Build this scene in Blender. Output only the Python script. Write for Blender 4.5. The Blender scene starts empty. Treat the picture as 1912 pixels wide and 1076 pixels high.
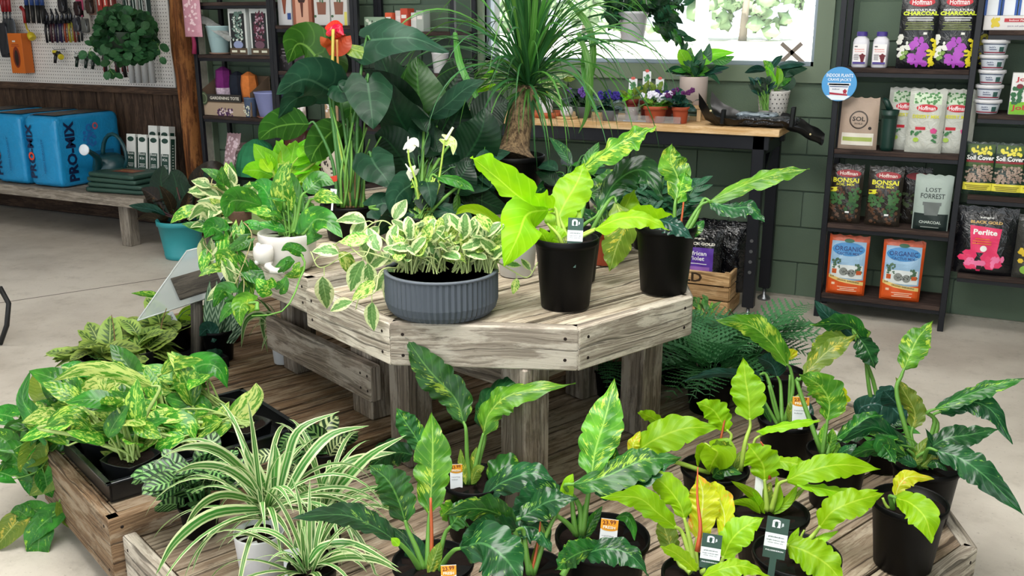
import bpy, math, random
from mathutils import Vector, Matrix
from mathutils import noise as mn
random.seed(11)
R = random.uniform
SC = bpy.context.scene
COL = SC.collection
# ------------------------------------------------------------------ camera
FPX, PITCH, YAW, CH = 1785.0, math.radians(15.6), math.radians(25.6), 1.5
FW = Vector((-math.sin(YAW)*math.cos(PITCH), math.cos(YAW)*math.cos(PITCH), -math.sin(PITCH)))
RT = Vector((math.cos(YAW), math.sin(YAW), 0)); UP = RT.cross(FW)
cd = bpy.data.cameras.new('camera'); cam = bpy.data.objects.new('camera', cd); COL.objects.link(cam)
cd.sensor_width = 36; cd.lens = 36*FPX/1912; cd.clip_start = .05; cd.clip_end = 300
cam.matrix_world = Matrix(((RT.x, UP.x, -FW.x, 0), (RT.y, UP.y, -FW.y, 0), (RT.z, UP.z, -FW.z, CH), (0, 0, 0, 1)))
SC.camera = cam
# ------------------------------------------------------------------ light
SC.view_settings.view_transform = 'Standard'; SC.view_settings.look = 'None'
SC.view_settings.gamma = 1; SC.view_settings.exposure = 0.45; SC.view_settings.use_curve_mapping = False
W = bpy.data.worlds.new('sky'); SC.world = W; W.use_nodes = True
bg = W.node_tree.nodes['Background']; bg.inputs[0].default_value = (.80, .90, 1, 1); bg.inputs[1].default_value = 1.2
sl = bpy.data.lights.new('sun', 'SUN'); sl.energy = 11; sl.angle = .02; sl.color = (1, .97, .9)
so = bpy.data.objects.new('sun', sl); so.rotation_euler = (math.radians(28), math.radians(12), 0); COL.objects.link(so)
def area(x, y, z, sx, sy, e, col=(1, .98, .95), rot=(0, 0, 0)):
    l = bpy.data.lights.new('ceiling_or_fill_light', 'AREA'); l.shape = 'RECTANGLE'; l.size = sx; l.size_y = sy; l.energy = e; l.color = col
    o = bpy.data.objects.new('ceiling_or_fill_light', l); o.location = (x, y, z); o.rotation_euler = rot; COL.objects.link(o)
area(-1.0, 1.4, 2.95, 1.7, 1.5, 92)
area(-2.2, 3.2, 2.95, 1.2, .5, 12)
area(-.3, 3.6, 2.95, 1.2, .4, 16)
area(-4.9, 2.6, 2.95, 1.2, .4, 16)
# added front fill lamp, unseen, placed high behind the camera
area(1.5, -3.2, 2.0, 4, 2.0, 46, (.97, .99, 1), (math.radians(72), 0, math.radians(-5)))
# ------------------------------------------------------------------ pixel -> place helpers (photo taken as 1912x1076)
CAM = Vector((0, 0, CH))
def ray(x, y): return FW + RT*((x-956)/FPX) + UP*((538-y)/FPX)
def P(x, y, c): return CAM + ray(x, y)*c
def onz(x, y, z):
    r = ray(x, y); return CAM + r*((z-CH)/r.z)
def onY(x, y, Y):
    r = ray(x, y); return CAM + r*(Y/r.y)
def cof(p): return (Vector(p)-CAM).dot(FW)
UD = Vector((.4003, .9164, 0)); VD = Vector((-.9164, .4003, 0)); Z = Vector((0, 0, 1)); X = Vector((1, 0, 0)); Y = Vector((0, 1, 0))
def UV(u, v, z=0): return UD*u + VD*v + Z*z
# ------------------------------------------------------------------ mesh builder
class MB:
    def __init__(s): s.v = []; s.f = []; s.uv = []; s.sm = []
    def face(s, idx, uvs=None, smooth=False):
        s.f.append(tuple(idx)); s.uv.append(uvs or [(0, 0)]*len(idx)); s.sm.append(smooth)
    def poly(s, pts, uvs=None):
        b = len(s.v); s.v += [Vector(p) for p in pts]; s.face(range(b, b+len(pts)), uvs)
    def box(s, o, ax, ay, az, bev=0):
        """box from corner o spanned by three vectors, uv runs along the longest"""
        o = Vector(o); A = [Vector(ax), Vector(ay), Vector(az)]
        A.sort(key=lambda k: -k.length)
        L, p, q = A
        if L.cross(p).dot(q) < 0: p, q = q, p
        l, a, b = L.length, p.length, q.length
        bev = min(bev, a*.3, b*.3)
        ea, eb, el = p/a*bev, q/b*bev, L/l*bev
        if bev > 0:
            ring = [ea, p-ea, p+eb, p+q-eb, p+q-ea, q+ea, q-eb, eb]
            per = [bev, a-bev, a, a+b-bev, a+b, 2*a+b-bev, 2*a+b, 2*a+2*b-bev]
            cen = (p+q)*.5
            base = len(s.v); n = 8
            for t, ins in ((0, 1), (el, 0), (L-el, 0), (L, 1)):
                for r in ring:
                    rr = r if not ins else r + (cen-r).normalized()*bev
                    s.v.append(o + rr + (t if t != 0 else Vector((0, 0, 0))))
            us = [0, bev, l-bev, l]; off = R(0, 20)
            for k in range(3):
                for i in range(n):
                    j = (i+1) % n; v0 = per[i]; v1 = per[j] if j else 2*a+2*b
                    s.face((base+k*n+i, base+k*n+j, base+(k+1)*n+j, base+(k+1)*n+i), [(us[k]+off, v0), (us[k]+off, v1), (us[k+1]+off, v1), (us[k+1]+off, v0)])
            eu = [(off+r.dot(p)/a*.2/1, r.dot(q)/b) for r in ring]
            s.face([base+i for i in range(n)][::-1], eu[::-1]); s.face([base+3*n+i for i in range(n)], eu)
        else:
            c = [o, o+p, o+p+q, o+q]; base = len(s.v); s.v += c + [k+L for k in c]; off = R(0, 20); pe = [0, a, a+b, 2*a+b, 2*a+2*b]
            for i in range(4):
                j = (i+1) % 4
                s.face((base+i, base+j, base+4+j, base+4+i), [(off, pe[i]), (off, pe[i+1]), (off+l, pe[i+1]), (off+l, pe[i])])
            e = [(off, 0), (off, a), (off+b, a), (off+b, 0)]
            s.face((base+3, base+2, base+1, base), e[::-1]); s.face((base+4, base+5, base+6, base+7), e)
        return s
    def cbox(s, c, sx, sy, sz, bev=0):
        return s.box(Vector(c)-Vector((sx/2, sy/2, sz/2)), (sx, 0, 0), (0, sy, 0), (0, 0, sz), bev)
    def tube(s, pts, r0, r1=None, n=6, cap=True):
        pts = [Vector(p) for p in pts]; r1 = r0 if r1 is None else r1; base = len(s.v); m = len(pts)
        N = None; ln = 0
        for i, p in enumerate(pts):
            t = (pts[min(i+1, m-1)]-pts[max(i-1, 0)])
            t = t.normalized() if t.length > 1e-9 else Z
            if N is None: N = t.orthogonal().normalized()
            else:
                N = (N - t*N.dot(t)); N = N.normalized() if N.length > 1e-6 else t.orthogonal().normalized()
            B = t.cross(N); r = r0[i] if isinstance(r0, (list, tuple)) else r0+(r1-r0)*i/max(1, m-1)
            for k in range(n):
                a = 2*math.pi*k/n; s.v.append(p + N*(math.cos(a)*r)+B*(math.sin(a)*r))
        for i in range(m-1):
            l = (pts[i+1]-pts[i]).length
            for k in range(n):
                j = (k+1) % n
                s.face((base+i*n+k, base+i*n+j, base+(i+1)*n+j, base+(i+1)*n+k), [(ln, k/n), (ln, (k+1)/n), (ln+l, (k+1)/n), (ln+l, k/n)], True)
            ln += l
        if cap:
            s.face([base+k for k in range(n)][::-1]); s.face([base+(m-1)*n+k for k in range(n)])
        return s
    def lathe(s, c, prof, n=28, ax=Z, sharp=True, flute=0, fl=0, sq=0):
        """prof: list of (radius, height) along ax from c"""
        c = Vector(c); ax = Vector(ax).normalized(); N = ax.orthogonal().normalized() if abs(ax.z) < .99 else X; B = ax.cross(N); base = len(s.v)
        for (r, h) in prof:
            for k in range(n):
                a = 2*math.pi*k/n; rr = r
                if flute and k % 2: rr = r-fl*min(1, r/.05)
                if sq: rr = r/max(abs(math.cos(a+.0)), abs(math.sin(a)))**sq
                s.v.append(c + ax*h + N*(math.cos(a)*rr) + B*(math.sin(a)*rr))
        for i in range(len(prof)-1):
            for k in range(n):
                j = (k+1) % n
                s.face((base+i*n+k, base+i*n+j, base+(i+1)*n+j, base+(i+1)*n+k), [(k/n, i), ((k+1)/n, i), ((k+1)/n, i+1), (k/n, i+1)], not flute)
        s.face([base+k for k in range(n)][::-1]); s.face([base+(len(prof)-1)*n+k for k in range(n)])
        return s
    def ball(s, c, rx, ry, rz, n=10, m=7, M=None):
        c = Vector(c); base = len(s.v); M = M or Matrix.Identity(3)
        for i in range(m+1):
            ph = math.pi*i/m
            for k in range(n):
                a = 2*math.pi*k/n; s.v.append(c + M @ Vector((math.sin(ph)*math.cos(a)*rx, math.sin(ph)*math.sin(a)*ry, -math.cos(ph)*rz)))
        for i in range(m):
            for k in range(n):
                j = (k+1) % n; s.face((base+i*n+k, base+i*n+j, base+(i+1)*n+j, base+(i+1)*n+k), None, True)
        return s
    def prism(s, poly, z0, z1, ud=UD):
        """poly: ccw list of Vector xy(world); uv along ud"""
        vd = Vector((-ud.y, ud.x, 0)); off = R(0, 20); b = len(s.v); n = len(poly)
        for zz in (z0, z1): s.v += [Vector((p.x, p.y, zz)) for p in poly]
        q = [(p.dot(ud)+off, p.dot(vd)) for p in poly]
        s.face([b+n+i for i in range(n)], q); s.face([b+i for i in range(n)][::-1], q[::-1])
        for i in range(n):
            j = (i+1) % n
            s.face((b+i, b+j, b+n+j, b+n+i), [q[i], q[j], (q[j][0], q[j][1]+.05), (q[i][0], q[i][1]+.05)])
        return s
ORG = {}
def thing(name, loc, label, cat, group=None, kind=None):
    o = bpy.data.objects.new(name, None); COL.objects.link(o); o.location = loc; o.empty_display_size = .05
    if label: o['label'] = label
    if cat: o['category'] = cat
    if group: o['group'] = group
    if kind: o['kind'] = kind
    ORG[o.name] = Vector(loc); return o
def obj(name, mb, mat, parent=None, label=None, cat=None, group=None, kind=None, loc=None, mats=None):
    me = bpy.data.meshes.new(name)
    org = ORG.get(parent.name, Vector((0, 0, 0))) if parent else Vector(loc if loc is not None else (0, 0, 0))
    me.from_pydata([tuple(v-org) for v in mb.v], [], mb.f)
    uvl = me.uv_layers.new(name='UVMap'); flat = [c for u in mb.uv for p in u for c in p]; uvl.data.foreach_set('uv', flat)
    me.polygons.foreach_set('use_smooth', mb.sm)
    me.materials.append(mat); me.update()
    o = bpy.data.objects.new(name, me); COL.objects.link(o)
    if parent: o.parent = parent; ORG[o.name] = org
    else: o.location = org; ORG[o.name] = org
    if label: o['label'] = label
    if cat: o['category'] = cat
    if group: o['group'] = group
    if kind: o['kind'] = kind
    return o
# ------------------------------------------------------------------ materials
def lin(c):
    if isinstance(c, str): c = [int(c[i:i+2], 16)/255 for i in (0, 2, 4)]
    return tuple(((k/12.92) if k <= .04045 else ((k+.055)/1.055)**2.4) for k in c)+(1,)
class NT:
    def __init__(s, name):
        s.m = bpy.data.materials.new(name); s.m.use_nodes = True; s.t = s.m.node_tree; s.n = s.t.nodes; s.l = s.t.links
        s.b = s.n['Principled BSDF']; s.out = s.n['Material Output']
    def nd(s, typ, **kw):
        n = s.n.new(typ)
        for k, v in kw.items():
            if k[0] == 'i' and k[1:].isdigit():
                s.put(n.inputs[int(k[1:])], v)
            else: setattr(n, k, v)
        return n
    def put(s, sock, v):
        if hasattr(v, 'is_linked') or isinstance(v, bpy.types.NodeSocket): s.l.new(v, sock)
        else: sock.default_value = v
    def M(s, op, a, b=0.0, c=0.0): return s.nd('ShaderNodeMath', operation=op, i0=a, i1=b, i2=c).outputs[0]
    def step(s, x, lo, hi): return s.nd('ShaderNodeMapRange', interpolation_type='SMOOTHSTEP', i0=x, i1=lo, i2=hi, i3=0.0, i4=1.0).outputs[0]
    def mix(s, f, a, b, typ='MIX'):
        n = s.n.new('ShaderNodeMix'); n.data_type = 'RGBA'; n.blend_type = typ; n.clamp_factor = True
        s.put(n.inputs[0], f); s.put(n.inputs[6], a); s.put(n.inputs[7], b); return n.outputs[2]
    def noise(s, vec, scale, det=3, rough=.55, dist=0):
        n = s.nd('ShaderNodeTexNoise'); 
        if vec is not None: s.put(n.inputs['Vector'], vec)
        n.inputs['Scale'].default_value = scale; n.inputs['Detail'].default_value = det; n.inputs['Roughness'].default_value = rough; n.inputs['Distortion'].default_value = dist
        return n.outputs[0]
    def comb(s, x, y, z=0.0): return s.nd('ShaderNodeCombineXYZ', i0=x, i1=y, i2=z).outputs[0]
    def uv(s):
        u = s.nd('ShaderNodeUVMap'); u.uv_map = 'UVMap'; p = s.nd('ShaderNodeSeparateXYZ'); s.l.new(u.outputs[0], p.inputs[0]); return p.outputs[0], p.outputs[1]
    def rnd(s): return s.nd('ShaderNodeObjectInfo').outputs['Random']
    def bump(s, h, st, d=.01): return s.nd('ShaderNodeBump', i0=st, i1=d, i2=h) if False else s._b(h, st, d)
    def _b(s, h, st, d):
        n = s.n.new('ShaderNodeBump'); n.inputs['Strength'].default_value = st; n.inputs['Distance'].default_value = d; s.l.new(h, n.inputs['Height']); s.l.new(n.outputs[0], s.b.inputs['Normal']); return n
    def hsv(s, col, h=.5, sat=1.0, v=1.0):
        n = s.n.new('ShaderNodeHueSaturation'); s.put(n.inputs[0], h); s.put(n.inputs[1], sat); s.put(n.inputs[2], v); s.put(n.inputs[4], col); return n.outputs[0]
_mc = {}
def flat(c, rough=.6, metal=0, spec=.5, var=.08, sc=12, coat=0):
    key = (str(c), rough, metal, spec, var, sc, coat)
    if key in _mc: return _mc[key]
    t = NT('paint_%s' % (c if isinstance(c, str) else 'mix')); co = t.nd('ShaderNodeTexCoord').outputs['Object']
    nz = t.noise(co, sc, 4); v = t.M('MULTIPLY_ADD', nz, var*2, 1-var)
    t.put(t.b.inputs['Base Color'], t.hsv(lin(c), .5, 1.0, v))
    t.b.inputs['Roughness'].default_value = rough; t.b.inputs['Metallic'].default_value = metal; t.b.inputs['Specular IOR Level'].default_value = spec
    t.b.inputs['Coat Weight'].default_value = coat
    _mc[key] = t.m; return t.m
def wood(name, lo, mid, hi, crack=.6, scale=1.0, stain=.5, rough=.8):
    """grain along uv.x (metres)"""
    t = NT(name); u, v = t.uv(); r = t.rnd(); r9 = t.M('MULTIPLY', r, 37)
    wv = t.noise(t.comb(t.M('MULTIPLY', u, 1.6*scale), t.M('MULTIPLY', v, 7*scale), r9), 1.5, 3)
    vv = t.M('MULTIPLY_ADD', wv, .06, v)
    g1 = t.noise(t.comb(t.M('MULTIPLY', u, 2.2*scale), t.M('MULTIPLY', vv, 170*scale), r9), 1, 5, .75)
    g2 = t.noise(t.comb(t.M('MULTIPLY', u, 1.6*scale), t.M('MULTIPLY', vv, 95*scale), t.M('ADD', r9, 3)), 1, 2, .5)
    big = t.noise(t.comb(t.M('MULTIPLY', u, 5), t.M('MULTIPLY', v, 26), r9), 1, 6, .7)
    c = t.mix(t.step(g1, .40, .60), lin(lo), lin(mid)); c = t.mix(t.M('MULTIPLY', t.step(big, .46, .60), .8), c, lin(hi))
    dk_ = tuple(k*.22 for k in lin(lo)[:3])+(1,)
    ck = t.M('MULTIPLY', t.step(g2, .60, .645), crack); c = t.mix(ck, c, dk_)
    ck1 = t.M('MULTIPLY', t.step(g1, .60, .70), crack*.7); c = t.mix(ck1, c, dk_)
    st = t.noise(t.comb(t.M('MULTIPLY', u, 7), t.M('MULTIPLY', v, 22), t.M('ADD', r9, 5)), 1, 6, .75)
    c = t.mix(t.M('MULTIPLY', t.step(st, .56, .70), stain), c, (.035, .028, .022, 1))
    c = t.hsv(c, .5, 1.0, t.M('MULTIPLY_ADD', r, .35, .82))
    t.put(t.b.inputs['Base Color'], c); t.b.inputs['Roughness'].default_value = rough; t.b.inputs['Specular IOR Level'].default_value = .25
    h = t.M('SUBTRACT', g1, t.M('MULTIPLY', ck, .5)); t.bump(h, .5, .004); return t.m
def leafmat(name, base, alt, mode='plain', vein=None, amt=.5, gloss=.35, trans=.3, dark=None, vn=9, vk=.35):
    t = NT(name); u, v = t.uv(); r = t.rnd(); r9 = t.M('MULTIPLY', r, 53)
    s = t.M('MULTIPLY', t.M('ABSOLUTE', t.M('SUBTRACT', v, .5)), 2)
    a = t.M('SUBTRACT', u, t.M('MULTIPLY', s, vk*.5))
    big = t.noise(t.comb(t.M('MULTIPLY', u, 3), t.M('MULTIPLY', v, 2), r9), 1, 3)
    c = t.mix(t.step(big, .35, .7), lin(base), lin(dark or base))
    if mode == 'streak':
        n = t.noise(t.comb(t.M('MULTIPLY', a, 42), t.M('MULTIPLY', v, 6), r9), 1, 4, .6)
        n2 = t.noise(t.comb(t.M('MULTIPLY', u, 3.5), t.M('MULTIPLY', v, 2.2), t.M('ADD', r9, 9)), 1, 2)
        k = t.step(t.M('ADD', n, t.M('MULTIPLY', n2, .9)), 1.17-amt*.35, 1.25-amt*.35); c = t.mix(k, c, lin(alt))
    elif mode == 'marble':
        n = t.noise(t.comb(t.M('MULTIPLY', a, 7), t.M('MULTIPLY', v, 6), r9), 1, 5, .65, .6)
        k = t.step(n, .62-amt*.25, .66-amt*.25+.02); c = t.mix(k, c, lin(alt))
    elif mode == 'margin':
        n = t.noise(t.comb(t.M('MULTIPLY', a, 5), t.M('MULTIPLY', v, 5), r9), 1, 3, .6, .4)
        k = t.step(t.M('ADD', s, t.M('MULTIPLY', n, 1.5)), 1.45-amt, 1.52-amt); c = t.mix(k, c, lin(alt))
    elif mode == 'stripe':
        k = t.step(s, .52, .66); c = t.mix(k, c, lin(alt))
        k = t.M('SUBTRACT', 1.0, t.step(s, .06, .18)); c = t.mix(t.M('MULTIPLY', k, .35), c, lin(alt))
    elif mode == 'fish':
        w = t.M('SINE', t.M('MULTIPLY', a, 44)); k = t.M('MULTIPLY', t.step(w, -.1, .5), t.M('MULTIPLY_ADD', t.step(s, .75, .95), -.8, 1.0)); c = t.mix(k, c, lin(alt))
    elif mode == 'blotch':
        w = t.M('SINE', t.M('MULTIPLY', a, 50)); k = t.step(t.M('ADD', t.M('MULTIPLY', w, .25), s), .25, .55); c = t.mix(t.M('SUBTRACT', 1.0, k), c, lin(alt))
    if vein:
        k = t.M('SUBTRACT', 1.0, t.step(s, .02, .07)); c = t.mix(t.M('MULTIPLY', k, .85), c, lin(vein))
        f = t.M('ABSOLUTE', t.M('SUBTRACT', t.M('FRACT', t.M('MULTIPLY', a, vn)), .5)); k = t.M('SUBTRACT', 1.0, t.step(f, .02, .09)); c = t.mix(t.M('MULTIPLY', k, .25), c, lin(vein))
    f = t.M('ABSOLUTE', t.M('SUBTRACT', t.M('FRACT', t.M('MULTIPLY', a, vn)), .5))
    c = t.hsv(c, t.M('MULTIPLY_ADD', r, .02, .49), 1.0, t.M('MULTIPLY_ADD', r, .4, .8))
    t.put(t.b.inputs['Base Color'], c); t.b.inputs['Roughness'].default_value = gloss; t.b.inputs['Specular IOR Level'].default_value = .34 if trans > .1 else .2
    t.bump(f, .22, .005)
    tr = t.n.new('ShaderNodeBsdfTranslucent'); t.put(tr.inputs[0], t.hsv(c, .49, 1.0, 1.35))
    mx = t.n.new('ShaderNodeMixShader'); mx.inputs[0].default_value = trans
    t.l.new(t.b.outputs[0], mx.inputs[1]); t.l.new(tr.outputs[0], mx.inputs[2]); t.l.new(mx.outputs[0], t.out.inputs[0])
    return t.m
def glassmat(name, col=(.95, .98, 1), k=.12, rough=.05):
    t = NT(name); tr = t.n.new('ShaderNodeBsdfTransparent'); tr.inputs[0].default_value = (*col, 1); t.b.inputs['Base Color'].default_value = (*col, 1)
    t.b.inputs['Roughness'].default_value = rough; mx = t.n.new('ShaderNodeMixShader'); mx.inputs[0].default_value = k
    t.l.new(tr.outputs[0], mx.inputs[1]); t.l.new(t.b.outputs[0], mx.inputs[2]); t.l.new(mx.outputs[0], t.out.inputs[0]); return t.m
M_TOP = wood('weathered_pale_wood', '8a7c6a', 'b8ab96', 'd2c7b2', .8, 1, .6)
M_FAS = wood('weathered_grey_wood', '7e7468', 'aea495', 'cdc5b6', .7, 1, .6)
M_LEG = wood('aged_grey_brown_wood', '5e544a', '85796c', 'a1978b', .45, 1, .4)
M_DECK = wood('worn_deck_wood', '7a6856', '9c8b77', 'b6a894', .8, 1, .65)
M_DECKF = wood('old_brown_deck_wood', '5f4a36', '856c52', '9c8c76', .8, 1, .6)
M_BENCH = wood('bench_wood', '6f675d', '8f867a', 'a39a8e', .5, 1, .4)
M_WAIN = wood('dark_brown_wood', '33271f', '4a392e', '5c483a', .5, 1, .5)
M_POST = wood('orange_bark_wood', '4c2c18', '86532e', 'a8703f', .5, .7, .4)
M_CRATE = wood('crate_pine', '98774f', 'c09c70', 'd6b68a', .4, 1, .2)
M_PINE = wood('light_pine', 'c39a66', 'd9b585', 'e6c79c', .15, .5, 0.0)
M_SHELF = wood('dark_shelf_wood', '2c2321', '3d302b', '4a3b35', .4, 1, .1)
M_BLK = flat('16181f', .45, .3); M_STEEL = flat('9a9ea3', .3, .9)
M_POT = flat('040405', .45, 0, .16, .1, 30); M_SOIL = flat('1a1310', .95, 0, .1, .6, 90)
M_TERRA = flat('a84a2c', .7); M_WHITE = flat('cfcfd3', .45); M_DARK = flat('08090a', .6); M_HOLE = flat('050505', .9)
M_NAIL = flat('1e120c', .8, .3)
LIME = leafmat('lime_leaf', '8fc20e', 'bfe22a', 'plain', 'b4d83c', .5, .40, .40, '7fb80c')
LIMEY = leafmat('yellow_leaf', 'c2cc1e', 'e8a030', 'streak', 'dfe88a', .35, .35, .4)
RING = leafmat('ring_variegated_leaf', '1d4f1e', '92b83a', 'streak', '5f9844', .26, .3, .22, '2f6c26')
RING2 = leafmat('ring_bright_leaf', '3a761c', 'adc646', 'streak', '96c054', .38, .33, .3, '67a52a')
RING3 = leafmat('ring_dark_leaf', '163c20', '7fae4a', 'streak', '4a8048', .12, .24, .15, '20552a')
OLIVE = leafmat('olive_leaf', '6f8a2c', 'c9c04a', 'streak', 'a8b860', .25, .35, .35, '5d7f26')
MARB = leafmat('marble_pothos_leaf', '357a20', 'b5d25a', 'marble', '8cc05a', .42, .3, .28, '4f9a28')
MARB2 = leafmat('pale_marble_leaf', '5c9a2c', 'cddc7c', 'marble', 'bcd480', .62, .34, .3)
POTH = leafmat('green_pothos_leaf', '27631f', '90c23a', 'marble', '66984c', .06, .28, .25, '3c8a2a')
NJOY = leafmat('cream_edged_leaf', '527c3e', 'c9d29c', 'margin', '8aac68', .16, .42, .25, '6b9250')
BRITE = leafmat('neon_pothos_leaf', '74c81e', 'a8e03a', 'plain', 'a5e05a', .5, .3, .45, '86d622')
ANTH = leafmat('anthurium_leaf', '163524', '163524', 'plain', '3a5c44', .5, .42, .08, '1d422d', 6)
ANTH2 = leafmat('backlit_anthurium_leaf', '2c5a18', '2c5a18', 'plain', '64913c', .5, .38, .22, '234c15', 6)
DARKL = leafmat('dark_broad_leaf', '0d2415', '0d2415', 'plain', '1c4024', .5, .34, .08, '13301a', 14)
MIDL = leafmat('mid_green_broad_leaf', '215413', '215413', 'plain', '3c742a', .5, .35, .3, '17430e', 16)
BRONZE = leafmat('bronze_leaf', '241f16', '5a4424', 'streak', '4a3b2a', .2, .3, .1)
PALM = leafmat('palm_leaf', '24542a', '24542a', 'plain', '5c8a4c', .5, .35, .15, '35703a')
PALM2 = leafmat('palm_light_leaf', '4a8434', '4a8434', 'plain', '8ab46c', .5, .35, .25)
SPID = leafmat('spider_leaf', '37702a', 'c6d2a0', 'stripe', None, .5, .36, .22, '4b8636')
CALA = leafmat('peacock_leaf', '12301a', '6f9c5a', 'fish', '7faa66', .5, .3, .12)
CALA2 = leafmat('pale_peacock_leaf', '1c3a1e', 'b5c48a', 'fish', 'b5c48a', .5, .3, .2)
MARA = leafmat('prayer_leaf', '7f9a45', '3c5a24', 'blotch', 'a8b86a', .5, .45, .25, '93a850')
FERN = leafmat('fern_leaf', '2f6a3c', '2f6a3c', 'plain', None, .5, .5, .2, '4a824c')
ZZ = leafmat('zz_leaf', '1f4a30', '1f4a30', 'plain', '3f6c4c', .5, .25, .1, '2b5a3c')
IVY = leafmat('ivy_leaf', '14301c', '14301c', 'plain', '2f5234', .5, .4, .1, '1c4022')
GERAN = leafmat('bushy_leaf', '1f4a26', '1f4a26', 'plain', '36633a', .5, .6, .15, '2b5a30')
SANS = leafmat('sword_leaf', '3c5c42', '8fa88a', 'fish', None, .5, .35, .1)
BLUEL = leafmat('shiny_dark_leaf', '1d3f33', '1d3f33', 'plain', '49706a', .5, .1, .1, '2a5246')
SPATHE = leafmat('white_spathe', 'eef0dc', 'cfe08a', 'plain', None, .5, .5, .35); SPATHEG = leafmat('green_white_spathe', 'dfe8a8', 'a8cc4a', 'marble', None, .4, .5, .35)
REDSP = leafmat('red_spathe', 'c8121e', 'c8121e', 'plain', 'e04a4a', .5, .2, .2); RUST = leafmat('rust_spathe', '9a3b1e', '7a5a28', 'plain', None, .5, .4, .25)
STEMG = flat('5f8f3a', .5, 0, .4, .2, 20); STEMD = flat('3a6a30', .5, 0, .4, .2, 20); STEML = flat('9cb84a', .5, 0, .4, .2, 20); STEMB = flat('6f5a3a', .7, 0, .3, .3, 20); STEMR = flat('b0562f', .5, 0, .4, .2, 20)
# ================================================================== SETTING
t = NT('concrete_floor'); co = t.nd('ShaderNodeTexCoord').outputs['Object']
n1 = t.noise(co, .9, 6, .6); n2 = t.noise(co, 7, 6, .7); n3 = t.noise(co, 60, 3, .6)
c = t.mix(t.step(n1, .35, .65), lin('aea69b'), lin('cfc8bd')); c = t.mix(t.M('MULTIPLY', t.step(n2, .5, .72), .3), c, lin('857c70')); c = t.mix(t.M('MULTIPLY', t.step(n3, .62, .7), .3), c, lin('6b6359'))
t.put(t.b.inputs['Base Color'], c); t.put(t.b.inputs['Roughness'], t.M('MULTIPLY_ADD', n2, .3, .4)); t.b.inputs['Specular IOR Level'].default_value = .35; t.bump(n3, .15, .004); M_FLOOR = t.m
def blockmat(name, c1, c2):
    t = NT(name); co = t.nd('ShaderNodeTexCoord').outputs['Object']; n1 = t.noise(co, 5, 4); n2 = t.noise(co, 120, 3, .7); r = t.rnd()
    t.put(t.b.inputs['Base Color'], t.hsv(t.mix(n1, lin(c1), lin(c2)), .5, 1.0, t.M('MULTIPLY_ADD', r, .12, .93))); t.b.inputs['Roughness'].default_value = .62; t.b.inputs['Specular IOR Level'].default_value = .3
    t.bump(n2, .5, .003); return t.m
M_BLOCK = blockmat('green_block_paint', '56685a', '62745f'); M_TRIM = flat('71806b', .5, 0, .4, .05, 5)
fl = MB(); fl.box((-9, -5, -.05), (13, 0, 0), (0, 10.6, 0), (0, 0, .05)); obj('floor', fl, M_FLOOR, kind='structure')
# thin dark line across the floor at left
ck = MB()
for (a, b) in (((0, 566), (440, 500)), ((0, 770), (0, 771))):
    if a[0] == b[0]: continue
    p, q = onz(*a, 0), onz(*b, 0); d = (q-p).normalized(); s_ = Vector((-d.y, d.x, 0))*.004
    ck.box(p-d*3-s_, d*8, s_*2, (0, 0, .0012))
obj('floor_line', ck, flat('6d665c', .9), kind='structure')
WY = 5.36
wb = MB()
for x0, x1, z0, z1 in ((-5.3, -2.75, -.02, 3), (-2.75, -.8, -.02, 1.27), (-.8, 2.6, -.02, 3), (-2.75, -.8, 2.3, 3)):
    wb.box((x0, WY+.012, z0), (x1-x0, 0, 0), (0, .19, 0), (0, 0, z1-z0))
wall = obj('wall_back', wb, flat('4f6053', .8), kind='structure')
base_me = None; k = 0
for row in range(12):
    z0 = row*.2+.003
    xx = -5.2 - (.2 if row % 2 else 0)
    while xx < 2.3:
        x0, x1 = max(xx, -5.2)+.003, xx+.397
        pieces = [(x0, x1)]
        if 1.2 < z0+.1 < 2.3: pieces = [(a, b) for a, b in ((x0, min(x1, -2.84)), (max(x0, -.71), x1)) if b-a > .05]
        for a, b in pieces:
            o = None
            if abs(b-a-.394) < 1e-4:
                if base_me is None:
                    m = MB(); m.box((0, 0, 0), (.394, 0, 0), (0, .014, 0), (0, 0, .194), .004); o = obj('concrete_block', m, M_BLOCK, loc=(0, 0, 0)); base_me = o.data
                else: o = bpy.data.objects.new('concrete_block', base_me); COL.objects.link(o)
                o.location = (a, WY, z0)
            else:
                m = MB(); m.box((0, 0, 0), (b-a, 0, 0), (0, .014, 0), (0, 0, .194), .004); o = obj('concrete_block', m, M_BLOCK, loc=(a, WY, z0))
            o.parent = wall
        xx += .4
bs = MB(); bs.box((-5.1, WY-.012, 0), (7.5, 0, 0), (0, .012, 0), (0, 0, .012)); obj('baseboard_back', bs, flat('8d8a80', .8, 0, .3, .4, 30), kind='structure')
# window: opening x -2.75..-.8, z 1.27..2.3
wf = MB(); T = .085
def quadprism(m, pts, y0, y1):
    b = len(m.v); m.v += [Vector((x, y0, z)) for x, z in pts]+[Vector((x, y1, z)) for x, z in pts]
    m.face((b, b+1, b+2, b+3)); m.face((b+7, b+6, b+5, b+4))
    for i in range(4): j = (i+1) % 4; m.face((b+j, b+i, b+4+i, b+4+j))
x0, x1, z0, z1 = -2.75, -.8, 1.27, 2.3
win = thing('window_1', (-1.78, WY, 1.3), None, None, kind='structure')
for pts in ([(x0-T, z0-T), (x1+T, z0-T), (x1, z0), (x0, z0)], [(x1+T, z0-T), (x1+T, z1+T), (x1, z1), (x1, z0)], [(x0-T, z1+T), (x0-T, z0-T), (x0, z0), (x0, z1)], [(x1+T, z1+T), (x0-T, z1+T), (x0, z1), (x1, z1)]):
    m = MB(); quadprism(m, pts, WY-.025, WY+.02); obj('window_casing', m, M_TRIM, win)
m = MB()
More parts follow.
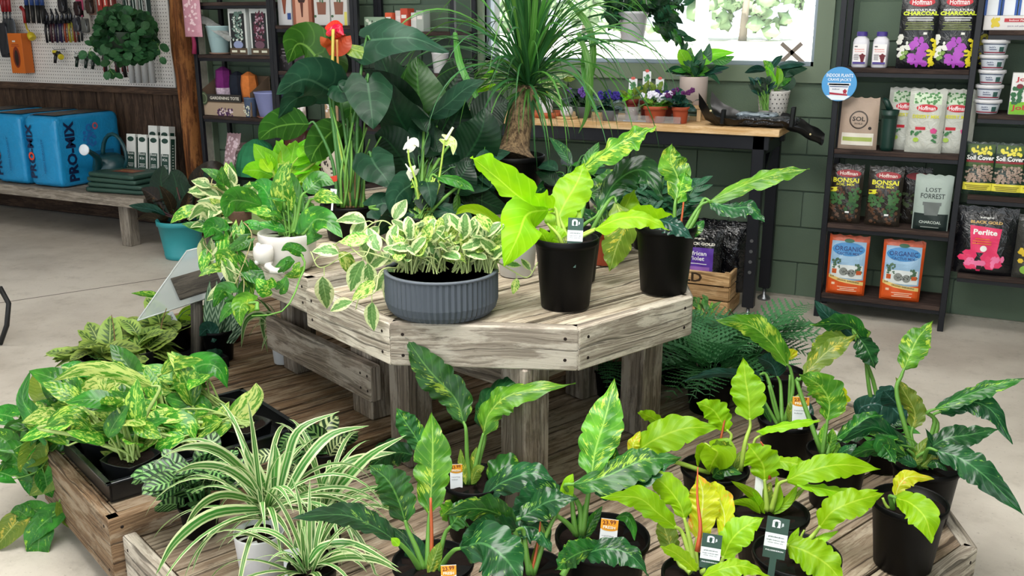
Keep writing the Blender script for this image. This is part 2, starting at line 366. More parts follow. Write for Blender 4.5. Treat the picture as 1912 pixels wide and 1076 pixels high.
for (a, b, c_, d) in ((x0, x1, z0, z0+.022), (x0, x1, z1-.02, z1), (x0, x0+.03, z0, z1), (x1-.02, x1, z0, z1)): m.box((a, WY+.02, c_), (b-a, 0, 0), (0, .05, 0), (0, 0, d-c_))
obj('window_frame', m, flat('8f9ba4', .35, .4), win)
m = MB()
for (a, b, c_, d) in ((x0-.02, x1+.02, z0-.02, z0), (x0-.02, x0, z0, z1), (x1, x1+.02, z0, z1)): m.box((a, WY+.0, c_), (b-a, 0, 0), (0, .2, 0), (0, 0, d-c_))
obj('window_reveal', m, flat('98a39b', .5), win)
m = MB(); m.box((x0+.02, WY+.05, z0+.015), (x1-x0-.04, 0, 0), (0, .005, 0), (0, 0, z1-z0-.03)); obj('window_glass', m, glassmat('clear_glass', (1, 1, 1), .06, .02), win)
tape = thing('tape_cross', onY(1478, 97, WY+.04), 'grey X of tape strips stuck on the window glass', 'tape')
for a, b in (((1459, 81), (1500, 118)), ((1497, 81), (1456, 118))):
    p, q = onY(*a, WY+.04), onY(*b, WY+.04); d = q-p; n = Vector((-d.z, 0, d.x)).normalized()*.011
    m = MB(); m.box(p-n, d, n*2, (0, .003 if a[0] < 1470 else .006, 0)); obj('tape_strip', m, flat('8a7f76', .8), tape)
# outside seen through the glass
og = MB(); og.poly([(-60, 5.6, -.1), (40, 5.6, -.1), (40, 45, 1.25), (-60, 45, 1.25)]); obj('ground', og, flat('e8e4da', .9, 0, .2, .06, .3), kind='structure')
random.seed(3)
BUSHM = flat('90ad84', .9, 0, .2, .5, 1.2)
for i in range(10):
    x = -33+i*3.7+R(-.4, .4); yy = R(31, 40); zb = -.1+(yy-5.6)*.0343; sz = R(2.4, 3.2)
    tr = thing('tree', (x, yy, zb), 'pale sunlit tree outside beyond the gravel, %s from the left end of the row' % ('first', 'second', 'third', 'fourth', 'fifth', 'sixth', 'seventh', 'eighth', 'ninth', 'tenth')[i], 'tree', 'trees outside the window')
    m = MB(); m.tube([(x, yy, zb), (x+.1, yy, zb+2.5)], .16, .09); obj('trunk', m, flat('9a9084', .9), tr)
    m = MB()
    for j in range(130):
        d = Vector((R(-1, 1), R(-1, 1), R(-1, 1))); p = Vector((x, yy, zb+sz*.75))+Vector((d.x*sz*.62, d.y*sz*.4, d.z*sz*.66)) if d.length < 1.15 else Vector((x+d.x*sz*.3, yy, zb+sz*.7+d.z)); rr = R(.12, .34); m.ball(p, rr, rr, rr*.8, 6, 4)
    for v_ in m.v: v_ += Vector((R(-.1, .1), R(-.1, .1), R(-.1, .1)))
    o = obj('crown', m, BUSHM, tr)
pole = MB(); pp = onY(1310, 40, 30); pole.tube([(pp.x, 30, .7), (pp.x, 30, 4)], .22, .2, 8)
obj('utility_pole', pole, flat('cfc8bb', .8), label='pale pole standing outside among the trees', cat='pole')
# wood panelled part of the wall on the left with pegboard above
wl = MB(); wl.box((-9, 5.33, -.02), (3.98, 0, 0), (0, .2, 0), (0, 0, 3.0)); wl = obj('wall_left', wl, flat('2c211b', .9), kind='structure')
xx = -9.0
while xx < -5.08:
    w = R(.18, .215); w = min(w, -5.04-xx); m = MB(); m.box((xx+.003, 5.305+R(0, .006), .02), (w-.006, 0, 0), (0, .03, 0), (0, 0, .98), .004); obj('wall_plank', m, M_WAIN, wl); xx += w
m = MB(); m.box((-9, 5.27, .985), (3.98, 0, 0), (0, .07, 0), (0, 0, .05), .004); obj('trim_1', m, M_WAIN, kind='structure')
m = MB(); m.box((-9, 5.28, .02), (3.98, 0, 0), (0, .05, 0), (0, 0, .10), .004); obj('baseboard_left', m, M_WAIN, kind='structure')
pb = MB(); pb.box((-9, 5.305, 1.035), (3.76, 0, 0), (0, .012, 0), (0, 0, 1.2)); peg = obj('wall_pegboard', pb, flat('d9d6d2', .5), kind='structure')
m = MB(); r_ = .0042
for i in range(99):
    for j in range(30):
        x, z = -5.265-i*.0254, 1.05+j*.0254; m.poly([(x+r_*math.cos(a), 5.3043, z+r_*math.sin(a)) for a in (0, 1.05, 2.1, 3.14, 4.2, 5.24)])
obj('peg_holes', m, M_HOLE, peg, kind='stuff')
# rough live edged post and painted strip beside it
m = MB(); prev = None; nz = 26
for i in range(nz+1):
    z = i*.1; w1 = -5.085+.02*math.sin(z*3.1)+.015*math.sin(z*7.7+1); w2 = -4.945+.010*math.sin(z*5.3+2); b = len(m.v)
    m.v += [Vector((w1+.02, 5.15, z)), Vector(((w1+w2)/2, 5.10+.015*math.sin(z*5), z)), Vector((w2-.02, 5.15, z)), Vector((w2, 5.34, z)), Vector((w1, 5.34, z))]
    if i:
        for k in range(4): m.face((b-5+k, b-5+k+1, b+k+1, b+k), [(z-.1, k*.07), (z-.1, k*.07+.07), (z, k*.07+.07), (z, k*.07)], True)
obj('timber_column', m, M_POST, kind='structure')
m = MB(); m.box((-4.935, 5.2, 0), (.012, 0, 0), (0, .14, 0), (0, 0, 2.4)); obj('trim_2', m, flat('b9b5a8', .7, 0, .3, .4, 25), kind='structure')
m = MB(); m.box((-5.02, 5.3, 0), (.10, 0, 0), (0, .058, 0), (0, 0, 2.4), .003); obj('trim_3', m, M_TRIM, kind='structure')
cl = MB(); cl.box((-9, -2.2, 3.0), (13, 0, 0), (0, 7.8, 0), (0, 0, .1)); obj('ceiling', cl, flat('cfcdc6', .9), kind='structure')
wr = MB(); wr.box((2.6, -2.2, 0), (.1, 0, 0), (0, 7.7, 0), (0, 0, 3)); obj('wall_right', wr, M_BLOCK, kind='structure')
wr = MB(); wr.box((-9.1, -2.2, 0), (.1, 0, 0), (0, 7.7, 0), (0, 0, 3)); obj('wall_far_left', wr, flat('8c877c', .9), kind='structure')
# ================================================================== DISPLAY DECKS AND TABLES
def clip(poly, v0, v1, axis=VD):
    def cut(pl, a, s):
        out = []
        for i in range(len(pl)):
            p, q = pl[i], pl[(i+1) % len(pl)]; dp, dq = s*(p.dot(axis)-a), s*(q.dot(axis)-a)
            if dp >= 0: out.append(p)
            if (dp < 0) != (dq < 0): out.append(p+(q-p)*(dp/(dp-dq)))
        return out
    pl = cut(poly, v0, 1); return cut(pl, v1, -1) if len(pl) > 2 else []
def inset(poly, d):
    n = len(poly); out = []
    for i in range(n):
        a, b, c_ = poly[i-1], poly[i], poly[(i+1) % n]; e1, e2 = (b-a).normalized(), (c_-b).normalized()
        n1, n2 = Vector((-e1.y, e1.x, 0)), Vector((-e2.y, e2.x, 0)); k = (n1+n2).normalized(); out.append(b + k*(d/max(.3, k.dot(n1))))
    return out
def nail(parent, p, nrm, r=.0055):
    m = MB(); nrm = Vector(nrm).normalized(); m.lathe(Vector(p)-nrm*.001, [(r, 0), (r*.7, .0022), (.0005, .001)], 8, nrm); obj('nail', m, M_NAIL, parent)
def deck(name, poly, z, pitch, label, cat, mt, mf, fh, thick=.036, topgap=.009, uneven=.003, nails=True, skip=()):
    n = len(poly); c = sum(poly, Vector((0, 0, 0)))/n
    root = thing(name, (c.x, c.y, 0), label, cat)
    inner = inset(poly, thick+.003)
    vmin = min(p.dot(VD) for p in poly); vmax = max(p.dot(VD) for p in poly); v = vmin-.02
    while v < vmax:
        pl = clip(inner, v+topgap/2, v+pitch-topgap/2)
        if len(pl) > 2:
            dz = R(-uneven, uneven); m = MB(); m.prism(pl, z-.036+dz, z-.0035+dz); obj('plank', m, mt, root)
        v += pitch
    for i in range(n):
        if i in skip: continue
        a, b = poly[i], poly[(i+1) % n]; d = b-a; e = d.normalized(); nn = Vector((-e.y, e.x, 0))
        m = MB(); m.box(Vector((a.x, a.y, z-fh))+e*.0015, d-e*.003, nn*thick, (0, 0, fh), .004)
        f = obj('fascia_board', m, mf, root)
        if nails and d.length > .3:
            for s_ in (.035, d.length-.035):
                for zz in (.03, fh-.03): nail(f, Vector((a.x, a.y, z-fh+zz))+e*s_, -nn)
    return root
def post(root, p, ht, sx, sy, z0, mt=None, name='leg', tilt=0):
    """square post aligned with the deck grid"""
    m = MB(); a = UD*sx; b = VD*sy; o = Vector((p.x, p.y, z0))-a/2-b/2; m.box(o, (0, 0, ht), a, b, .004); return obj(name, m, mt or M_LEG, root)
# lower platforms
pB = [UV(.69, 2.367), UV(.69, 1.62), UV(1.42, .885), UV(2.33, .87), UV(2.98, 1.50), UV(2.98, 2.367)]
deckB = deck('display_platform', pB, .2, .14, 'low weathered plank platform in front, holding the ring leaf plants', 'platform', M_DECK, M_FAS, .15, skip=(5,))
pA = [UV(.66, 2.375), UV(2.98, 2.375), UV(2.98, 3.5), UV(2.4, 4.0), UV(1.2, 4.0), UV(.66, 3.0)]
pA = [UV(.66, 3.0), UV(.66, 2.372), UV(2.98, 2.372), UV(2.98, 3.5), UV(2.4, 4.05), UV(1.25, 4.05), UV(.93, 3.6)]
deckA = deck('display_platform', pA, .25, .135, 'low brown plank platform at left, slightly higher, under the tray of pothos', 'platform', M_DECKF, M_DECKF, .19)
for q in ((.75, 2.45), (1.6, 2.45), (2.5, 2.45), (.75, 2.9), (2.5, 3.4)): post(deckA, UV(*q), .2, .08, .08, 0)
for q in ((.78, 1.7), (1.5, 1.0), (2.3, .98), (2.85, 1.6), (1.6, 2.2), (2.7, 2.2)): post(deckB, UV(*q), .16, .08, .08, 0)
# octagonal table in front
u0, u1, v0, v1, k = 1.312, 2.45, 1.656, 2.80, .345
pT = [UV(u0, 2.455), UV(u0, 2.012), UV(u0+k, v0), UV(2.118, v0), UV(u1, v0+k), UV(u1, 2.455)]
octa = deck('display_table', pT, .74, .145, 'many-sided weathered plank table in front with the fluted bowl on top', 'table', M_TOP, M_FAS, .118, skip=(5,))
for q, s_ in (((1.53, 2.24), .09), ((1.60, 1.80), .09), ((2.22, 1.93), .09), ((2.3, 2.28), .08)): post(octa, UV(*q), .622-.2, s_, s_+.01, .2)
m = MB(); m.box(UV(1.56, 2.2, .52), UV(.05, -.36, 0), UD*.035, (0, 0, .10), .004); obj('cross_brace', m, M_LEG, octa)
m = MB(); m.box(UV(1.66, 1.84, .53), UV(.55, .06, 0), VD*.035, (0, 0, .09), .004); obj('cross_brace', m, M_LEG, octa)
# rectangular table behind
pR = [UV(1.325, 3.02), UV(1.325, 2.462), UV(2.9, 2.462), UV(2.9, 3.7), UV(1.9, 3.7)]
rect = deck('display_table', pR, .765, .145, 'rectangular weathered plank table behind at left, carrying the white pot', 'table', M_TOP, M_FAS, .11)
for q in ((1.60, 3.06), (2.8, 2.56), (2.6, 3.5)): post(rect, UV(*q), .655-.25, .09, .10, .25)
post(rect, UV(1.58, 2.53), .655-.25, .09, .12, .25)
m = MB(); m.box(UV(1.49, 2.40, .345), UV(0, .70, 0), UD*.038, (0, 0, .12), .004); lr = obj('lower_rail', m, M_LEG, rect)
for vv in (2.42, 2.46): nail(lr, UV(1.49, vv, .38), -UD); nail(lr, UV(1.49, vv, .43), -UD)
m = MB(); m.box(UV(1.68, 2.43, .40), UV(0, .66, 0), UD*.038, (0, 0, .14), .004); obj('lower_rail', m, M_LEG, rect)
# ================================================================== WORK TABLE, SHELVES, BENCH
wt = thing('work_table', (-1.6, 5.0, 0), 'black steel work table with pale wooden top under the window', 'table')
m = MB(); m.box((-2.75, 4.78, .955), (1.90, 0, 0), (0, .52, 0), (0, 0, .035), .003); obj('table_top', m, M_PINE, wt)
m = MB()
for x in (-.98, -2.7):
    for y in (4.80, 5.22): m.box((x, y, .07), (.06, 0, 0), (0, .05, 0), (0, 0, .885), .003)
    m.box((x, 4.82, .86), (.06, 0, 0), (0, .42, 0), (0, 0, .06), .003)
m.box((-2.7, 4.80, .885), (1.8, 0, 0), (0, .035, 0), (0, 0, .07), .003); m.box((-2.7, 5.22, .885), (1.8, 0, 0), (0, .035, 0), (0, 0, .07), .003)
m.box((-.965, 4.84, .64), (0, .3, .24), (.02, 0, 0), (0, .03, -.03))
obj('table_frame', m, M_BLK, wt)
for x in (-.95, -2.67):
    for y in (4.825, 5.245):
        m = MB(); m.lathe((x, y, 0), [(.033, 0), (.036, .008), (.03, .018), (.010, .03), (.009, .075)], 16); obj('levelling_foot', m, M_STEEL, wt)
for i in range(4):
    m = MB(); m.lathe((-.95, 4.80, .26+i*.055), [(.006, 0), (.006, .001), (.009, .0015), (.009, .003)], 12, (0, -1, 0)); obj('bolt', m, M_STEEL, wt)
def shelf(label, x0, x1, zs, y0=5.05, y1=5.33, top=2.0, posts=(1, 1), bottom=0, d=.014, name='shelf_unit'):
    r = thing(name, ((x0+x1)/2, y1, 0), label, 'shelf')
    for k, x in enumerate((x0, x1)):
        if not posts[k]: continue
        m = MB(); m.box((x-d, y0-.012, bottom), (2*d, 0, 0), (0, 2*d, 0), (0, 0, top-bottom), .002); m.box((x-d, y1-2*d, bottom), (2*d, 0, 0), (0, 2*d, 0), (0, 0, top-bottom), .002)
        for z in zs: m.box((x-d*.8, y0, z-.045), (d*1.6, 0, 0), (0, y1-y0, 0), (0, 0, .025))
        obj('side_frame', m, M_BLK, r)
    for z in zs:
        m = MB(); m.box((x0+d, y0-.005, z-.022), (x1-x0-2*d, 0, 0), (0, y1-y0, 0), (0, 0, .022), .002); sh = obj('shelf_board', m, M_SHELF, r)
        m = MB(); m.box((x0+d, y0+.002, z-.042), (x1-x0-2*d, 0, 0), (0, .02, 0), (0, 0, .02)); obj('rail', m, M_BLK, sh)
    return r
shelf('black shelf unit beside the window stacked with soil bags', -.635, -.035, (.125, .50, .88, 1.28))
shelf('black shelf unit at the right edge with tubs and perlite', -.003, .75, (.305, .695, 1.08, 1.46), posts=(0, 1))
shelf('black shelf unit next to the timber column with the tote display', -4.775, -4.135, (.13, .50, .88, 1.285, 1.62))
shelf('black shelf unit behind the anthurium with boxes on top', -4.105, -3.5, (.13, .50, .86, 1.19, 1.475))
shelf('black shelf unit by the window with orange trays, ladder side', -3.47, -2.80, (.13, .50, .86, 1.20, 1.44))
bn = thing('bench', (-6.2, 4.85, 0), 'low weathered bench under the pegboard with blue bales', 'bench')
for i, y in enumerate((4.62, 4.76, 4.90)):
    m = MB(); m.box((-8.2, y, .325), (3.27, 0, 0), (0, .132, 0), (0, 0, .037), .004); obj('plank', m, M_BENCH, bn)
m = MB(); m.box((-8.2, 4.60, .29), (3.28, 0, 0), (0, .03, 0), (0, 0, .072), .004); obj('fascia_board', m, M_BENCH, bn)
for x in (-5.23, -7.6):
    m = MB(); m.box((x, 4.66, 0), (.085, 0, 0), (0, .09, 0), (0, 0, .29), .004); obj('leg', m, M_BENCH, bn)
    m = MB(); m.box((x+.7 if x > -6 else x, 4.93, 0), (.085, 0, 0), (0, .07, 0), (0, 0, .29), .004)
    if x < -6: obj('leg', m, M_BENCH, bn)
m = MB(); m.box((-4.99, 4.90, 0), (.07, 0, 0), (0, .07, 0), (0, 0, .29), .004); obj('leg', m, M_BENCH, bn)
# ================================================================== PRINT AND BAG TOOLS
_tc = {}
def text2d(s, bold=0.0):
    key = (s, bold)
    if key in _tc: return _tc[key]
    cu = bpy.data.curves.new('t', 'FONT'); cu.body = s; cu.size = 1; cu.offset = bold; cu.resolution_u = 2; cu.align_x = 'CENTER'; cu.align_y = 'CENTER'
    o = bpy.data.objects.new('t', cu); COL.objects.link(o); me = bpy.data.meshes.new_from_object(o.evaluated_get(bpy.context.evaluated_depsgraph_get()))
    vs = [(v.co.x, v.co.y) for v in me.vertices]; fs = [tuple(p.vertices) for p in me.polygons]
    bpy.data.objects.remove(o); bpy.data.curves.remove(cu); bpy.data.meshes.remove(me)
    if vs:
        x0, x1 = min(v[0] for v in vs), max(v[0] for v in vs); y0, y1 = min(v[1] for v in vs), max(v[1] for v in vs)
        vs = [((x-(x0+x1)/2)/(x1-x0), (y-(y0+y1)/2)/(y1-y0)) for x, y in vs]
    _tc[key] = (vs, fs); return _tc[key]
class Face:
    """flat or bulging front: map(x,y) in metres from its centre"""
    def __init__(s, org, x, y, fn=None):
        s.o = Vector(org); s.x = Vector(x).normalized(); s.y = Vector(y).normalized(); s.n = s.x.cross(s.y); s.fn = fn
    def p(s, x, y, o=.001): return s.o+s.x*x+s.y*y+s.n*((s.fn(x, y) if s.fn else 0)+o)
    def rect(s, m, cx, cy, w, h, o=.001, n=1):
        b = len(m.v); n = 12 if s.fn and w > .05 else (5 if s.fn else n)
        for j in range(n+1):
            for i in range(n+1): m.v.append(s.p(cx-w/2+w*i/n, cy-h/2+h*j/n, o))
        for j in range(n):
            for i in range(n): a = b+j*(n+1)+i; m.face((a, a+1, a+n+2, a+n+1), [(i/n, j/n), ((i+1)/n, j/n), ((i+1)/n, (j+1)/n), (i/n, (j+1)/n)])
    def poly(s, m, pts, o=.001):
        if not s.fn: m.poly([s.p(x, y, o) for x, y in pts]); return
        if sum((pts[i][0]*pts[(i+1) % len(pts)][1]-pts[(i+1) % len(pts)][0]*pts[i][1]) for i in range(len(pts))) < 0: pts = pts[::-1]
        cx, cy = sum(p[0] for p in pts)/len(pts), sum(p[1] for p in pts)/len(pts); E = 8; K = 7
        rim = [(pts[i][0]+(pts[(i+1) % len(pts)][0]-pts[i][0])*k/E, pts[i][1]+(pts[(i+1) % len(pts)][1]-pts[i][1])*k/E) for i in range(len(pts)) for k in range(E)]
        b = len(m.v); m.v.append(s.p(cx, cy, o)); n = len(rim)
        for r in range(1, K+1): m.v += [s.p(cx+(x-cx)*r/K, cy+(y-cy)*r/K, o) for x, y in rim]
        for i in range(n):
            j = (i+1) % n; m.face((b, b+1+i, b+1+j))
            for r in range(K-1): m.face((b+1+r*n+i, b+1+(r+1)*n+i, b+1+(r+1)*n+j, b+1+r*n+j))
    def ell(s, m, cx, cy, w, h, o=.001, n=18, wob=0):
        b = len(m.v); m.v.append(s.p(cx, cy, o))
        K = 5 if s.fn and w > .03 else 2
        for ring in [q/K for q in range(1, K+1)]:
            for i in range(n):
                a = 2*math.pi*i/n; k = ring*(1+(wob*math.sin(a*5) if wob else 0)); m.v.append(s.p(cx+math.cos(a)*w/2*k, cy+math.sin(a)*h/2*k, o))
        for i in range(n):
            j = (i+1) % n; m.face((b, b+1+i, b+1+j))
            for r in range(K-1): m.face((b+1+r*n+i, b+1+(r+1)*n+i, b+1+(r+1)*n+j, b+1+r*n+j))
    def ring(s, m, cx, cy, w, h, t, o=.001, n=28):
        b = len(m.v)
        for k in (0, t):
            for i in range(n): a = 2*math.pi*i/n; m.v.append(s.p(cx+math.cos(a)*(w/2-k), cy+math.sin(a)*(h/2-k), o))
        for i in range(n): j = (i+1) % n; m.face((b+i, b+j, b+n+j, b+n+i))
    def text(s, m, txt, cx, cy, w, h, o=.0015, bold=0.02, rot=0):
        vs, fs = text2d(txt, bold); b = len(m.v); c, q = math.cos(rot), math.sin(rot)
        for x, y in vs: x, y = x*w, y*h; m.v.append(s.p(cx+x*c-y*q, cy+x*q+y*c, o))
        for f in fs: m.face([b+i for i in f])
INK = lambda c: flat(c, .45, 0, .4, .04, 40)
def prints(face, root, spec, name='printed_panel'):
    """spec: list of (colour, [ops]); op = (kind, args...). each colour is one flat print"""
    o = .0012
    for col, ops in spec:
        for op in ops:
            m = MB(); k, a = op[0], op[1:]
            if k == 't': face.text(m, a[0], *a[1:5], o=o, bold=a[5] if len(a) > 5 else .02, rot=a[6] if len(a) > 6 else 0)
            elif k == 'r': face.rect(m, *a, o=o)
            elif k == 'e': face.ell(m, *a[:4], o=o, wob=a[4] if len(a) > 4 else 0)
            elif k == 'o': face.ring(m, *a, o=o)
            elif k == 'p': face.poly(m, a[0], o=o)
            elif k == 's':   # scatter of little blobs: x,y,w,h,n,size
                for _ in range(a[4]): face.ell(m, a[0]+R(-.5, .5)*a[2], a[1]+R(-.5, .5)*a[3], a[5]*R(.5, 1.3), a[5]*R(.5, 1.3), o=o+R(0, .0004), n=6)
            elif k == 'l':   # rows of fine print: x,y,w,n,pitch
                for i in range(a[3]): face.rect(m, a[0], a[1]-i*a[4], a[2]*R(.7, 1), a[4]*.38, o=o)
            if m.f: obj('lettering' if k == 't' else ('fine_print' if k == 'l' else name), m, INK(col), root, kind='stuff' if k in 'sl' else None)
        o += .0006
def plastic(c, rough=.25, crink=1.0):
    key = ('pl', c, rough, crink)
    if key in _mc: return _mc[key]
    t = NT('bag_film_'+c); co = t.nd('ShaderNodeTexCoord').outputs['Object']; n1 = t.noise(co, 22, 3, .6, 1.2); n2 = t.noise(co, 7, 2)
    t.put(t.b.inputs['Base Color'], t.hsv(lin(c), .5, 1.0, t.M('MULTIPLY_ADD', n2, .3, .85))); t.b.inputs['Roughness'].default_value = rough; t.bump(n1, .5*crink, .012); _mc[key] = t.m; return t.m
def bag(name, bc, w, h, th, label, col, spec=(), group=None, lean=0, yaw=0, topw=1.0, cat='bag', rough=.25, seal=.06, crink=1.0):
    """pillow shaped bag standing at bc (bottom centre, front side -Y before yaw)"""
    bc = Vector(bc); root = thing(name, bc, label, cat, group)
    xv = Vector((math.cos(yaw), math.sin(yaw), 0)); nv = Vector((math.sin(yaw), -math.cos(yaw), 0)); yv = (Z*math.cos(lean) - nv*math.sin(lean)).normalized(); nn = xv.cross(yv)
    def prof(x, y):
        a = min(1, abs(x)/(w/2)); b = (y+h/2)/h; b = max(0, min(1, b))
        vert = min(1, (b+.02)/.10)**.5*min(1, max(0, (1-seal*1.0-b))/.35)**.7
        ph = (hash((round(w*1e4), round(bc.x*1e3))) % 100)*.1
        return th/2*max(0, 1-a**3)**.6*vert*(1+.10*math.sin(x*70+ph+y*20)*math.sin(y*45+ph*2)) + .0015
    def wx(y): b = (y+h/2)/h; return 1-(1-topw)*max(0, b)
    c = bc+nn*(th/2)*0+yv*(h/2)
    m = MB(); nx, ny = 12, 16
    for sgn in (1, -1):
        b = len(m.v)
        for j in range(ny+1):
            y = -h/2+h*j/ny
            for i in range(nx+1):
                x = (-w/2+w*i/nx); m.v.append(c+xv*(x*wx(y))+yv*(y+(.004*math.sin(i*2.1+bc.x*9) if j == ny else 0))+nn*(sgn*prof(x, y)))
        for j in range(ny):
            for i in range(nx):
                a = b+j*(nx+1)+i; q = (a, a+1, a+nx+2, a+nx+1); m.face(q if sgn > 0 else q[::-1], None, True)
    obj('bag_body', m, plastic(col, rough, crink), root)
    f = Face(c, xv, yv, lambda x, y: prof(x/max(.5, wx(y)), y))
    prints(f, root, spec); return root
def carton(name, bc, w, d, h, label, col, spec=(), side=None, group=None, yaw=0, lean=0, cat='box', rough=.5, sidespec=None, topcol=None):
    bc = Vector(bc); root = thing(name, bc, label, cat, group); xv = Vector((math.cos(yaw), math.sin(yaw), 0)); nv = Vector((math.sin(yaw), -math.cos(yaw), 0))
    yv = (Z*math.cos(lean)+nv*math.sin(lean)); bk = -(xv.cross(yv))
    m = MB(); m.box(bc-xv*w/2, xv*w, bk*d, yv*h, .0015); obj('box_body', m, flat(col, rough, 0, .4, .04), root)
    prints(Face(bc+yv*h/2, xv, yv), root, spec)
    if sidespec: prints(Face(bc+xv*w/2+bk*d/2+yv*h/2, bk, yv), root, sidespec)
    if topcol: prints(Face(bc+bk*d/2+yv*h, xv, bk), root, [(topcol, [('r', 0, 0, w*.96, d*.96)])])
    return root
# ================================================================== RIGHT SHELF GOODS
FY = 5.09
def wb_(px, py, Y=FY): return onY(px, py, Y)
SZ = {1: 1.28, 2: .88, 3: .50, 4: .125}
def onshelf(px, py, z, Y=FY): p = onY(px, py, Y); return Vector((p.x, Y, z))
for i, (px, who) in enumerate(((1604, 'left'), (1641, 'right'))):
    c = onshelf(px, 127, 1.28, 5.12); nm = ('white supplement bottle with purple cap nearest the window', 'white supplement bottle with purple cap beside the charcoal bags')[i]
    r = thing('supplement_bottle', c, nm, 'bottle', 'purple capped bottles'); m = MB()
    for s_ in ((0, .040), (1, .040)): pass
    m.lathe(c, [(.034, 0), (.038, .006), (.038, .12), (.034, .136), (.022, .146), (.021, .15)], 24, sq=.35); obj('bottle_body', m, flat('e4e2ea', .35), r)
    m = MB(); m.lathe(c+Z*.15, [(.025, 0), (.025, .018), (.022, .021)], 24, flute=1, fl=.001); obj('cap', m, flat('4a3a8c', .4), r)
    f = Face(c+Vector((0, -.041, .065)), X, Z); prints(f, r, [('f3eff0', [('r', 0, 0, .06, .095)]), ('d84a3a', [('t', 'Systemic', -.002, .022, .046, .008), ('t', 'houseplant', 0, .012, .044, .006)]), ('4a3a8c', [('r', 0, -.042, .058, .010)]), ('444444', [('r', -.018, .036, .014, .005), ('l', -.014, -.002, .026, 5, .006)]), ('6b1420', [('e', .014, -.01, .028, .024, .2), ('p', [(.006, -.02), (.024, -.02), (.021, -.038), (.009, -.038)])])])
CH_SPEC = [('c4182c', [('e', 0, .135, .115, .042)]), ('f5f5f5', [('t', 'Hoffman', 0, .135, .085, .026, .01), ('t', 'HORTICULTURAL', 0, .098, .13, .010), ('l', 0, .062, .12, 2, .010)]), ('d8e63a', [('t', 'CHARCOAL', 0, .083, .155, .019, .05)]), ('8f9a55', [('l', 0, .04, .13, 5, .008)]),
    ('b04cc0', [('s', .005, -.09, .07, .13, 40, .030)]), ('e6d630', [('s', .067, -.10, .03, .14, 26, .020)]), ('e8e8e0', [('s', -.06, -.07, .045, .09, 18, .024), ('r', .03, -.01, .016, .011)]), ('7fa04a', [('s', -.05, -.11, .03, .03, 6, .018)])]
for i, (px, lb) in enumerate(((1708, 'black charcoal bag with purple orchids, on the top shelf beside bottles'), (1777, 'black charcoal bag with purple orchids, right one on the top shelf'))):
    random.seed(20); bag('charcoal_bag', onshelf(px, 130, 1.28, 5.10), .178, .345, .05, lb, '15161a', CH_SPEC, 'orchid charcoal bags', lean=.05)
bag('charcoal_bag', onshelf(1822, 128, 1.28, 5.2), .13, .34, .04, 'black bag with yellow orchids peeking out behind the charcoal bags', '15161a', [('d8cc30', [('s', .0, -.08, .1, .14, 30, .02)])])
# kraft bag and neighbours
bag('kraft_soil_bag', onshelf(1600, 272, .88, 5.10), .185, .255, .055, 'brown kraft soil bag with round black emblem', 'b39d8c', [('2a211e', [('o', 0, .02, .088, .088, .004), ('o', 0, .02, .078, .078, .0015), ('t', 'SOL', 0, .025, .06, .022, .03), ('t', 'SOILS', 0, .002, .038, .008), ('e', .055, -.02, .016, .016)]), ('e4ded2', [('r', 0, -.075, .15, .06)]), ('a8b860', [('r', 0, -.075, .14, .02)])], topw=.96, rough=.6, crink=.5)
sc_ = onshelf(1655, 277, .88, 5.10); r = thing('watering_scoop', sc_, 'dark green plastic scoop standing beside the kraft bag', 'scoop'); m = MB()
m.lathe(sc_, [(.030, 0), (.034, .02), (.036, .1), (.038, .17), (.044, .2), (.041, .2), (.033, .1), (.02, .02)], 20); obj('scoop_body', m, flat('16362e', .4), r); m = MB(); m.tube([sc_+Vector((.0, -.01, .2)), sc_+Vector((-.02, -.01, .24)), sc_+Vector((-.035, 0, .25))], .016, .012, 10); obj('scoop_tip', m, flat('16362e', .4), r)
HS = [('cfe0c4', [('r', 0, .105, .125, .05)]), ('4a8a4a', [('s', 0, .11, .11, .05, 34, .013)]), ('c4182c', [('e', 0, .062, .095, .036), ('r', -.02, -.035, .045, .014)]), ('f5f5f5', [('t', 'Hoffman', 0, .062, .075, .020, .01)]), ('d8d63a', [('t', 'DESERT MIX', 0, .022, .12, .017, .03)]), ('3f7a4a', [('s', -.03, -.06, .06, .03, 12, .012), ('s', .045, -.085, .02, .04, 9, .014)]), ('d84a8c', [('e', .04, -.045, .03, .026, .1)]), ('a8c84a', [('e', -.035, -.09, .026, .022)])]
for px, Y_, lb in ((1683, 5.17, 'grey white desert soil bag half hidden by the scoop'), (1778, 5.14, 'grey white desert soil bag at the right end of its shelf'), (1722, 5.10, 'grey white desert soil bag in the middle, facing front')):
    random.seed(21); bag('desert_soil_bag', onshelf(px, 283, .88, Y_), .165, .305, .05, lb, 'c5c7bd', HS, 'desert soil bags', lean=.04)
BS = [('a31c28', [('e', .01, .105, .12, .038)]), ('f0e8e0', [('t', 'Hoffman', .01, .105, .085, .018, .01)]), ('e6e03a', [('t', 'BONSAI', 0, .070, .125, .024, .03), ('t', 'SOIL MIX', 0, .049, .09, .012), ('p', [(-.075, .03), (-.03, .036), (-.03, .012), (-.075, .008)])]), ('5c3f2c', [('s', 0, -.05, .14, .17, 60, .016)]), ('3f6a3a', [('s', -.035, -.02, .07, .05, 24, .02), ('s', .05, -.01, .05, .09, 30, .018)]), ('2f5430', [('s', .03, -.07, .06, .05, 18, .018)]), ('e8e8e8', [('r', .02, -.09, .02, .009)])]
for px, py, lb in ((1573, 412, 'bonsai soil bag nearest the work table'), (1645, 424, 'bonsai soil bag, right one of the pair, leaning beside the first')):
    random.seed(22); bag('bonsai_soil_bag', onshelf(px, py, .50, 5.10), .165, .30, .05, lb, '2c2620', BS, 'bonsai soil bags', lean=.05)
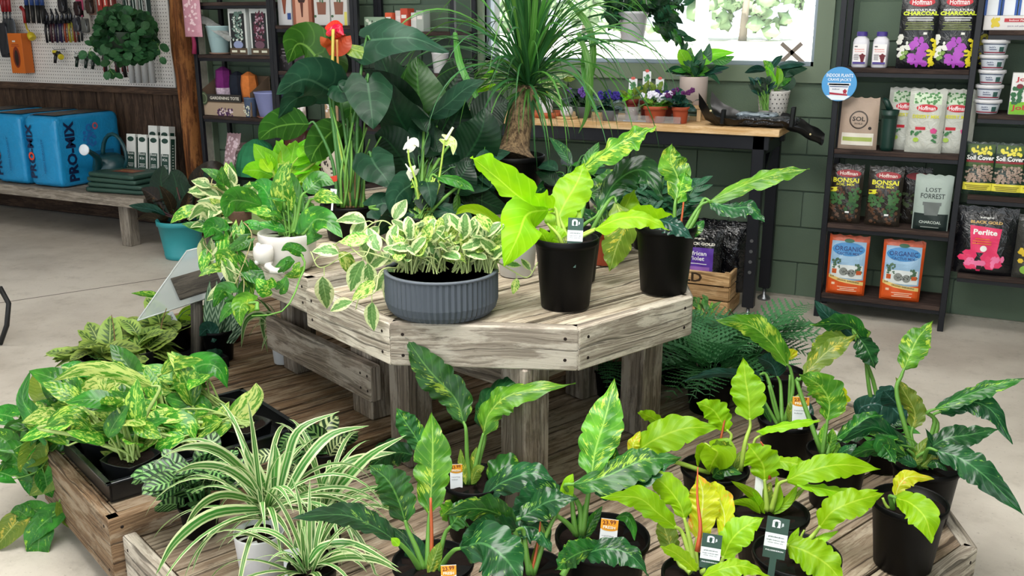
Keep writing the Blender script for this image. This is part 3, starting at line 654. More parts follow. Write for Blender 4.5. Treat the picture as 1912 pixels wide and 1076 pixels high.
bag('bonsai_soil_bag', onshelf(1700, 420, .50, 5.22), .15, .29, .04, 'dark soil bag standing behind, between bonsai and charcoal pouches', '24201c', [('a31c28', [('e', .01, .1, .11, .036)]), ('4a5a3a', [('s', 0, -.04, .12, .12, 30, .018)])])
bag('charcoal_pouch', onshelf(1735, 427, .50, 5.10), .165, .275, .05, 'pale grey green charcoal pouch on the third shelf', 'a9b8b0', [('23302e', [('r', 0, -.095, .155, .085), ('t', 'LOST', 0, .065, .07, .020, .01), ('t', 'FORREST', 0, .035, .11, .024, .01)]), ('6f7674', [('p', [(-.03, -.06), (.03, -.06), (.037, -.01), (-.037, -.01)]), ('r', 0, -.003, .085, .016)]), ('c5cfc9', [('t', 'CHARCOAL', 0, -.095, .10, .014), ('l', 0, -.12, .1, 1, .01)])], topw=1.05, rough=.5, crink=.5)
OS = [('9cc0de', [('r', 0, .02, .168, .21)]), ('3f8ac8', [('e', 0, .085, .16, .07)]), ('2f6a4a', [('e', 0, .128, .05, .02)]), ('1c3f7a', [('t', 'ORGANIC', 0, .088, .135, .024, .02), ('t', 'CACTUS MIX', 0, .064, .11, .013)]), ('dfe6e6', [('r', 0, -.03, .155, .07)]), ('4f6f55', [('s', -.055, .01, .04, .05, 20, .012), ('s', .055, -.01, .035, .05, 16, .014)]), ('8a8f8a', [('e', -.015, -.03, .042, .042), ('e', .025, -.035, .04, .04)]), ('c45a2a', [('r', -.06, -.03, .022, .024), ('r', .06, -.032, .024, .02)]), ('2c2c2c', [('s', .005, -.03, .06, .03, 24, .005)]),
    ('d8561c', [('p', [(-.086, -.06), (0, -.078), (.086, -.07), (.086, -.145), (-.086, -.145)])]), ('e8c87a', [('p', [(-.086, -.048), (-.03, -.066), (.086, -.08), (.086, -.098), (-.03, -.084), (-.086, -.066)])]), ('3a2a1a', [('t', 'ORGANIC GARDENING', .012, -.078, .11, .009, .02, -.12), ('t', 'FOR', -.068, -.058, .02, .008)]), ('f5d0b0', [('l', .01, -.110, .1, 3, .009), ('r', -.06, -.095, .016, .012)])]
for px, py, lb in ((1577, 547, 'orange organic cactus soil bag on the bottom shelf next to the window side post'), (1677, 567, 'orange organic cactus soil bag, right one on the bottom shelf')):
    random.seed(23); bag('cactus_soil_bag', onshelf(px, py, .125, 5.09), .19, .31, .065, lb, 'd2521c', OS, 'orange cactus soil bags', lean=.06, yaw=.05, topw=1.04, seal=.04, crink=.6, rough=.35)
# round sign
c = onY(1567, 157, 5.02); r = thing('round_sign', c, 'round light blue sign clipped to the shelf post by the window', 'sign')
m = MB(); m.lathe(c, [(.081, 0), (.083, .001), (.083, .003), (.081, .004)], 40, (0, -1, 0)); obj('disc', m, flat('4f9fdc', .4, 0, .5, .02), r)
prints(Face(c+Vector((0, -.004, 0)), X, Z), r, [('eaf4fb', [('t', 'INDOOR PLANTS', 0, .042, .125, .017, .02), ('t', "CRAVE JACK'S", 0, .020, .11, .017, .02), ('p', [(-.058, -.055), (.058, -.055), (.03, -.077), (-.03, -.077)])]), ('e8ecf2', [('p', [(-.04, -.055), (.04, -.055), (.048, .002), (-.048, .002)]), ('r', 0, .0, .108, .011)]), ('2f4a7a', [('r', 0, -.012, .086, .004), ('t', 'indoor', -.012, -.024, .035, .007)]), ('a8203a', [('p', [(-.043, -.04), (.043, -.048), (.042, -.055), (-.041, -.05)]), ('e', .03, -.035, .018, .022, .2)])])
m = MB(); m.box(c+Vector((.03, .0, -.01)), (.02, 0, 0), (0, .03, 0), (0, 0, .02)); obj('clip', m, M_BLK, r)
# far right unit
c = onshelf(1880, 55, 1.46, 5.08)
r = carton('display_carton', c+Vector((.03, 0, 0)), .26, .2, .065, 'white display carton with red stripe, top right shelf', 'e6e2e0', [('e0c83a', [('s', -.08, 0, .03, .035, 16, .016)]), ('c0303a', [('r', .03, .012, .15, .016)]), ('f5f0f0', [('t', 'Indoor Plant Food', .03, .012, .11, .008)]), ('9a8fa8', [('t', 'jars of plant food', .03, -.014, .12, .007)])])
for i in range(4):
    q = c+Vector((-.07+i*.07, .03+.04*(i % 2), .066)); carton('plant_food_box', q, .065, .05, .11, 'white and blue plant food box in the display carton, %s from the post' % ('first', 'second', 'third', 'fourth')[i], 'e9edf2', [('2f5aa8', [('r', -.028, 0, .01, .11), ('r', .028, 0, .01, .11)]), ('c0303a', [('r', 0, .03, .05, .012)])], group='boxes in the display carton')
for i, (px, py) in enumerate(((1842, 210), (1845, 182), (1850, 154), (1853, 122), (1857, 96))):
    z = 1.08+i*.068; p = onY(px, py, 5.10); tip = i == 4
    r = thing('plant_food_tub', (p.x, 5.10, z), ['bottom tub of the white plant food stack', 'second tub from the bottom of the white stack', 'middle tub of the white plant food stack', 'second tub from the top of the white stack', 'top tub of the white stack, tilted without lid turned'][i], 'tub', 'stacked white tubs')
    m = MB(); m.lathe((p.x, 5.10, z), [(.042, 0), (.046, .004), (.054, .052), (.054, .054)], 28); obj('tub_body', m, flat('d6dce6', .4), r)
    m = MB(); m.lathe((p.x, 5.10, z+.05), [(.059, 0), (.061, .003), (.061, .014), (.056, .0165), (.054, .013)], 28); obj('lid', m, flat('dfdee2', .4), r)
    m = MB()
    for a0, a1, z0, z1, col in ((-2.5, -.7, .004, .010, 0),):
        pass
    def band(a0, a1, z0, z1, col, nm):
        m = MB(); n = 10; b = 0
        for j, zz in enumerate((z0, z1)):
            rr = .0465+(.054-.046)*(zz-.004)/.05+.0006
            for i_ in range(n+1): a = a0+(a1-a0)*i_/n; m.v.append(Vector((p.x+math.cos(a)*rr, 5.10+math.sin(a)*rr, z+zz)))
        for i_ in range(n): m.face((i_, i_+1, n+2+i_, n+1+i_))
        obj(nm, m, INK(col), r)
    band(-2.8, -.4, .006, .011, '8f2438', 'red_stripe'); band(-2.8, -.6, .044, .047, '2c3f6a', 'blue_stripe'); band(-1.2, -.75, .012, .034, '3a5f5a', 'plant_picture')
    prints(Face((p.x-.012, 5.10-.052, z+.028), X, Z), r, [('2c3f6a', [('t', "Jack's", 0, .004, .028, .009), ('l', .004, -.006, .035, 1, .008)])])
c = onshelf(1893, 212, 1.08, 5.08)
carton('fertiliser_box', c+Vector((.055, 0, 0)), .16, .07, .19, 'white and lime green fertiliser box beside the tub stack', 'e8e8e6', [('7fc02c', [('r', 0, -.065, .158, .058)]), ('c02c3a', [('t', "Jobe's", -.01, .065, .11, .026, .02), ('t', "Jobe's", -.01, -.065, .12, .03, .02)]), ('2c6a3f', [('s', -.05, -.01, .04, .08, 24, .02)]), ('7a2430', [('e', -.045, .035, .028, .022)]), ('c9c9c9', [('r', .01, -.01, .05, .05)])])
SS = [('3f5a2a', [('r', 0, .095, .118, .04), ('r', 0, .02, .118, .022)]), ('e6dc4a', [('s', 0, .085, .09, .035, 22, .016), ('r', 0, -.085, .125, .036)]), ('f4f4f0', [('t', 'Soil Cover', 0, .052, .118, .022, .03)]), ('8a1f2a', [('r', 0, .035, .118, .010)]), ('b09a8a', [('s', 0, -.025, .115, .08, 90, .012)]), ('8f7a6c', [('s', 0, -.025, .115, .08, 50, .010)]), ('7a6a1a', [('l', 0, -.08, .11, 3, .008)])]
for i, (px, lb) in enumerate(((1822, 'soil cover bag with yellow base nearest the shelf post'), (1877, 'soil cover bag with yellow base, second one along'), (1932, 'soil cover bag cut by the photo edge'))):
    random.seed(24); bag('soil_cover_bag', onshelf(px, 362, .695, 5.09), .145, .25, .045, lb, '22352a', SS, 'soil cover bags', lean=.04)
PS = [('e8386a', [('p', [(-.055, -.055), (.06, -.055), (.07, .065), (-.07, .075)]) , ('s', -.05, -.09, .1, .07, 10, .05), ('s', .06, -.09, .1, .06, 10, .05)]), ('f07aa8', [('s', -.03, -.1, .1, .03, 8, .03), ('s', .07, -.1, .05, .04, 6, .03)]), ('f4f4f0', [('t', 'Perlite', 0, .045, .105, .026, .03), ('t', 'sungro', 0, .112, .06, .010), ('e', 0, -.035, .03, .03)]), ('d8b06a', [('t', 'BLACK GOLD', 0, .092, .14, .014, .04)]), ('e87a3a', [('l', -.01, .012, .09, 3, .012)]), ('14110f', [('r', -.01, -.128, .022, .018)])]
random.seed(25); bag('perlite_bag', onshelf(1830, 508, .305, 5.09), .27, .33, .07, 'black perlite bag with bright pink panel and flowers', '101014', PS, lean=.05, seal=.09)
bag('potting_mix_bag', onshelf(1925, 516, .305, 5.09), .17, .31, .06, 'dark potting mix bag with yellow flower at the lower right shelf', '3a3a36', [('e0c03a', [('s', -.03, -.05, .07, .06, 14, .03)]), ('7fae3a', [('e', -.03, -.11, .05, .04)])], lean=.04)
# ================================================================== UNDER THE WORK TABLE
cr = onz(1300, 575, 0); cr = Vector((-1.33, 4.93, 0))
r = thing('wooden_crate', cr, 'slatted pine crate under the work table holding soil bags', 'crate')
for i in range(3):
    z = .012+i*.078
    for (o_, d_, t_) in (((-.28, -.13), (.56, 0), (0, .014)), ((-.28, .13), (.56, 0), (0, .014)), ((.27, -.118), (0, .25), (.014, 0)), ((-.284, -.118), (0, .25), (.014, 0))):
        m = MB(); m.box(cr+Vector((*o_, z)), (*d_, 0), (*t_, 0), (0, 0, .070), .002); sl_ = obj('slat', m, M_CRATE, r)
        if i == 2 and o_ == (-.28, -.13): prints(Face(cr+Vector((0, -.13, z+.035)), X, Z), r, [('3a2a1c', [('t', 'FIELD', .035, 0, .20, .05, .03)])])
for q in ((-.265, -.116), (.25, -.116), (-.265, .11), (.25, .11)): m = MB(); m.box(cr+Vector((*q, .01)), (.02, 0, 0), (0, .02, 0), (0, 0, .23)); obj('corner_post', m, M_CRATE, r)
m = MB(); m.box(cr+Vector((-.27, -.116, .0)), (.54, 0, 0), (0, .23, 0), (0, 0, .012)); obj('crate_bottom', m, M_CRATE, r)
VS = [('5a34a0', [('r', -.0, -.0, .15, .13)]), ('f0eef5', [('t', 'African', -.01, .035, .10, .022, .02), ('t', 'Violet', -.012, .008, .085, .022, .02), ('l', 0, -.02, .09, 1, .01)]), ('e0dcd0', [('t', 'BLACK GOLD', 0, .085, .16, .015, .05), ('t', 'sungro', -.01, .11, .07, .011)]), ('9a6ac0', [('r', 0, -.045, .12, .02)])]
for i, (dx, dy, lb) in enumerate(((.105, -.085, 'black violet soil bag with purple panel at the front of the crate'), (.20, .035, 'black glossy soil bag at the right corner of the crate'), (.02, .05, 'black glossy soil bag behind the purple panel bag'), (-.15, -.08, 'black glossy soil bag at the left inside the crate'))):
    bag('potting_soil_bag', cr+Vector((dx, dy, .10)), .23, .38, .07, lb, '0d0d10', VS if i in (0,) else (), lean=.06, yaw=R(-.06, .06), rough=.15, crink=1.2)
# ================================================================== LEFT SHELVES
def simplepot(name, c, r0, r1, h, col, label, cat='pot', saucer=None, group=None, rough=.5):
    rt = thing(name, c, label, cat, group); m = MB(); m.lathe(c, [(r0*.9, 0), (r0, .004), (r1, h-.01), (r1*1.04, h-.008), (r1*1.04, h), (r1*.95, h), (r1*.88, h*.6)], 28); obj('pot_body', m, flat(col, rough), rt)
    if saucer: m = MB(); m.lathe(Vector(c)-Z*.0, [(r0*1.1, 0), (r0*1.35, .012), (r0*1.3, .012), (r0*1.02, .004)], 28); obj('saucer', m, flat(saucer, .6), rt)
    return rt
def S(px, py, z, Y=5.1): p = onY(px, py, Y); return Vector((p.x, Y, z))
p = S(411, 97, 1.285, 5.14); simplepot('ceramic_pot', p, .055, .082, .185, 'a9c8cc', 'pale aqua glazed pot on the shelf by the timber column', saucer='9a7a6a')
q = p+Vector((-.01, -.02, .19)); r = thing('coir_liner', q, 'rough whitish basket liner lying in the aqua pot', 'liner'); m = MB()
n = 12
for i in range(n+1):
    for j in range(7): m.v.append(q+Vector(((i/n-.5)*.32+R(-.004, .004), (j/6-.5)*.12, .05-.16*(i/n)**1.3+.03*math.sin(j/6*3.1)+R(-.006, .006))))
for i in range(n):
    for j in range(6): a = i*7+j; m.face((a, a+1, a+8, a+7))
obj('liner_sheet', m, flat('a5a8a6', .95, 0, .1, .4, 60), r)
# flower bulb display boxes
for i, (px, col) in enumerate(((447, '5f7a70'), (487, '5a2438'))):
    c = S(px, 100, 1.285, 5.1); carton('bulb_box', c, .15, .09, .33, ('bulb box with pale flower picture, on the aqua pot side', 'bulb box with maroon flower picture beside the shelf post')[i], 'cdd2d0', [('1c1f22', [('r', 0, -.02, .12, .24)]), (col, [('s', 0, .02, .08, .18, 60, .02)]), ('d8e0d8' if i == 0 else 'b090a0', [('s', 0, 0, .08, .16, 34, .014)]), ('4a6a3a', [('r', 0, .145, .04, .035)]), ('8f9ac0' if i == 0 else '6a4a5a', [('e', 0, -.10, .08, .05)]), ('5a4a3a', [('r', 0, -.142, .145, .042)]), ('dcdcc8', [('r', -.035, -.142, .045, .014), ('r', .035, -.142, .045, .014)])])
# gardening tote display
c = S(425, 214, .88, 5.07); r = thing('display_tray', c, 'cardboard gardening tote display tray holding gloves', 'display')
m = MB(); m.box(c+Vector((-.23, 0, 0)), (.44, 0, 0), (0, .006, 0), (0, 0, .10)); m.box(c+Vector((-.23, .2, 0)), (.44, 0, 0), (0, .006, 0), (0, 0, .26)); m.box(c+Vector((-.23, 0, 0)), (.44, 0, 0), (0, .2, 0), (0, 0, .006))
for x in (-.23, .205): b = len(m.v); m.v += [c+Vector((x, 0, 0)), c+Vector((x, .2, 0)), c+Vector((x, .2, .26)), c+Vector((x, 0, .16))]; m.face((b, b+1, b+2, b+3)); 
obj('tray_body', m, flat('7a6552', .9), r)
prints(Face(c+Vector((-.01, 0, .055)), X, Z), r, [('a5917c', [('r', 0, -.01, .42, .085)]), ('4a2a4f', [('s', -.01, -.03, .13, .05, 30, .02)]), ('d8c8d0', [('s', -.0, -.03, .12, .04, 16, .014)])])
m = MB(); m.box(c+Vector((-.22, -.008, .095)), (.35, 0, 0), (0, .006, 0), (0, 0, .05)); obj('name_strip', m, flat('2a2622', .7), r)
prints(Face(c+Vector((-.01, -.008, .12)), X, Z), r, [('d8d4c8', [('t', 'GARDENING TOTE', 0, 0, .25, .020, .02)])])
prints(Face(c+Vector((-.19, -.009, .115)), X, Z), r, [('3f4a34', [('e', 0, 0, .07, .09)]), ('8f9a78', [('o', 0, 0, .055, .065, .003)])])
for i, (dx, col, lb) in enumerate(((-.1, '6a2466', 'purple garden glove bundle in the tote tray'), (.02, '1f2430', 'navy garden glove bundle in the tote tray'), (.12, 'c8743a', 'orange garden glove bundle in the tote tray'))):
    q = c+Vector((dx, .1, .008)); o = MB(); 
    o.lathe(q, [(.03, 0), (.05, .04), (.06, .2), (.052, .26+.03*(i == 0)), (.01, .285+.03*(i == 0))], 14, flute=1, fl=.006); obj('garden_glove', o, flat(col, .9, 0, .2, .4, 30), label=lb, cat='glove', loc=q)
    if i == 0: mm = MB(); mm.lathe(q+Z*.11, [(.056, 0), (.061, .06), (.058, .065), (.05, .03)], 14, flute=1, fl=.006); obj('floral_cuff', mm, flat('c8b4c4', .9, 0, .2, .8, 90), bpy.data.objects['garden_glove'])
p = S(469, 214, .88, 5.1); simplepot('floral_tin', p, .036, .042, .13, '4f5f7a', 'small blue floral tin between the tote tray and lilac pot', 'tin')
prints(Face(p+Vector((0, -.045, .055)), X, Z), bpy.data.objects['floral_tin'], [('c8ccb8', [('s', 0, -.01, .05, .07, 20, .012)])])
p = S(506, 215, .88, 5.12); simplepot('ceramic_pot', p, .07, .10, .17, '8f96c8', 'lilac glazed pot on the second shelf beside the post', saucer='8a5a4a')
# shelf below
for (px, z, w, h, col, lb, dots) in ((430, .50, .12, .26, 'a88a90', 'dusty pink floral bag on the lower left shelf', 'd8c0c8'), (455, .50, .2, .2, '5a4a48', 'dark patterned bag behind the pothos', '8a7a78')):
    bag('floral_bag', S(px, 310, z, 5.12), w, h, .05, lb, col, [(dots, [('s', 0, 0, w*.8, h*.8, 40, .022)])], lean=.25)
hat = S(482, 300, .50, 5.08); r = thing('striped_hat', hat, 'green striped fabric dome on the lower left shelf', 'hat'); m = MB(); m.lathe(hat, [(.15, 0), (.15, .06), (.13, .14), (.09, .2), (.03, .235), (.001, .24)], 36, flute=1, fl=.004); obj('hat_body', m, flat('2c7a50', .8, 0, .3, .4, 14), r)
# boxes on the second unit
def pix(px0, px1, py0, py1, z, Y=5.10): a, b = onY(px0, py1, Y), onY(px1, py1, Y); return Vector(((a.x+b.x)/2, Y, z)), b.x-a.x
for (a, b, col, sp, lb) in (
    (520, 546, 'd0d0d2', [('6a6a70', [('e', 0, .10, .07, .10)]), ('8a4a34', [('p', [(-.018, .05), (.018, .05), (.006, -.04), (-.006, -.04)])]), ('2c4a8c', [('r', .035, -.055, .028, .04)])], 'white gift box with pleated silver bulb picture'),
    (547, 584, '9a5a44', [('d8a48c', [('r', 0, 0, .1, .2)]), ('3a1f18', [('e', .0, .07, .07, .09, .15)]), ('5a2a20', [('p', [(-.012, .03), (.012, .03), (.005, -.06), (-.005, -.06)])])], 'copper toned gift box with dark bulb picture'),
    (587, 617, 'd2d0ce', [('8a5a48', [('p', [(-.03, -.045), (.03, -.045), (.036, .03), (-.036, .03)]), ('e', -.02, .07, .05, .05)]), ('4a6a4a', [('r', .01, .06, .012, .07), ('r', -.008, .06, .01, .06), ('e', -.05, -.055, .02, .016)])], 'white box with cactus pot picture, first of two'),
    (618, 650, 'd4d2d0', [('8a5a48', [('p', [(-.03, -.045), (.03, -.045), (.036, .03), (-.036, .03)]), ('e', -.02, .07, .05, .05)]), ('4a6a4a', [('r', .01, .06, .012, .07), ('r', -.008, .06, .01, .06), ('e', -.05, -.055, .02, .016)]), ('e0d86a', [('r', .05, -.07, .02, .08)])], 'white box with cactus pot picture, second beside the post')):
    c, w = pix(a, b, 0, 44, 1.475); carton('gift_box', c, w*.96, .1, .22, lb, col, sp)
for (a, b, z, h, col, lb) in ((520, 545, 1.19, .17, '2c2a2c', 'dark patterned box below the gift boxes'), (548, 575, 1.19, .2, '3a3438', 'dark book box in the middle shelf behind leaves'), (588, 640, 1.19, .16, '2a2e2a', 'dark wide box below the cactus boxes')):
    c, w = pix(a, b, 0, 100, z); carton('seed_box', c, w*.95, .12, h, lb, col, [('8a8488', [('l', 0, h*.3, w*.6, 3, .02)]), ('5a5458', [('s', 0, -.02, w*.7, h*.4, 20, .015)])])
for (px, z, w, h, col, lb, d2) in ((620, .86, .1, .24, 'b89a7a', 'cream printed bag behind the anthurium stems', 'e8e0e0'), (655, .86, .1, .27, 'c8b09a', 'cream and purple bag behind the anthurium leaves', '8a7a9a'), (560, .86, .1, .12, 'a89a90', 'small cream cloth bag beside the lilac pot', 'e0d8d8'), (575, .50, .12, .24, 'cfc0b8', 'pale speckled bag behind the pothos leaves', '6a4a4a'), (610, .50, .13, .25, 'd8ccb8', 'pale bag with dark print under the anthurium', '3a3030'), (545, .50, .22, .3, '6a3a2c', 'terracotta coloured box bag behind pale bags', '4a2a20'), (600, .5, .3, .33, '5f3328', 'reddish brown sack at the back of the lower shelf', '3a2018')):
    bag('printed_bag', S(px, 215, z, 5.1 if h < .3 else 5.22), w, h, .05, lb, col, [(d2, [('s', 0, 0, w*.7, h*.7, 24, .02)])])
# third unit: trays, mug
c = S(706, 52, 1.44, 5.1); carton('seed_tray_box', c, .2, .14, .085, 'pale green printed seed box on the ladder side unit', '8fa88f', [('d8e0d0', [('s', 0, 0, .17, .06, 30, .02)]), ('4a5a4a', [('s', 0, 0, .17, .05, 12, .012)])])
c = S(752, 50, 1.44, 5.1)
for i in range(5): carton('label_pack', c+Vector((-.10+i*.055, .03*(i % 2), 0)), .05, .08, .11+.012*(i % 3), '%s tag pack on the ladder side unit' % ('orange', 'dirty white leftmost', 'dark orange', 'bright white', 'grey green')[i], ('d85a34', 'd8d0cc', 'c0442c', 'd8dcd8', 'a8b0a8')[i], [('e8e0dc', [('r', 0, .02, .035, .02)])], group='orange tag packs')
p = S(822, 110, 1.20, 5.1); simplepot('white_mug_pot', p, .04, .05, .12, 'cfcfd2', 'small white pot at the ladder side of the third unit')
p = S(850, 108, 1.20, 5.15); simplepot('clay_pot', p, .04, .05, .09, '4a2420', 'small dark clay pot beside the ladder side')
c = S(760, 105, 1.20, 5.1); carton('black_tray', c, .4, .16, .03, 'flat black tray on the third unit behind the leaves', '1a1c20')
bag('hanging_bag', S(360, 40, 1.40, 5.02), .15, .32, .03, 'pink floral glove pack hanging by the column', 'c890a0', [('e8c8d0', [('s', 0, 0, .11, .26, 40, .02)])], cat='glove')
hg = S(357, 22, 1.35, 5.02); m = MB(); m.tube([hg+Vector((0, -.0, .05)), hg+Vector((.004, 0, 0)), hg+Vector((-.004, 0, -.06))], .012, .016, 8); obj('hanging_strap', m, flat('8a1f4a', .7), label='magenta strap hanging below the pink glove pack', cat='strap')
# ================================================================== PLANT TOOLS
def crom(pts, n):
    pts = [Vector(p) for p in pts]
    if len(pts) == 2: return [pts[0].lerp(pts[1], i/n) for i in range(n+1)]
    q = [pts[0]*2-pts[1]]+pts+[pts[-1]*2-pts[-2]]; out = []; m = len(pts)-1
    for i in range(n+1):
        t = i/n*m; k = min(int(t), m-1); f = t-k; a, b, c, d = q[k:k+4]
        out.append(.5*((2*b)+(c-a)*f+(2*a-5*b+4*c-d)*f*f+(3*b-a-3*c+d)*f**3))
    return out
LOB = [6, .2, 6, 0, .3, .02, .6, .5, 0]
def bell(t, p): return max(0, math.sin(math.pi*min(1, max(0, t))**p))
def width(typ, t):
    if typ == 'lobed':
        n_, am, p0, wp = LOB[2 if LOB[8] > 0 else 0], LOB[1], LOB[3+(LOB[8] > 0)], LOB[5]
        e = LOB[6]+(1-LOB[6])*min(1, t/.4) ; k = min(1, (1-t)/LOB[7]); tip = math.sin(k*math.pi/2)**1.1; x_ = (t+wp*math.sin(t*5+p0*9))*n_+p0; ph = x_ % 1; a_ = am*(.55+.45*math.sin(int(x_)*2.7+p0*20))
        return e*tip*(1-a_+a_*1.15*math.sin(math.pi*min(1, ph*1.02))**.6)*min(1, t*16+.2)
    if typ == 'heart': return min(1, .86+.30*math.sin(min(1, t*2.6)*math.pi/2))*max(0, 1-max(0, (t-.12)/.88)**1.7)**.92/1.0
    if typ == 'lance': return bell(t, .8)**.85
    if typ == 'oval': return bell(t, .95)**.55
    if typ == 'strap': return min(1, .55+t*2)*min(1, (1-t)/.45)**.8
    if typ == 'cord': return min(1, (1-t)/.7)**.8
    if typ == 'sword': return min(1, .7+t)*min(1, (1-t)/.3)**.7
    return 1
def blade(m, sp, side, Wd, typ, fold=.25, wav=.0, nc=None, curl=0, ph=0):
    """sp spine points; side: function(i,tangent)->unit side vector; Wd full width"""
    if typ == 'lobed':
        if len(sp) < 30: sp = crom(sp, 46)
        LOB[:8] = [R(4.2, 7), R(.15, .30), R(4.2, 7), R(0, 1), R(0, 1), R(.02, .05), R(.5, .75), R(.42, .6)]
    n = len(sp)-1; nc = nc or (2 if typ in ('strap', 'cord', 'sword') else 6); b = len(m.v); L = sum((sp[i+1]-sp[i]).length for i in range(n))
    for i, p in enumerate(sp):
        t = i/n; T_ = (sp[min(i+1, n)]-sp[max(i-1, 0)]).normalized(); S_ = side(i, T_); S_ = (S_-T_*S_.dot(T_)).normalized(); N = S_.cross(T_)
        LOB[8] = -1; wl_ = width(typ, t)*Wd/2; LOB[8] = 1; wr_ = width(typ, t)*Wd/2 if typ == 'lobed' else wl_
        for j in range(nc+1):
            s = 2*j/nc-1; a = abs(s); sh = 0; w = wr_ if s > 0 else wl_
            if typ == 'heart': sh = -.30*L*math.sin(math.pi*min(1, a*.93))*(1-t)**2.2*1.0
            if typ == 'lobed': sh = .10*L*a*(1-t)*bell(t, .6)
            off = fold*a*w*(1-.6*t) - curl*a*a*w + (.035*Wd*a*math.sin(((t+LOB[5]*math.sin(t*5+LOB[3]*9))*LOB[0]+LOB[3])*6.283) if typ == 'lobed' else 0)
            if wav: off += wav*Wd*a*a*math.sin(t*19+ph+(2 if s > 0 else 0))
            m.v.append(p + S_*(s*w) + T_*sh + N*off)
    for i in range(n):
        for j in range(nc):
            a = b+i*(nc+1)+j; u0, u1, v0, v1 = i/n, (i+1)/n, j/nc, (j+1)/nc
            m.face((a, a+1, a+nc+2, a+nc+1), [(u0, v0), (u0, v1), (u1, v1), (u1, v0)], True)
TM = {}
def template(typ, wr, droop, fold, wav, nm, mat, var=0):
    """shared unit-length leaf along +Y, width along X, top face +Z"""
    key = (typ, wr, droop, fold, wav, mat.name, var)
    if key in TM: return TM[key]
    n = 10 if typ in ('heart', 'lance', 'oval') else 12; sp = [Vector((.05*math.sin(i/n*3+var*2), i/n, -droop*(i/n)**2+.06*math.sin(i/n*3+var))) for i in range(n+1)]
    m = MB(); blade(m, sp, lambda i, T_: X, wr, typ, fold, wav, 4 if typ != 'cord' else 2, 0, var*1.7)
    me = bpy.data.meshes.new(nm); me.from_pydata([tuple(v) for v in m.v], [], m.f); uvl = me.uv_layers.new(name='UVMap'); uvl.data.foreach_set('uv', [c for u in m.uv for p in u for c in p]); me.polygons.foreach_set('use_smooth', m.sm); me.materials.append(mat); me.update()
    TM[key] = me; return me
def put(me, name, root, base, D, N, L, label=None):
    D = Vector(D).normalized(); S_ = D.cross(Vector(N)); S_ = S_.normalized() if S_.length > 1e-4 else D.orthogonal().normalized(); N = S_.cross(D)
    o = bpy.data.objects.new(name, me); COL.objects.link(o); o.parent = root; p = Vector(base)-ORG[root.name]
    o.matrix_local = Matrix(((S_.x*L, D.x*L, N.x*L, p.x), (S_.y*L, D.y*L, N.y*L, p.y), (S_.z*L, D.z*L, N.z*L, p.z), (0, 0, 0, 1))); return o
NURS = [(.74, 0), (.76, .01), (.94, .86), (.955, .87), (.955, .90), (1, .905), (1.01, .93), (1.01, .99), (.985, 1), (.95, .985), (.92, .88)]
PLAIN = [(.78, 0), (.82, .01), (.99, .97), (1, 1), (.955, 1), (.93, .88)]
RIMMED = [(.72, 0), (.75, .02), (.88, .74), (.90, .76), (1, .77), (1.02, .99), (.98, 1), (.93, .98), (.9, .86)]
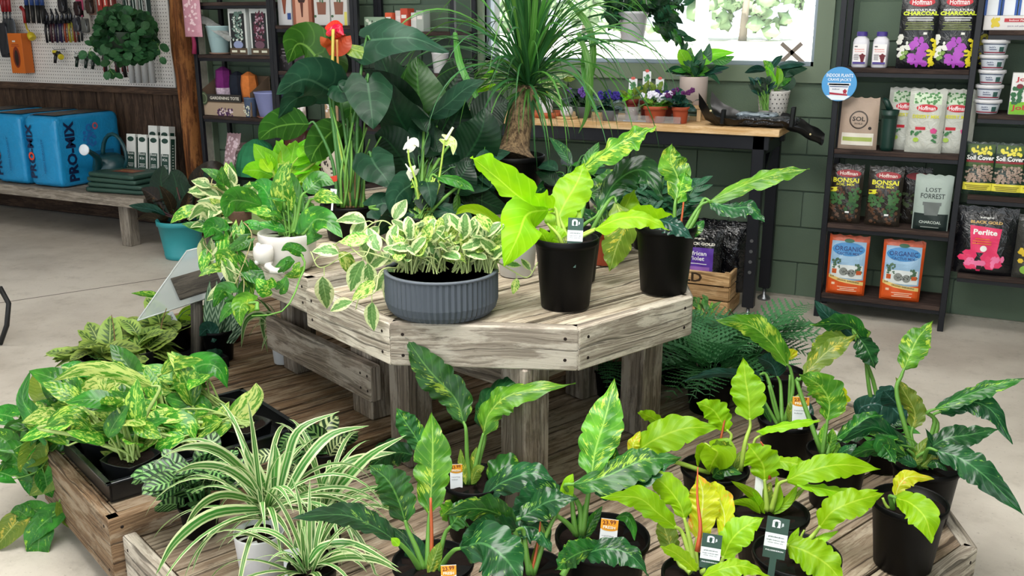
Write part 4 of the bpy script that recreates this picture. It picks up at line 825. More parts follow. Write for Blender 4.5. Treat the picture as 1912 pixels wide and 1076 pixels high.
class Plant:
    def __init__(s, name, label, px, yb, wpx, hpx, z, mat=None, prof=NURS, cat='plant', group=None, flute=0, soil=True, rr=None, n=32, pot='pot', center=None, sq=0):
        if center is None:
            f = onz(px, yb, z); c = cof(f); r = wpx/2*c/FPX; c += r*.75; r = wpx/2*c/FPX; d = Vector((f.x, f.y, 0)).normalized(); s.p = f+d*r*prof[0][0]
            s.h = hpx*c/FPX/.97; s.r = r
        else: s.p = Vector(center); s.r = wpx; s.h = hpx
        s.c = cof(s.p+Z*s.h); s.root = thing(name, s.p, label, cat, group); s.top = s.p+Z*s.h
        if s.r > 0:
            m = MB(); m.lathe(s.p, [(a*s.r, b*s.h) for a, b in prof], n*(3 if flute else 1), flute=flute, fl=.004, sq=sq); obj(pot, m, mat or M_POT, s.root)
            if soil:
                m = MB(); rs = s.r*.93; nn = 20; b = 0; m.v.append(s.p+Z*(s.h*.90))
                for k in (.5, 1):
                    for i in range(nn): a = 2*math.pi*i/nn; m.v.append(s.p+Vector((math.cos(a)*rs*k, math.sin(a)*rs*k, s.h*.885+R(-.004, .004))))
                for i in range(nn): j = (i+1) % nn; m.face((0, 1+i, 1+j)); m.face((1+i, 1+nn+i, 1+nn+j, 1+j))
                obj('soil', m, M_SOIL, s.root)
        s.stems = MB(); s.stemmat = STEMG
        s.crown = s.p+Z*(s.h*.93)
    def pt(s, a):
        return P(a[0], a[1], s.c+(a[2] if len(a) > 2 else 0))
    def leaf(s, pts, w, typ='lobed', mat=None, face=25, fold=.25, wav=.03, stem=None, curl=0, smat=None, sr=None, name='leaf', label=None, flip=1, n=16):
        """pts spine pixels with depth offsets; w width in photo px; face: turn of the blade away from the camera plane, degrees"""
        sp = crom([s.pt(a) for a in pts], n); cm = sum(cof(p) for p in sp)/len(sp); Wd = w*cm/FPX; A = math.radians(face)
        def side(i, T_):
            V_ = ((sp[min(i, len(sp)-1)] if typ != 'lobed' else sp[len(sp)//2])-CAM).normalized(); q = T_.cross(V_)
            q = q.normalized() if q.length > .05 else RT; return q*math.cos(A)*flip+V_*math.sin(A)
        m = MB(); blade(m, sp, side, Wd/max(.35, math.cos(A)), typ, fold, wav, curl=curl, ph=R(0, 6)); o = obj(name, m, mat, s.root, label=label)
        if stem is not None:
            st = [s.pt(a) for a in stem] if stem else [s.crown+Vector((R(-.01, .01), R(-.01, .01), 0))]
            if not stem or len(stem) >= 1:
                T_ = (sp[1]-sp[0]).normalized(); e = sp[0]-T_*.02; mid = []
                if len(st) == 1: mid = [st[0].lerp(e, .5)+Z*(.06*(e-st[0]).length)]
                r0 = sr or .0055; mm = MB(); mm.tube(crom(st+mid+[e, sp[0]+T_*.004], 12), r0*1.35, r0*.6, 7); obj('stem', mm, smat or s.stemmat, s.root)
        return o
    def stick(s, pts, r0, r1, mat, name='stem', n=10): m = MB(); m.tube(crom([s.pt(a) for a in pts], n), r0, r1, 7); return obj(name, m, mat, s.root)
    def bush(s, ells, nl, lpx, wr, typ, mats, rootpx=None, droop=.25, fold=.2, wav=.02, out=1.0, up=.5, cam_=.6, stem=True, sr=.0022, jit=.35, rj=.02, weights=None, lname='leaf', arch=.15):
        rt = s.pt(rootpx) if rootpx else s.crown; tot = sum(e[2]*e[3] for e in ells)
        for i in range(nl):
            q = R(0, tot); 
            for e in ells:
                q -= e[2]*e[3]
                if q <= 0: break
            a, k = R(0, 2*math.pi), math.sqrt(R(0, 1)); dz = e[4] if len(e) > 4 else 0; dr = e[5] if len(e) > 5 else .08
            c = s.c+dz+R(-dr, dr); C = P(e[0]+math.cos(a)*e[2]*k, e[1]+math.sin(a)*e[3]*k, c)
            D = (C-rt); D = D.normalized() if D.length > 1e-3 else Z
            D = Vector((D.x*out, D.y*out, D.z*.8+R(-.3, .1)))+Vector((R(-jit, jit), R(-jit, jit), R(-jit, jit)))
            D.normalize(); N = Z*up-(C-CAM).normalized()*cam_+Vector((R(-.3, .3), R(-.3, .3), R(-.2, .2)))
            L = R(*lpx)*c/FPX; B = C-D*L*.5; mt = random.choice(mats)
            put(template(typ, wr, droop, fold, wav, lname, mt, i % 4), lname, s.root, B, D, N, L)
            if stem:
                r_ = rt+Vector((R(-rj, rj), R(-rj, rj), 0)); s.stems.tube(crom([r_, r_.lerp(B, .55)+Z*arch*(B-r_).length, B, B+D*L*.06], 6), sr*1.3, sr*.8, 5, False)
    def vine(s, pts, mat, lpx, wr, typ, mats, every=1, r=.0022, jit=.5, side_=1):
        sp = crom([s.pt(a) for a in pts], max(8, 5*len(pts))); m = MB(); m.tube(sp, r, r*.7, 5); obj('vine', m, mat, s.root)
        k = 0
        for i in range(2, len(sp)-1, max(1, every)):
            T_ = (sp[i+1]-sp[i-1]).normalized(); k += 1; V_ = (sp[i]-CAM).normalized(); q = T_.cross(V_).normalized()*(1 if k % 2 else -1)
            D = q*.8+T_*.45-Z*.35+Vector((R(-jit, jit), R(-jit, jit), R(-jit, jit)))*.5; L = R(*lpx)*s.c/FPX; mt = random.choice(mats); B = sp[i]+D.normalized()*L*.25
            s.stems.tube([sp[i], sp[i].lerp(B, .5)+Z*.004, B], r*.8, r*.6, 5, False)
            put(template(typ, wr, .2, .2, .02, 'leaf', mt, k % 4), 'leaf', s.root, B, D, -V_*.8+Z*.5+Vector((R(-.3, .3), R(-.3, .3), 0)), L)
    def spray(s, crown, nl, Ls, wm, mats, el=(30, 85), g=1.6, typ='strap', az=(0, 6.283), n=14, fold=.35, twist=.4, lname='leaf', zmin=None, jit=.012, gp=1.0):
        crown = Vector(crown)
        for i in range(nl):
            a = az[0]+(az[1]-az[0])*((i*.618034) % 1)+R(-.15, .15); e = math.radians(R(*el)); L = R(*Ls); d = Vector((math.cos(a)*math.cos(e), math.sin(a)*math.cos(e), math.sin(e)))
            p = crown+Vector((R(-jit, jit), R(-jit, jit), R(-jit, jit))); st = L/n; sp = [p.copy()]; gg = g*R(.7, 1.3); sd = Vector((-math.sin(a), math.cos(a), 0)); tw = R(-twist, twist); wob = Vector((R(-1, 1), R(-1, 1), 0))*.12*twist
            for k in range(n):
                p = p+d*st; sp.append(p.copy()); d = (d+Vector((0, 0, -gg*st*(.4+(k/n)**gp*1.3)/L*1.0))+wob*st/L*2).normalized()
                if zmin and p.z < zmin: d.z = max(d.z, .0); 
            m = MB(); blade(m, sp, lambda i_, T_: (Matrix.Rotation(tw*i_/n*2, 3, T_) @ sd), wm*R(.75, 1.15), typ, fold, 0, 2); obj(lname, m, random.choice(mats), s.root)
    def done(s, name='stems', mat=None):
        if s.stems.v: obj(name, s.stems, mat or s.stemmat, s.root, kind='stuff')
    def tag(s, px, py, hpx, kind='green', dc=0, wr=.48, tilt=0, price='23.99'):
        """printed plant label stake centred at px,py"""
        c = s.c+dc; C = P(px, py, c); h = hpx*c/FPX; w = h*wr; V_ = Vector((C.x, C.y, 0)).normalized(); xv = Vector((V_.y, -V_.x, 0)); yv = (Z*.97+V_*.22).normalized(); a = math.radians(tilt); xv, yv = xv*math.cos(a)+yv*math.sin(a), yv*math.cos(a)-xv*math.sin(a); nn = xv.cross(yv)
        m = MB(); m.box(C-xv*w/2-yv*h/2-nn*.0006, xv*w, yv*h, nn*.0012, 0); m.box(C-xv*w*.15-yv*h*1.05-nn*.0006, xv*w*.3, yv*h*.6, nn*.001, 0)
        base = {'green': '143f30', 'orange': 'dfe3e8', 'white': 'e4e6ea'}[kind]; t_ = obj('plant_label', m, flat(base, .35), s.root); f = Face(C+nn*.0008, xv, yv); o = .0004
        def pr(col, fn):
            nonlocal o
            mm = MB(); fn(mm, o); obj('printed_panel', mm, INK(col), t_); o += .0004
        if kind == 'green':
            pr('dfe4ea', lambda mm, o: (f.rect(mm, 0, -.06*h, w, h*.34, o), f.rect(mm, -.06*w, .33*h, w*.36, h*.15, o), f.ell(mm, -.06*w, .40*h, w*.36, h*.10, o), f.text(mm, 'PHILODENDRON', 0, -.31*h, w*.8, h*.035, o, .03), f.text(mm, 'JB', .22*w, .33*h, w*.10, h*.1, o, .03)))
            pr('143f30', lambda mm, o: (f.text(mm, 'philodendron', 0, .02*h, w*.7, h*.045, o, .03), f.text(mm, 'bright indirect light', 0, -.06*h, w*.8, h*.035, o, .02), f.text(mm, 'water when dry', 0, -.12*h, w*.7, h*.03, o, .02), f.ell(mm, -.06*w, .33*h, w*.16, h*.15, o)))
        elif kind == 'orange':
            pr('e09a1e', lambda mm, o: (f.rect(mm, 0, .34*h, w, h*.30, o), f.ell(mm, 0, .20*h, w*.9, h*.13, o)))
            pr('6a1a10', lambda mm, o: f.text(mm, price, -.02*w, .40*h, w*.78, h*.13, o, .02, .12))
            pr('f4e8d0', lambda mm, o: f.text(mm, 'FRESH', 0, .25*h, w*.7, h*.09, o, .03))
            pr('4a5058', lambda mm, o: (f.text(mm, 'tropical foliage', -.04*w, -.02*h, w*.7, h*.05, o, .01), f.text(mm, 'indoor', -.12*w, -.12*h, w*.5, h*.05, o, .01)))
        else:
            pr('2a2a30', lambda mm, o: f.text(mm, price, 0, .0, h*.7, w*.4, o, .01, math.pi/2))
        return t_
# ================================================================== BENCH GOODS
def superbox(m, c, sx, sy, sz, e=.22, n=36, k=18, wob=.004, M=None):
    c = Vector(c); b = len(m.v); M = M or Matrix.Identity(3)
    sg = lambda v, p: math.copysign(abs(v)**p, v)
    for i in range(k+1):
        ph = -math.pi/2+math.pi*i/k
        for j in range(n):
            a = 2*math.pi*j/n+.01; w_ = wob*math.sin(j*2.3+i*1.7)
            m.v.append(c + M @ Vector((sx/2*sg(math.cos(ph), e)*sg(math.cos(a), e)+w_, sy/2*sg(math.cos(ph), e)*sg(math.sin(a), e)+w_, sz/2*sg(math.sin(ph), e)+w_*.5)))
    for i in range(k):
        for j in range(n): q = (j+1) % n; m.face((b+i*n+j, b+i*n+q, b+(i+1)*n+q, b+(i+1)*n+j), [(j/n, i/k), ((j+1)/n, i/k), ((j+1)/n, (i+1)/k), (j/n, (i+1)/k)], True)
BZ = .363
BLUE = plastic('1f8fc8', .3, .7)
bx = [onY(57, 342, 4.64).x, onY(-5, 342, 4.64).x, onY(-70, 342, 4.64).x]
for i, x in enumerate(bx):
    w, d, h = .315, .56, .50; c = Vector((x+w/2+.01, 4.64+d/2, BZ+h/2+.002))
    r = thing('soil_bale', (c.x, c.y, BZ), ['blue wrapped soil bale beside the watering can', 'blue wrapped soil bale at the left, second along', 'blue wrapped soil bale mostly outside the photo'][i], 'bale', 'blue soil bales')
    m = MB(); superbox(m, c, w, d, h, .16); obj('bale_body', m, BLUE, r)
    f = Face(c+Vector((-.01, -d/2-.005, 0)), X, Z)
    prints(f, r, [('14244a', [('t', 'PRO-MIX', -.10, .0, .38, .062, .03, math.pi/2)]), ('d84a34', [('o', -.10, -.035, .058, .058, .014)]), ('1a5f96', [('t', 'HIGH POROSITY', .02, -.03, .24, .020, .01, math.pi/2), ('l', .06, .05, .001, 1, .01)])])
    f = Face(c+Vector((w/2+.005, -.005, 0)), Y, Z)
    prints(f, r, [('14244a', [('t', 'PRO-MIX', -.17, .0, .42, .085, .04, math.pi/2)]), ('2f6fb8', [('o', .0, .15, .055, .055, .012), ('s', .0, .06, .12, .12, 26, .022)]), ('c05a6a', [('o', .055, .16, .05, .05, .012)]), ('1a6a9c', [('r', .1, -.10, .2, .16)])])
    m = MB(); f = Face(c+Vector((0, 0, h/2+.003)), X, Y); f.rect(m, 0, 0, w*.84, d*.88); obj('top_print', m, plastic('1c1e26', .35), r)
    prints(Face(c+Vector((0, 0, h/2+.005)), X, Y), r, [('8a8a50', [('s', 0, 0, .2, .4, 26, .018)])])
# watering can
wc = onY(207, 322, 4.90); wc.z = BZ; r = thing('watering_can', wc, 'dark teal watering can with white rose in front of the blue bale', 'watering can')
TEAL = flat('123f46', .35)
m = MB(); m.lathe(wc, [(.10, 0), (.115, .01), (.118, .14), (.105, .20), (.06, .23), (.05, .22)], 32); obj('can_body', m, TEAL, r)
RE = onY(147, 276, 4.58); ne = RE+Vector((.02, .05, -.02)); dr = Vector((.25, -.9, .15)).normalized()
m = MB(); m.tube(crom([wc+Vector((-.05, -.08, .08)), wc.lerp(ne, .55)+Z*.05, ne], 8), .034, .014, 12); obj('spout', m, TEAL, r)
m = MB(); m.lathe(ne, [(.014, 0), (.036, .03), (.038, .036), (.034, .04), (.001, .043)], 24, dr); obj('sprinkler_rose', m, flat('dfe6ef', .4), r)
pts = [wc+Vector((-.06+.16*(1-math.cos(a))/1.0*.72, 0, .20+.17*math.sin(a))) for a in [k*math.pi/10 for k in range(11)]]
m = MB(); m.tube(pts+[wc+Vector((.11, 0, .06))], .015, .012, 10); obj('handle', m, TEAL, r)
# upright white and green cartons
for i in range(6):
    row = i//4; px = 243+(i % 4)*21 if row == 0 else 284+(i-4)*22; p = onY(px, 325, 4.93+.12*row); p = Vector((p.x, 4.93+.12*row, BZ+.002))
    carton('tree_guard_box', p, .075, .07, .37+.05*row, ['narrow white and dark green carton at the left end', 'narrow white and dark green carton, second along', 'narrow white and dark green carton, third along', 'narrow white and dark green carton next to the timber column', 'narrow carton standing behind, left one', 'narrow carton standing behind, against the column'][i], 'd4d6d2', [('14382e', [('r', 0, -.06, .062, .24), ('e', 0, .15, .055, .035)]), ('c9ccc8', [('t', 'Root', 0, .05, .05, .018, .02), ('t', 'Kit', 0, .02, .04, .018, .02), ('l', 0, -.02, .05, 3, .01)])], sidespec=[('14382e', [('r', 0, 0, .045, .33)]), ('c9ccc8', [('l', 0, .12, .02, 14, .02)])], group='narrow tree cartons', yaw=.12, lean=-.13)
# stack of folded kneeling mats
ms = onY(232, 352, 4.76)
for i in range(4):
    q = Vector((ms.x+.01*math.sin(i*2), 4.80, BZ+.003+i*.034)); r = thing('folded_mat', q, ['bottom folded dark green mat of the stack', 'second folded green mat from the bottom', 'third folded green mat from the bottom', 'top folded green mat with orange print'][i], 'mat', 'folded green mats')
    m = MB(); superbox(m, q+Z*.0165, .50-.02*i, .30, .030, .14, 28, 8, .003, Matrix.Rotation(.12-.05*i, 3, 'Z')); obj('mat_body', m, plastic('2c4a40', .45, .5), r)
    if i == 3: prints(Face(q+Z*.032, Vector((1, .0, 0)), Y), r, [('7a3f2c', [('r', .02, 0, .2, .12)]), ('c8a05a', [('t', 'kneeler', .02, 0, .14, .03)])])
# cable of something standing just outside the frame
a = onz(2, 645, 0); m = MB(); m.tube([a+Vector((-.10, 0, .02)), a+Vector((0, 0, .012)), a+Vector((.035, .02, .1)), a+Vector((.03, .05, .2)), a+Vector((-.03, .06, .27))], .012, .012, 8)
obj('black_hose', m, M_DARK, label='black hose loop standing on the floor at the left photo edge', cat='hose')
# ================================================================== PEGBOARD GOODS
PY = 5.255
def pg(px, py, Y=PY): return onY(px, py, Y)
def hook(root, p): m = MB(); m.tube([Vector((p.x, 5.305, p.z)), Vector((p.x, PY-.05, p.z)), Vector((p.x, PY-.06, p.z+.015))], .003, .003, 6); obj('hook', m, M_STEEL, root)
for i, px in enumerate((6, 16, 27)):
    p = pg(px, 22); r = thing('hand_trowel', p, ('red handled grey trowel at the left photo edge', 'red handled grey trowel in the middle of three', 'red handled grey trowel nearest the red wand')[i], 'trowel', 'red handled trowels')
    m = MB(); m.tube([p+Vector((0, -.02*i, .13)), p+Vector((0, -.02*i, 0))], .016, .013, 10); obj('handle', m, flat('8a1620', .4), r)
    m = MB(); q = p+Vector((0, -.02*i, 0)); m.tube([q, q+Vector((0, -.006, -.06))], .008, .007, 8)
    b = len(m.v)
    for j, (zz, ww) in enumerate(((-.05, .02), (-.08, .036), (-.16, .037), (-.21, .025), (-.235, .002))):
        for s_ in (-1, 0, 1): m.v.append(q+Vector((s_*ww, .012*abs(s_)-.008, zz)))
    for j in range(4):
        for s_ in range(2): a = b+j*3+s_; m.face((a, a+1, a+4, a+3), None, True)
    obj('blade', m, flat('565a60', .35, .7), r)
p = pg(12, 60); r = thing('grey_glove_pack', p, 'dark grey packs hanging below the trowels', 'pack'); m = MB(); superbox(m, p+Vector((0, -.02, -.06)), .10, .04, .26, .3, 20, 10); obj('pack_body', m, flat('2c2e34', .5, 0, .4, .4, 30), r)
p = pg(45, 100); r = carton('tool_box_pack', Vector((p.x-.01, PY-.06, pg(45, 136).z)), .135, .09, .30, 'bright orange boxed tool hanging on the pegboard', 'c8661c', [('7a2c14', [('e', 0, -.03, .07, .16)]), ('2c1a14', [('e', 0, -.035, .04, .12)]), ('e0d8d0', [('r', -.01, .09, .03, .012)]), ('9a3a1c', [('l', 0, .065, .09, 2, .012)])], lean=0, yaw=.1)
m = MB(); p = pg(27, 110); m.tube([p+Vector((0, 0, .1)), p+Vector((0, -.01, -.1))], .014, .016, 8); obj('hand_fork', m, flat('6a1418', .4), label='dark red tool hanging left of the orange box', cat='tool')
for i, px in enumerate((50, 60, 70, 79)):
    p = pg(px, 10); r = thing('hand_tool', p, '%s blue handled black tool at the top of the pegboard, counted from the red wand' % ('first', 'second', 'third', 'fourth')[i], 'tool', 'blue handled tools'); m = MB(); m.tube([p+Vector((0, 0, .09)), p], .015, .016, 10); obj('handle', m, flat('24407a', .4), r)
    m = MB(); m.tube([p, p+Vector((0, -.006, -.13))], .017, .014, 6); obj('sheath', m, M_DARK, r)
p = pg(44, 28); r = thing('hose_wand', p, 'red wand with yellow curved hose and nozzle', 'hose wand'); m = MB(); m.tube([p+Vector((-.02, 0, .06)), p+Vector((.01, 0, .03)), p+Vector((.01, 0, -.06))], .014, .014, 10); obj('wand_grip', m, flat('8a1a1c', .4), r)
m = MB(); m.tube([p+Vector((.01, 0, -.06)), p+Vector((.03, -.01, -.10)), p+Vector((.07, -.02, -.14))], .007, .007, 8); obj('hose', m, flat('c8b03a', .3, .3), r)
m = MB(); m.lathe(p+Vector((.06, -.018, -.13)), [(.012, 0), (.028, .02), (.03, .05), (.024, .06)], 16, Vector((.6, -.1, -.7))); obj('nozzle', m, flat('c9b41e', .4), r)
for i, (px, col) in enumerate(((88, '101014'), (98, '3a1420'), (107, '1c1530'), (116, '241a40'), (124, '8a3a1c'), (132, '8f8a2a'), (141, '6a2418'), (148, '14181c'))):
    p = pg(px, 42-.3*i); r = thing('pruning_shears', p, 'pruner with %s handles hanging in the pruner row' % ('black', 'maroon', 'dark violet', 'violet', 'orange', 'olive yellow', 'dark red', 'charcoal')[i], 'pruner', 'row of hanging pruners')
    m = MB(); m.tube([p+Vector((-.014, 0, 0)), p+Vector((-.022, -.006, -.06)), p+Vector((-.012, -.01, -.15))], .010, .009, 8); m.tube([p+Vector((.012, 0, 0)), p+Vector((.024, -.006, -.06)), p+Vector((.018, -.01, -.14))], .010, .009, 8); obj('handle', m, flat(col, .35), r)
    m = MB(); m.tube([p+Vector((0, 0, -.01)), p+Vector((.01, 0, .05)), p+Vector((-.004, 0, .10))], .018, .004, 6); m.lathe(p+Vector((0, -.02, 0)), [(.012, 0), (.012, .01)], 10, (0, -1, 0)); obj('blade', m, flat('3a3c42', .25, .8), r)
for i, (px, py) in enumerate(((148, 38), (164, 40), (150, 8), (120, 2), (172, 4))):
    p = pg(px, py); r = thing('blister_pack', p, ['clear blister pack with grey card beside the pruners', 'clear blister pack touching the hanging plant', 'pink carded pack at the top of the pegboard', 'black carded pack at the top of the pegboard', 'brown carded pack at the top beside the pink one'][i], 'pack')
    m = MB(); m.box(p+Vector((-.035, -.01, -.09)), (.07, 0, 0), (0, .006, 0), (0, 0, .17)); obj('backing_card', m, flat(('8a8684', '9a968e', 'b04a6a', '1a1c20', '6a4f44')[i], .5), r)
    m = MB(); superbox(m, p+Vector((0, -.025, -.03)), .05, .03, .10, .3, 16, 8); obj('contents', m, flat(('3a3c44', '5a5c5a', '2a1c20', '2c2c30', '3a2c28')[i], .15), r)
for i, (px, py, a, b) in enumerate(((113, 105, 'c9b928', '1c1c1e'), (153, 112, '10241c', 'b0b4b0'), (170, 114, '10241c', '9aa09c'), (183, 116, '14201c', 'a8acaa'))):
    p = pg(px, py); r = thing('hose_nozzle', p, ['yellow and black hose nozzle on a long hook', 'dark green hose nozzle, first of three', 'dark green hose nozzle, middle of three', 'dark green hose nozzle next to the dark red handles'][i], 'nozzle'); p = p+Vector((0, -.03, 0))
    m = MB(); m.tube([p+Vector((-.03, 0, .03)), p+Vector((.02, 0, .02)), p+Vector((.035, 0, .0))], .016, .02, 10); m.tube([p+Vector((-.01, 0, .02)), p+Vector((-.02, -.01, -.05))], .013, .011, 8); obj('nozzle_body', m, flat(b if i == 0 else a, .3), r)
    m = MB(); m.lathe(p+Vector((.03, 0, .0)), [(.018, 0), (.022, .01), (.022, .022), (.018, .026)], 16, (1, -.3, -.2)); m.cbox(p+Vector((-.01, -.01, .035)), .035, .02, .02, .003); obj('collar', m, flat(a if i == 0 else b, .3), r); hook(r, p+Vector((0, 0, .05)))
for i, px in enumerate((195, 217, 229, 240)):
    p = pg(px, 100); r = thing('lopper', p, ['dark red handled shears hanging left below the basket plant', 'dark handled shears, second below the basket plant', 'dark red handled shears, third below the basket plant', 'slim black handled shears beside the white tubes'][i], 'shears')
    m = MB(); m.tube([p+Vector((0, 0, .05)), p+Vector((.002, -.01, -.04)), p+Vector((.006+.006*i, -.01, -.17))], [.008, .016, .013], None, 8); obj('handle', m, flat('14090c', .4), r); m = MB(); m.tube([p+Vector((0, -.012, .0)), p+Vector((.004, -.024, -.13))], .005, .005, 6); obj('grip_line', m, flat('7a1c20', .4), r)
    m = MB(); m.tube([p+Vector((0, 0, .05)), p+Vector((.006, 0, .16))], .012, .004, 6); obj('blade', m, flat('5a5c60', .3, .8), r)
for i, px in enumerate((252, 264, 277, 290)):
    p = pg(px, 155); r = thing('white_tube', p, 'white translucent hanging tube, %s from the basket plant' % ('first', 'second', 'third', 'fourth')[i], 'tube', 'white hanging tubes'); m = MB(); m.tube([p+Vector((0, -.02, .0)), p+Vector((-.004, -.02, .34))], .021, .021, 14); obj('tube_body', m, flat('b9babb', .35), r)
for i, px in enumerate((240, 254, 268, 282)):
    p = pg(px, 40); r = thing('wire_stake_pack', p, 'white wire stake pack with green card, %s from the red packages' % ('first', 'second', 'third', 'fourth')[i], 'stake pack', 'wire stake packs'); m = MB()
    for dx in (-.018, .018): m.tube([p+Vector((dx, -.02-.01*i, .18)), p+Vector((dx+.008, -.02-.01*i, -.17))], .0035, .0035, 6)
    for zz in (.15, .05): m.tube([p+Vector((-.018, -.02-.01*i, zz)), p+Vector((.018, -.02-.01*i, zz))], .003, .003, 6)
    obj('wires', m, flat('c4ccc8', .3), r); m = MB(); m.box(p+Vector((-.022, -.012, -.16)), (.044, 0, 0), (0, .004, 0), (0, 0, .34)); obj('card', m, flat('17302a', .5), r)
for i, px in enumerate((196, 207, 218)):
    p = pg(px, 10); carton('red_tool_pack', Vector((p.x, PY-.05, p.z-.07)), .045, .03, .2, '%s packaged tool above the hanging basket plant' % ('dark red', 'bright red', 'maroon')[i], ('8a2420', 'a83a30', '6a2420')[i], [('d8c8c0', [('r', 0, .02, .012, .1)])], group='red packaged tools')
# ================================================================== PLANTS ON THE OCTAGONAL TABLE
TT = .741
# lime philodendron in front
a = Plant('potted_philodendron', 'lime green philodendron in black pot at the middle of the octagonal table', 1055, 583, 118, 128, TT); a.stemmat = STEML
a.leaf([(1030, 398, .02), (985, 380, -.03), (925, 330, -.05), (880, 293, -.02)], 52, 'lobed', LIME, 58, .35, .05, stem=[])
a.leaf([(1026, 392, .0), (985, 400, -.04), (968, 440, -.10), (941, 498, -.12)], 84, 'lance', LIME, 12, .25, .02, stem=[(1050, 462)])
a.leaf([(1032, 432, .02), (1052, 385, .06), (1078, 340, .10), (1090, 305, .12)], 68, 'lobed', LIME, 12, .2, .05, stem=[(1056, 462)])
a.leaf([(1048, 462, .02), (1055, 435, .04), (1070, 405, .06), (1078, 380, .08)], 40, 'lance', LIME, 20, .3, stem=None)
a.leaf([(1035, 470, .0), (1018, 446, -.01), (1008, 425, -.01)], 26, 'lance', LIME, 35, .4, stem=None)
a.leaf([(1046, 470, -.02), (1040, 440, -.02), (1030, 420, .0)], 34, 'lance', LIME, 10, .4, stem=None)
a.leaf([(1110, 428, -.02), (1160, 408, -.05), (1205, 408, -.05), (1250, 430, -.04)], 34, 'lobed', LIME, 50, .3, .03, stem=[(1060, 462)])
a.leaf([(950, 430, .04), (905, 400, .06), (870, 392, .08), (850, 402, .1)], 18, 'lance', LIME, 55, .3, stem=[(1050, 465)])
a.leaf([(1052, 466, -.03), (1060, 450, -.03), (1072, 446, -.02)], 22, 'lance', OLIVE, 10, .3, stem=None)
a.stick([(1053, 466, -.02), (1043, 440, -.03), (1022, 418, -.02)], .006, .003, STEML); a.stick([(1056, 466, -.01), (1075, 450, -.01), (1110, 430, -.02)], .006, .004, STEML)
a.tag(1074, 437, 60, dc=-.06, tilt=-2)
# second black pot just behind it
b = Plant('potted_philodendron', 'black potted philodendron hidden behind the lime one, long upright ring leaf', 1075, 532, 92, 92, TT)
b.leaf([(1086, 318, .05), (1130, 285, .02), (1180, 255, .0), (1225, 236, -.02)], 42, 'lobed', RING2, 55, .3, .05, stem=[])
b.leaf([(1118, 395, .05), (1150, 340, .08), (1200, 318, .05), (1240, 372, .0)], 60, 'lobed', RING3, 35, .3, .04, stem=[])
b.leaf([(1150, 378, .02), (1165, 420, -.02), (1150, 465, -.04), (1138, 508, -.05)], 56, 'lobed', OLIVE, 20, .3, .03, stem=[(1095, 450), (1130, 385)])
b.leaf([(1105, 360, .1), (1140, 335, .15), (1180, 312, .15)], 44, 'lobed', RING, 40, .3, .03, stem=[])
b.leaf([(1130, 440, .1), (1160, 400, .12), (1185, 350, .15)], 44, 'lobed', LIME, 50, .3, .03, stem=None)
c = Plant('potted_foliage', 'terracotta pot plant tucked behind the lime philodendron pot', 1128, 497, 56, 68, TT, M_TERRA, RIMMED)
c.bush([(1140, 400, 50, 50, .1, .1)], 22, (50, 80), .4, 'lance', [RING3, POTH, DARKL]); c.done()
# right black pot
d = Plant('potted_philodendron', 'ring leaf philodendron in black pot on the right corner of the octagonal table', 1238, 553, 112, 122, TT)
d.leaf([(1262, 372, .0), (1266, 335, .02), (1252, 300, .03), (1255, 268, .02)], 54, 'lobed', RING2, 12, .3, .10, stem=[(1258, 440)])
d.leaf([(1264, 380, -.0), (1272, 345, .0), (1280, 318, .0)], 30, 'lobed', RING2, 40, .5, .1, stem=None)
d.leaf([(1320, 378, .0), (1390, 345, -.02), (1450, 325, -.03), (1512, 316, -.03)], 32, 'lobed', RING2, 45, .35, .06, stem=[(1275, 440)])
d.leaf([(1325, 376, .0), (1365, 388, -.04), (1400, 388, -.06), (1428, 415, -.08)], 30, 'lobed', RING3, 50, .3, .05, stem=[(1280, 440), (1300, 405)])
d.leaf([(1262, 432, .0), (1225, 412, -.05), (1190, 405, -.06), (1130, 412, -.05)], 36, 'lobed', LIME, 52, .3, .03, stem=None)
d.leaf([(1200, 405, .02), (1235, 412, -.06), (1265, 425, -.08), (1295, 448, -.09)], 34, 'lobed', BLUEL, 40, .3, .03, stem=None)
d.leaf([(1256, 448, -.03), (1250, 430, -.04), (1262, 412, -.04)], 34, 'lance', LIMEY, 10, .4, stem=None)
d.leaf([(1280, 445, -.0), (1300, 425, -.01), (1315, 412, .0)], 24, 'lance', RING, 30, .3, stem=None)
d.stick([(1268, 440), (1274, 400), (1278, 360)], .004, .002, STEMR)
# fluted bowl
bw = Plant('fluted_bowl_planter', 'wide slate grey fluted bowl planted with cream variegated pothos', 826, 606, 211, 78, TT, flat('4a515a', .6, 0, .3, .08), [(.80, 0), (.88, .04), (.96, .16), (1, .34), (1, .97), (.985, 1), (.95, 1), (.93, .9), (.92, .8)], flute=1, pot='fluted_bowl', n=40)
m = MB(); m.lathe(bw.top-Z*.004, [(bw.r*.94, 0), (bw.r*1.005, 0), (bw.r*1.005, .006), (bw.r*.94, .006), (bw.r*.94, 0)], 60); obj('bowl_rim', m, flat('555c66', .6), bw.root)
bw.stemmat = flat('a9b878', .5, 0, .4, .2, 20)
for i, (x, y) in enumerate(((760, 505), (800, 512), (850, 512), (905, 505))):
    m = MB(); cc = P(x, y, bw.c+.02); m.lathe(cc-Z*.03, [(.02, 0), (.028, .035), (.026, .035), (.02, .02)], 16); obj('inner_pot', m, M_POT, bw.root)
NJ = [NJOY, NJOY, MARB2, NJOY]
for x, n_ in ((765, 48), (812, 40), (860, 38), (908, 52)):
    bw.bush([(x, 452, 36, 38, 0, .08)], n_, (30, 48), .58, 'oval', NJ, rootpx=(x, 508), up=.6, cam_=.7, droop=.3, rj=.03, sr=.0018, jit=.45)
bw.vine([(765, 500, 0), (715, 480, -.02), (660, 470, -.02), (600, 500, -.02), (580, 470, 0)], bw.stemmat, (46, 66), .55, 'lance', NJ, 4)
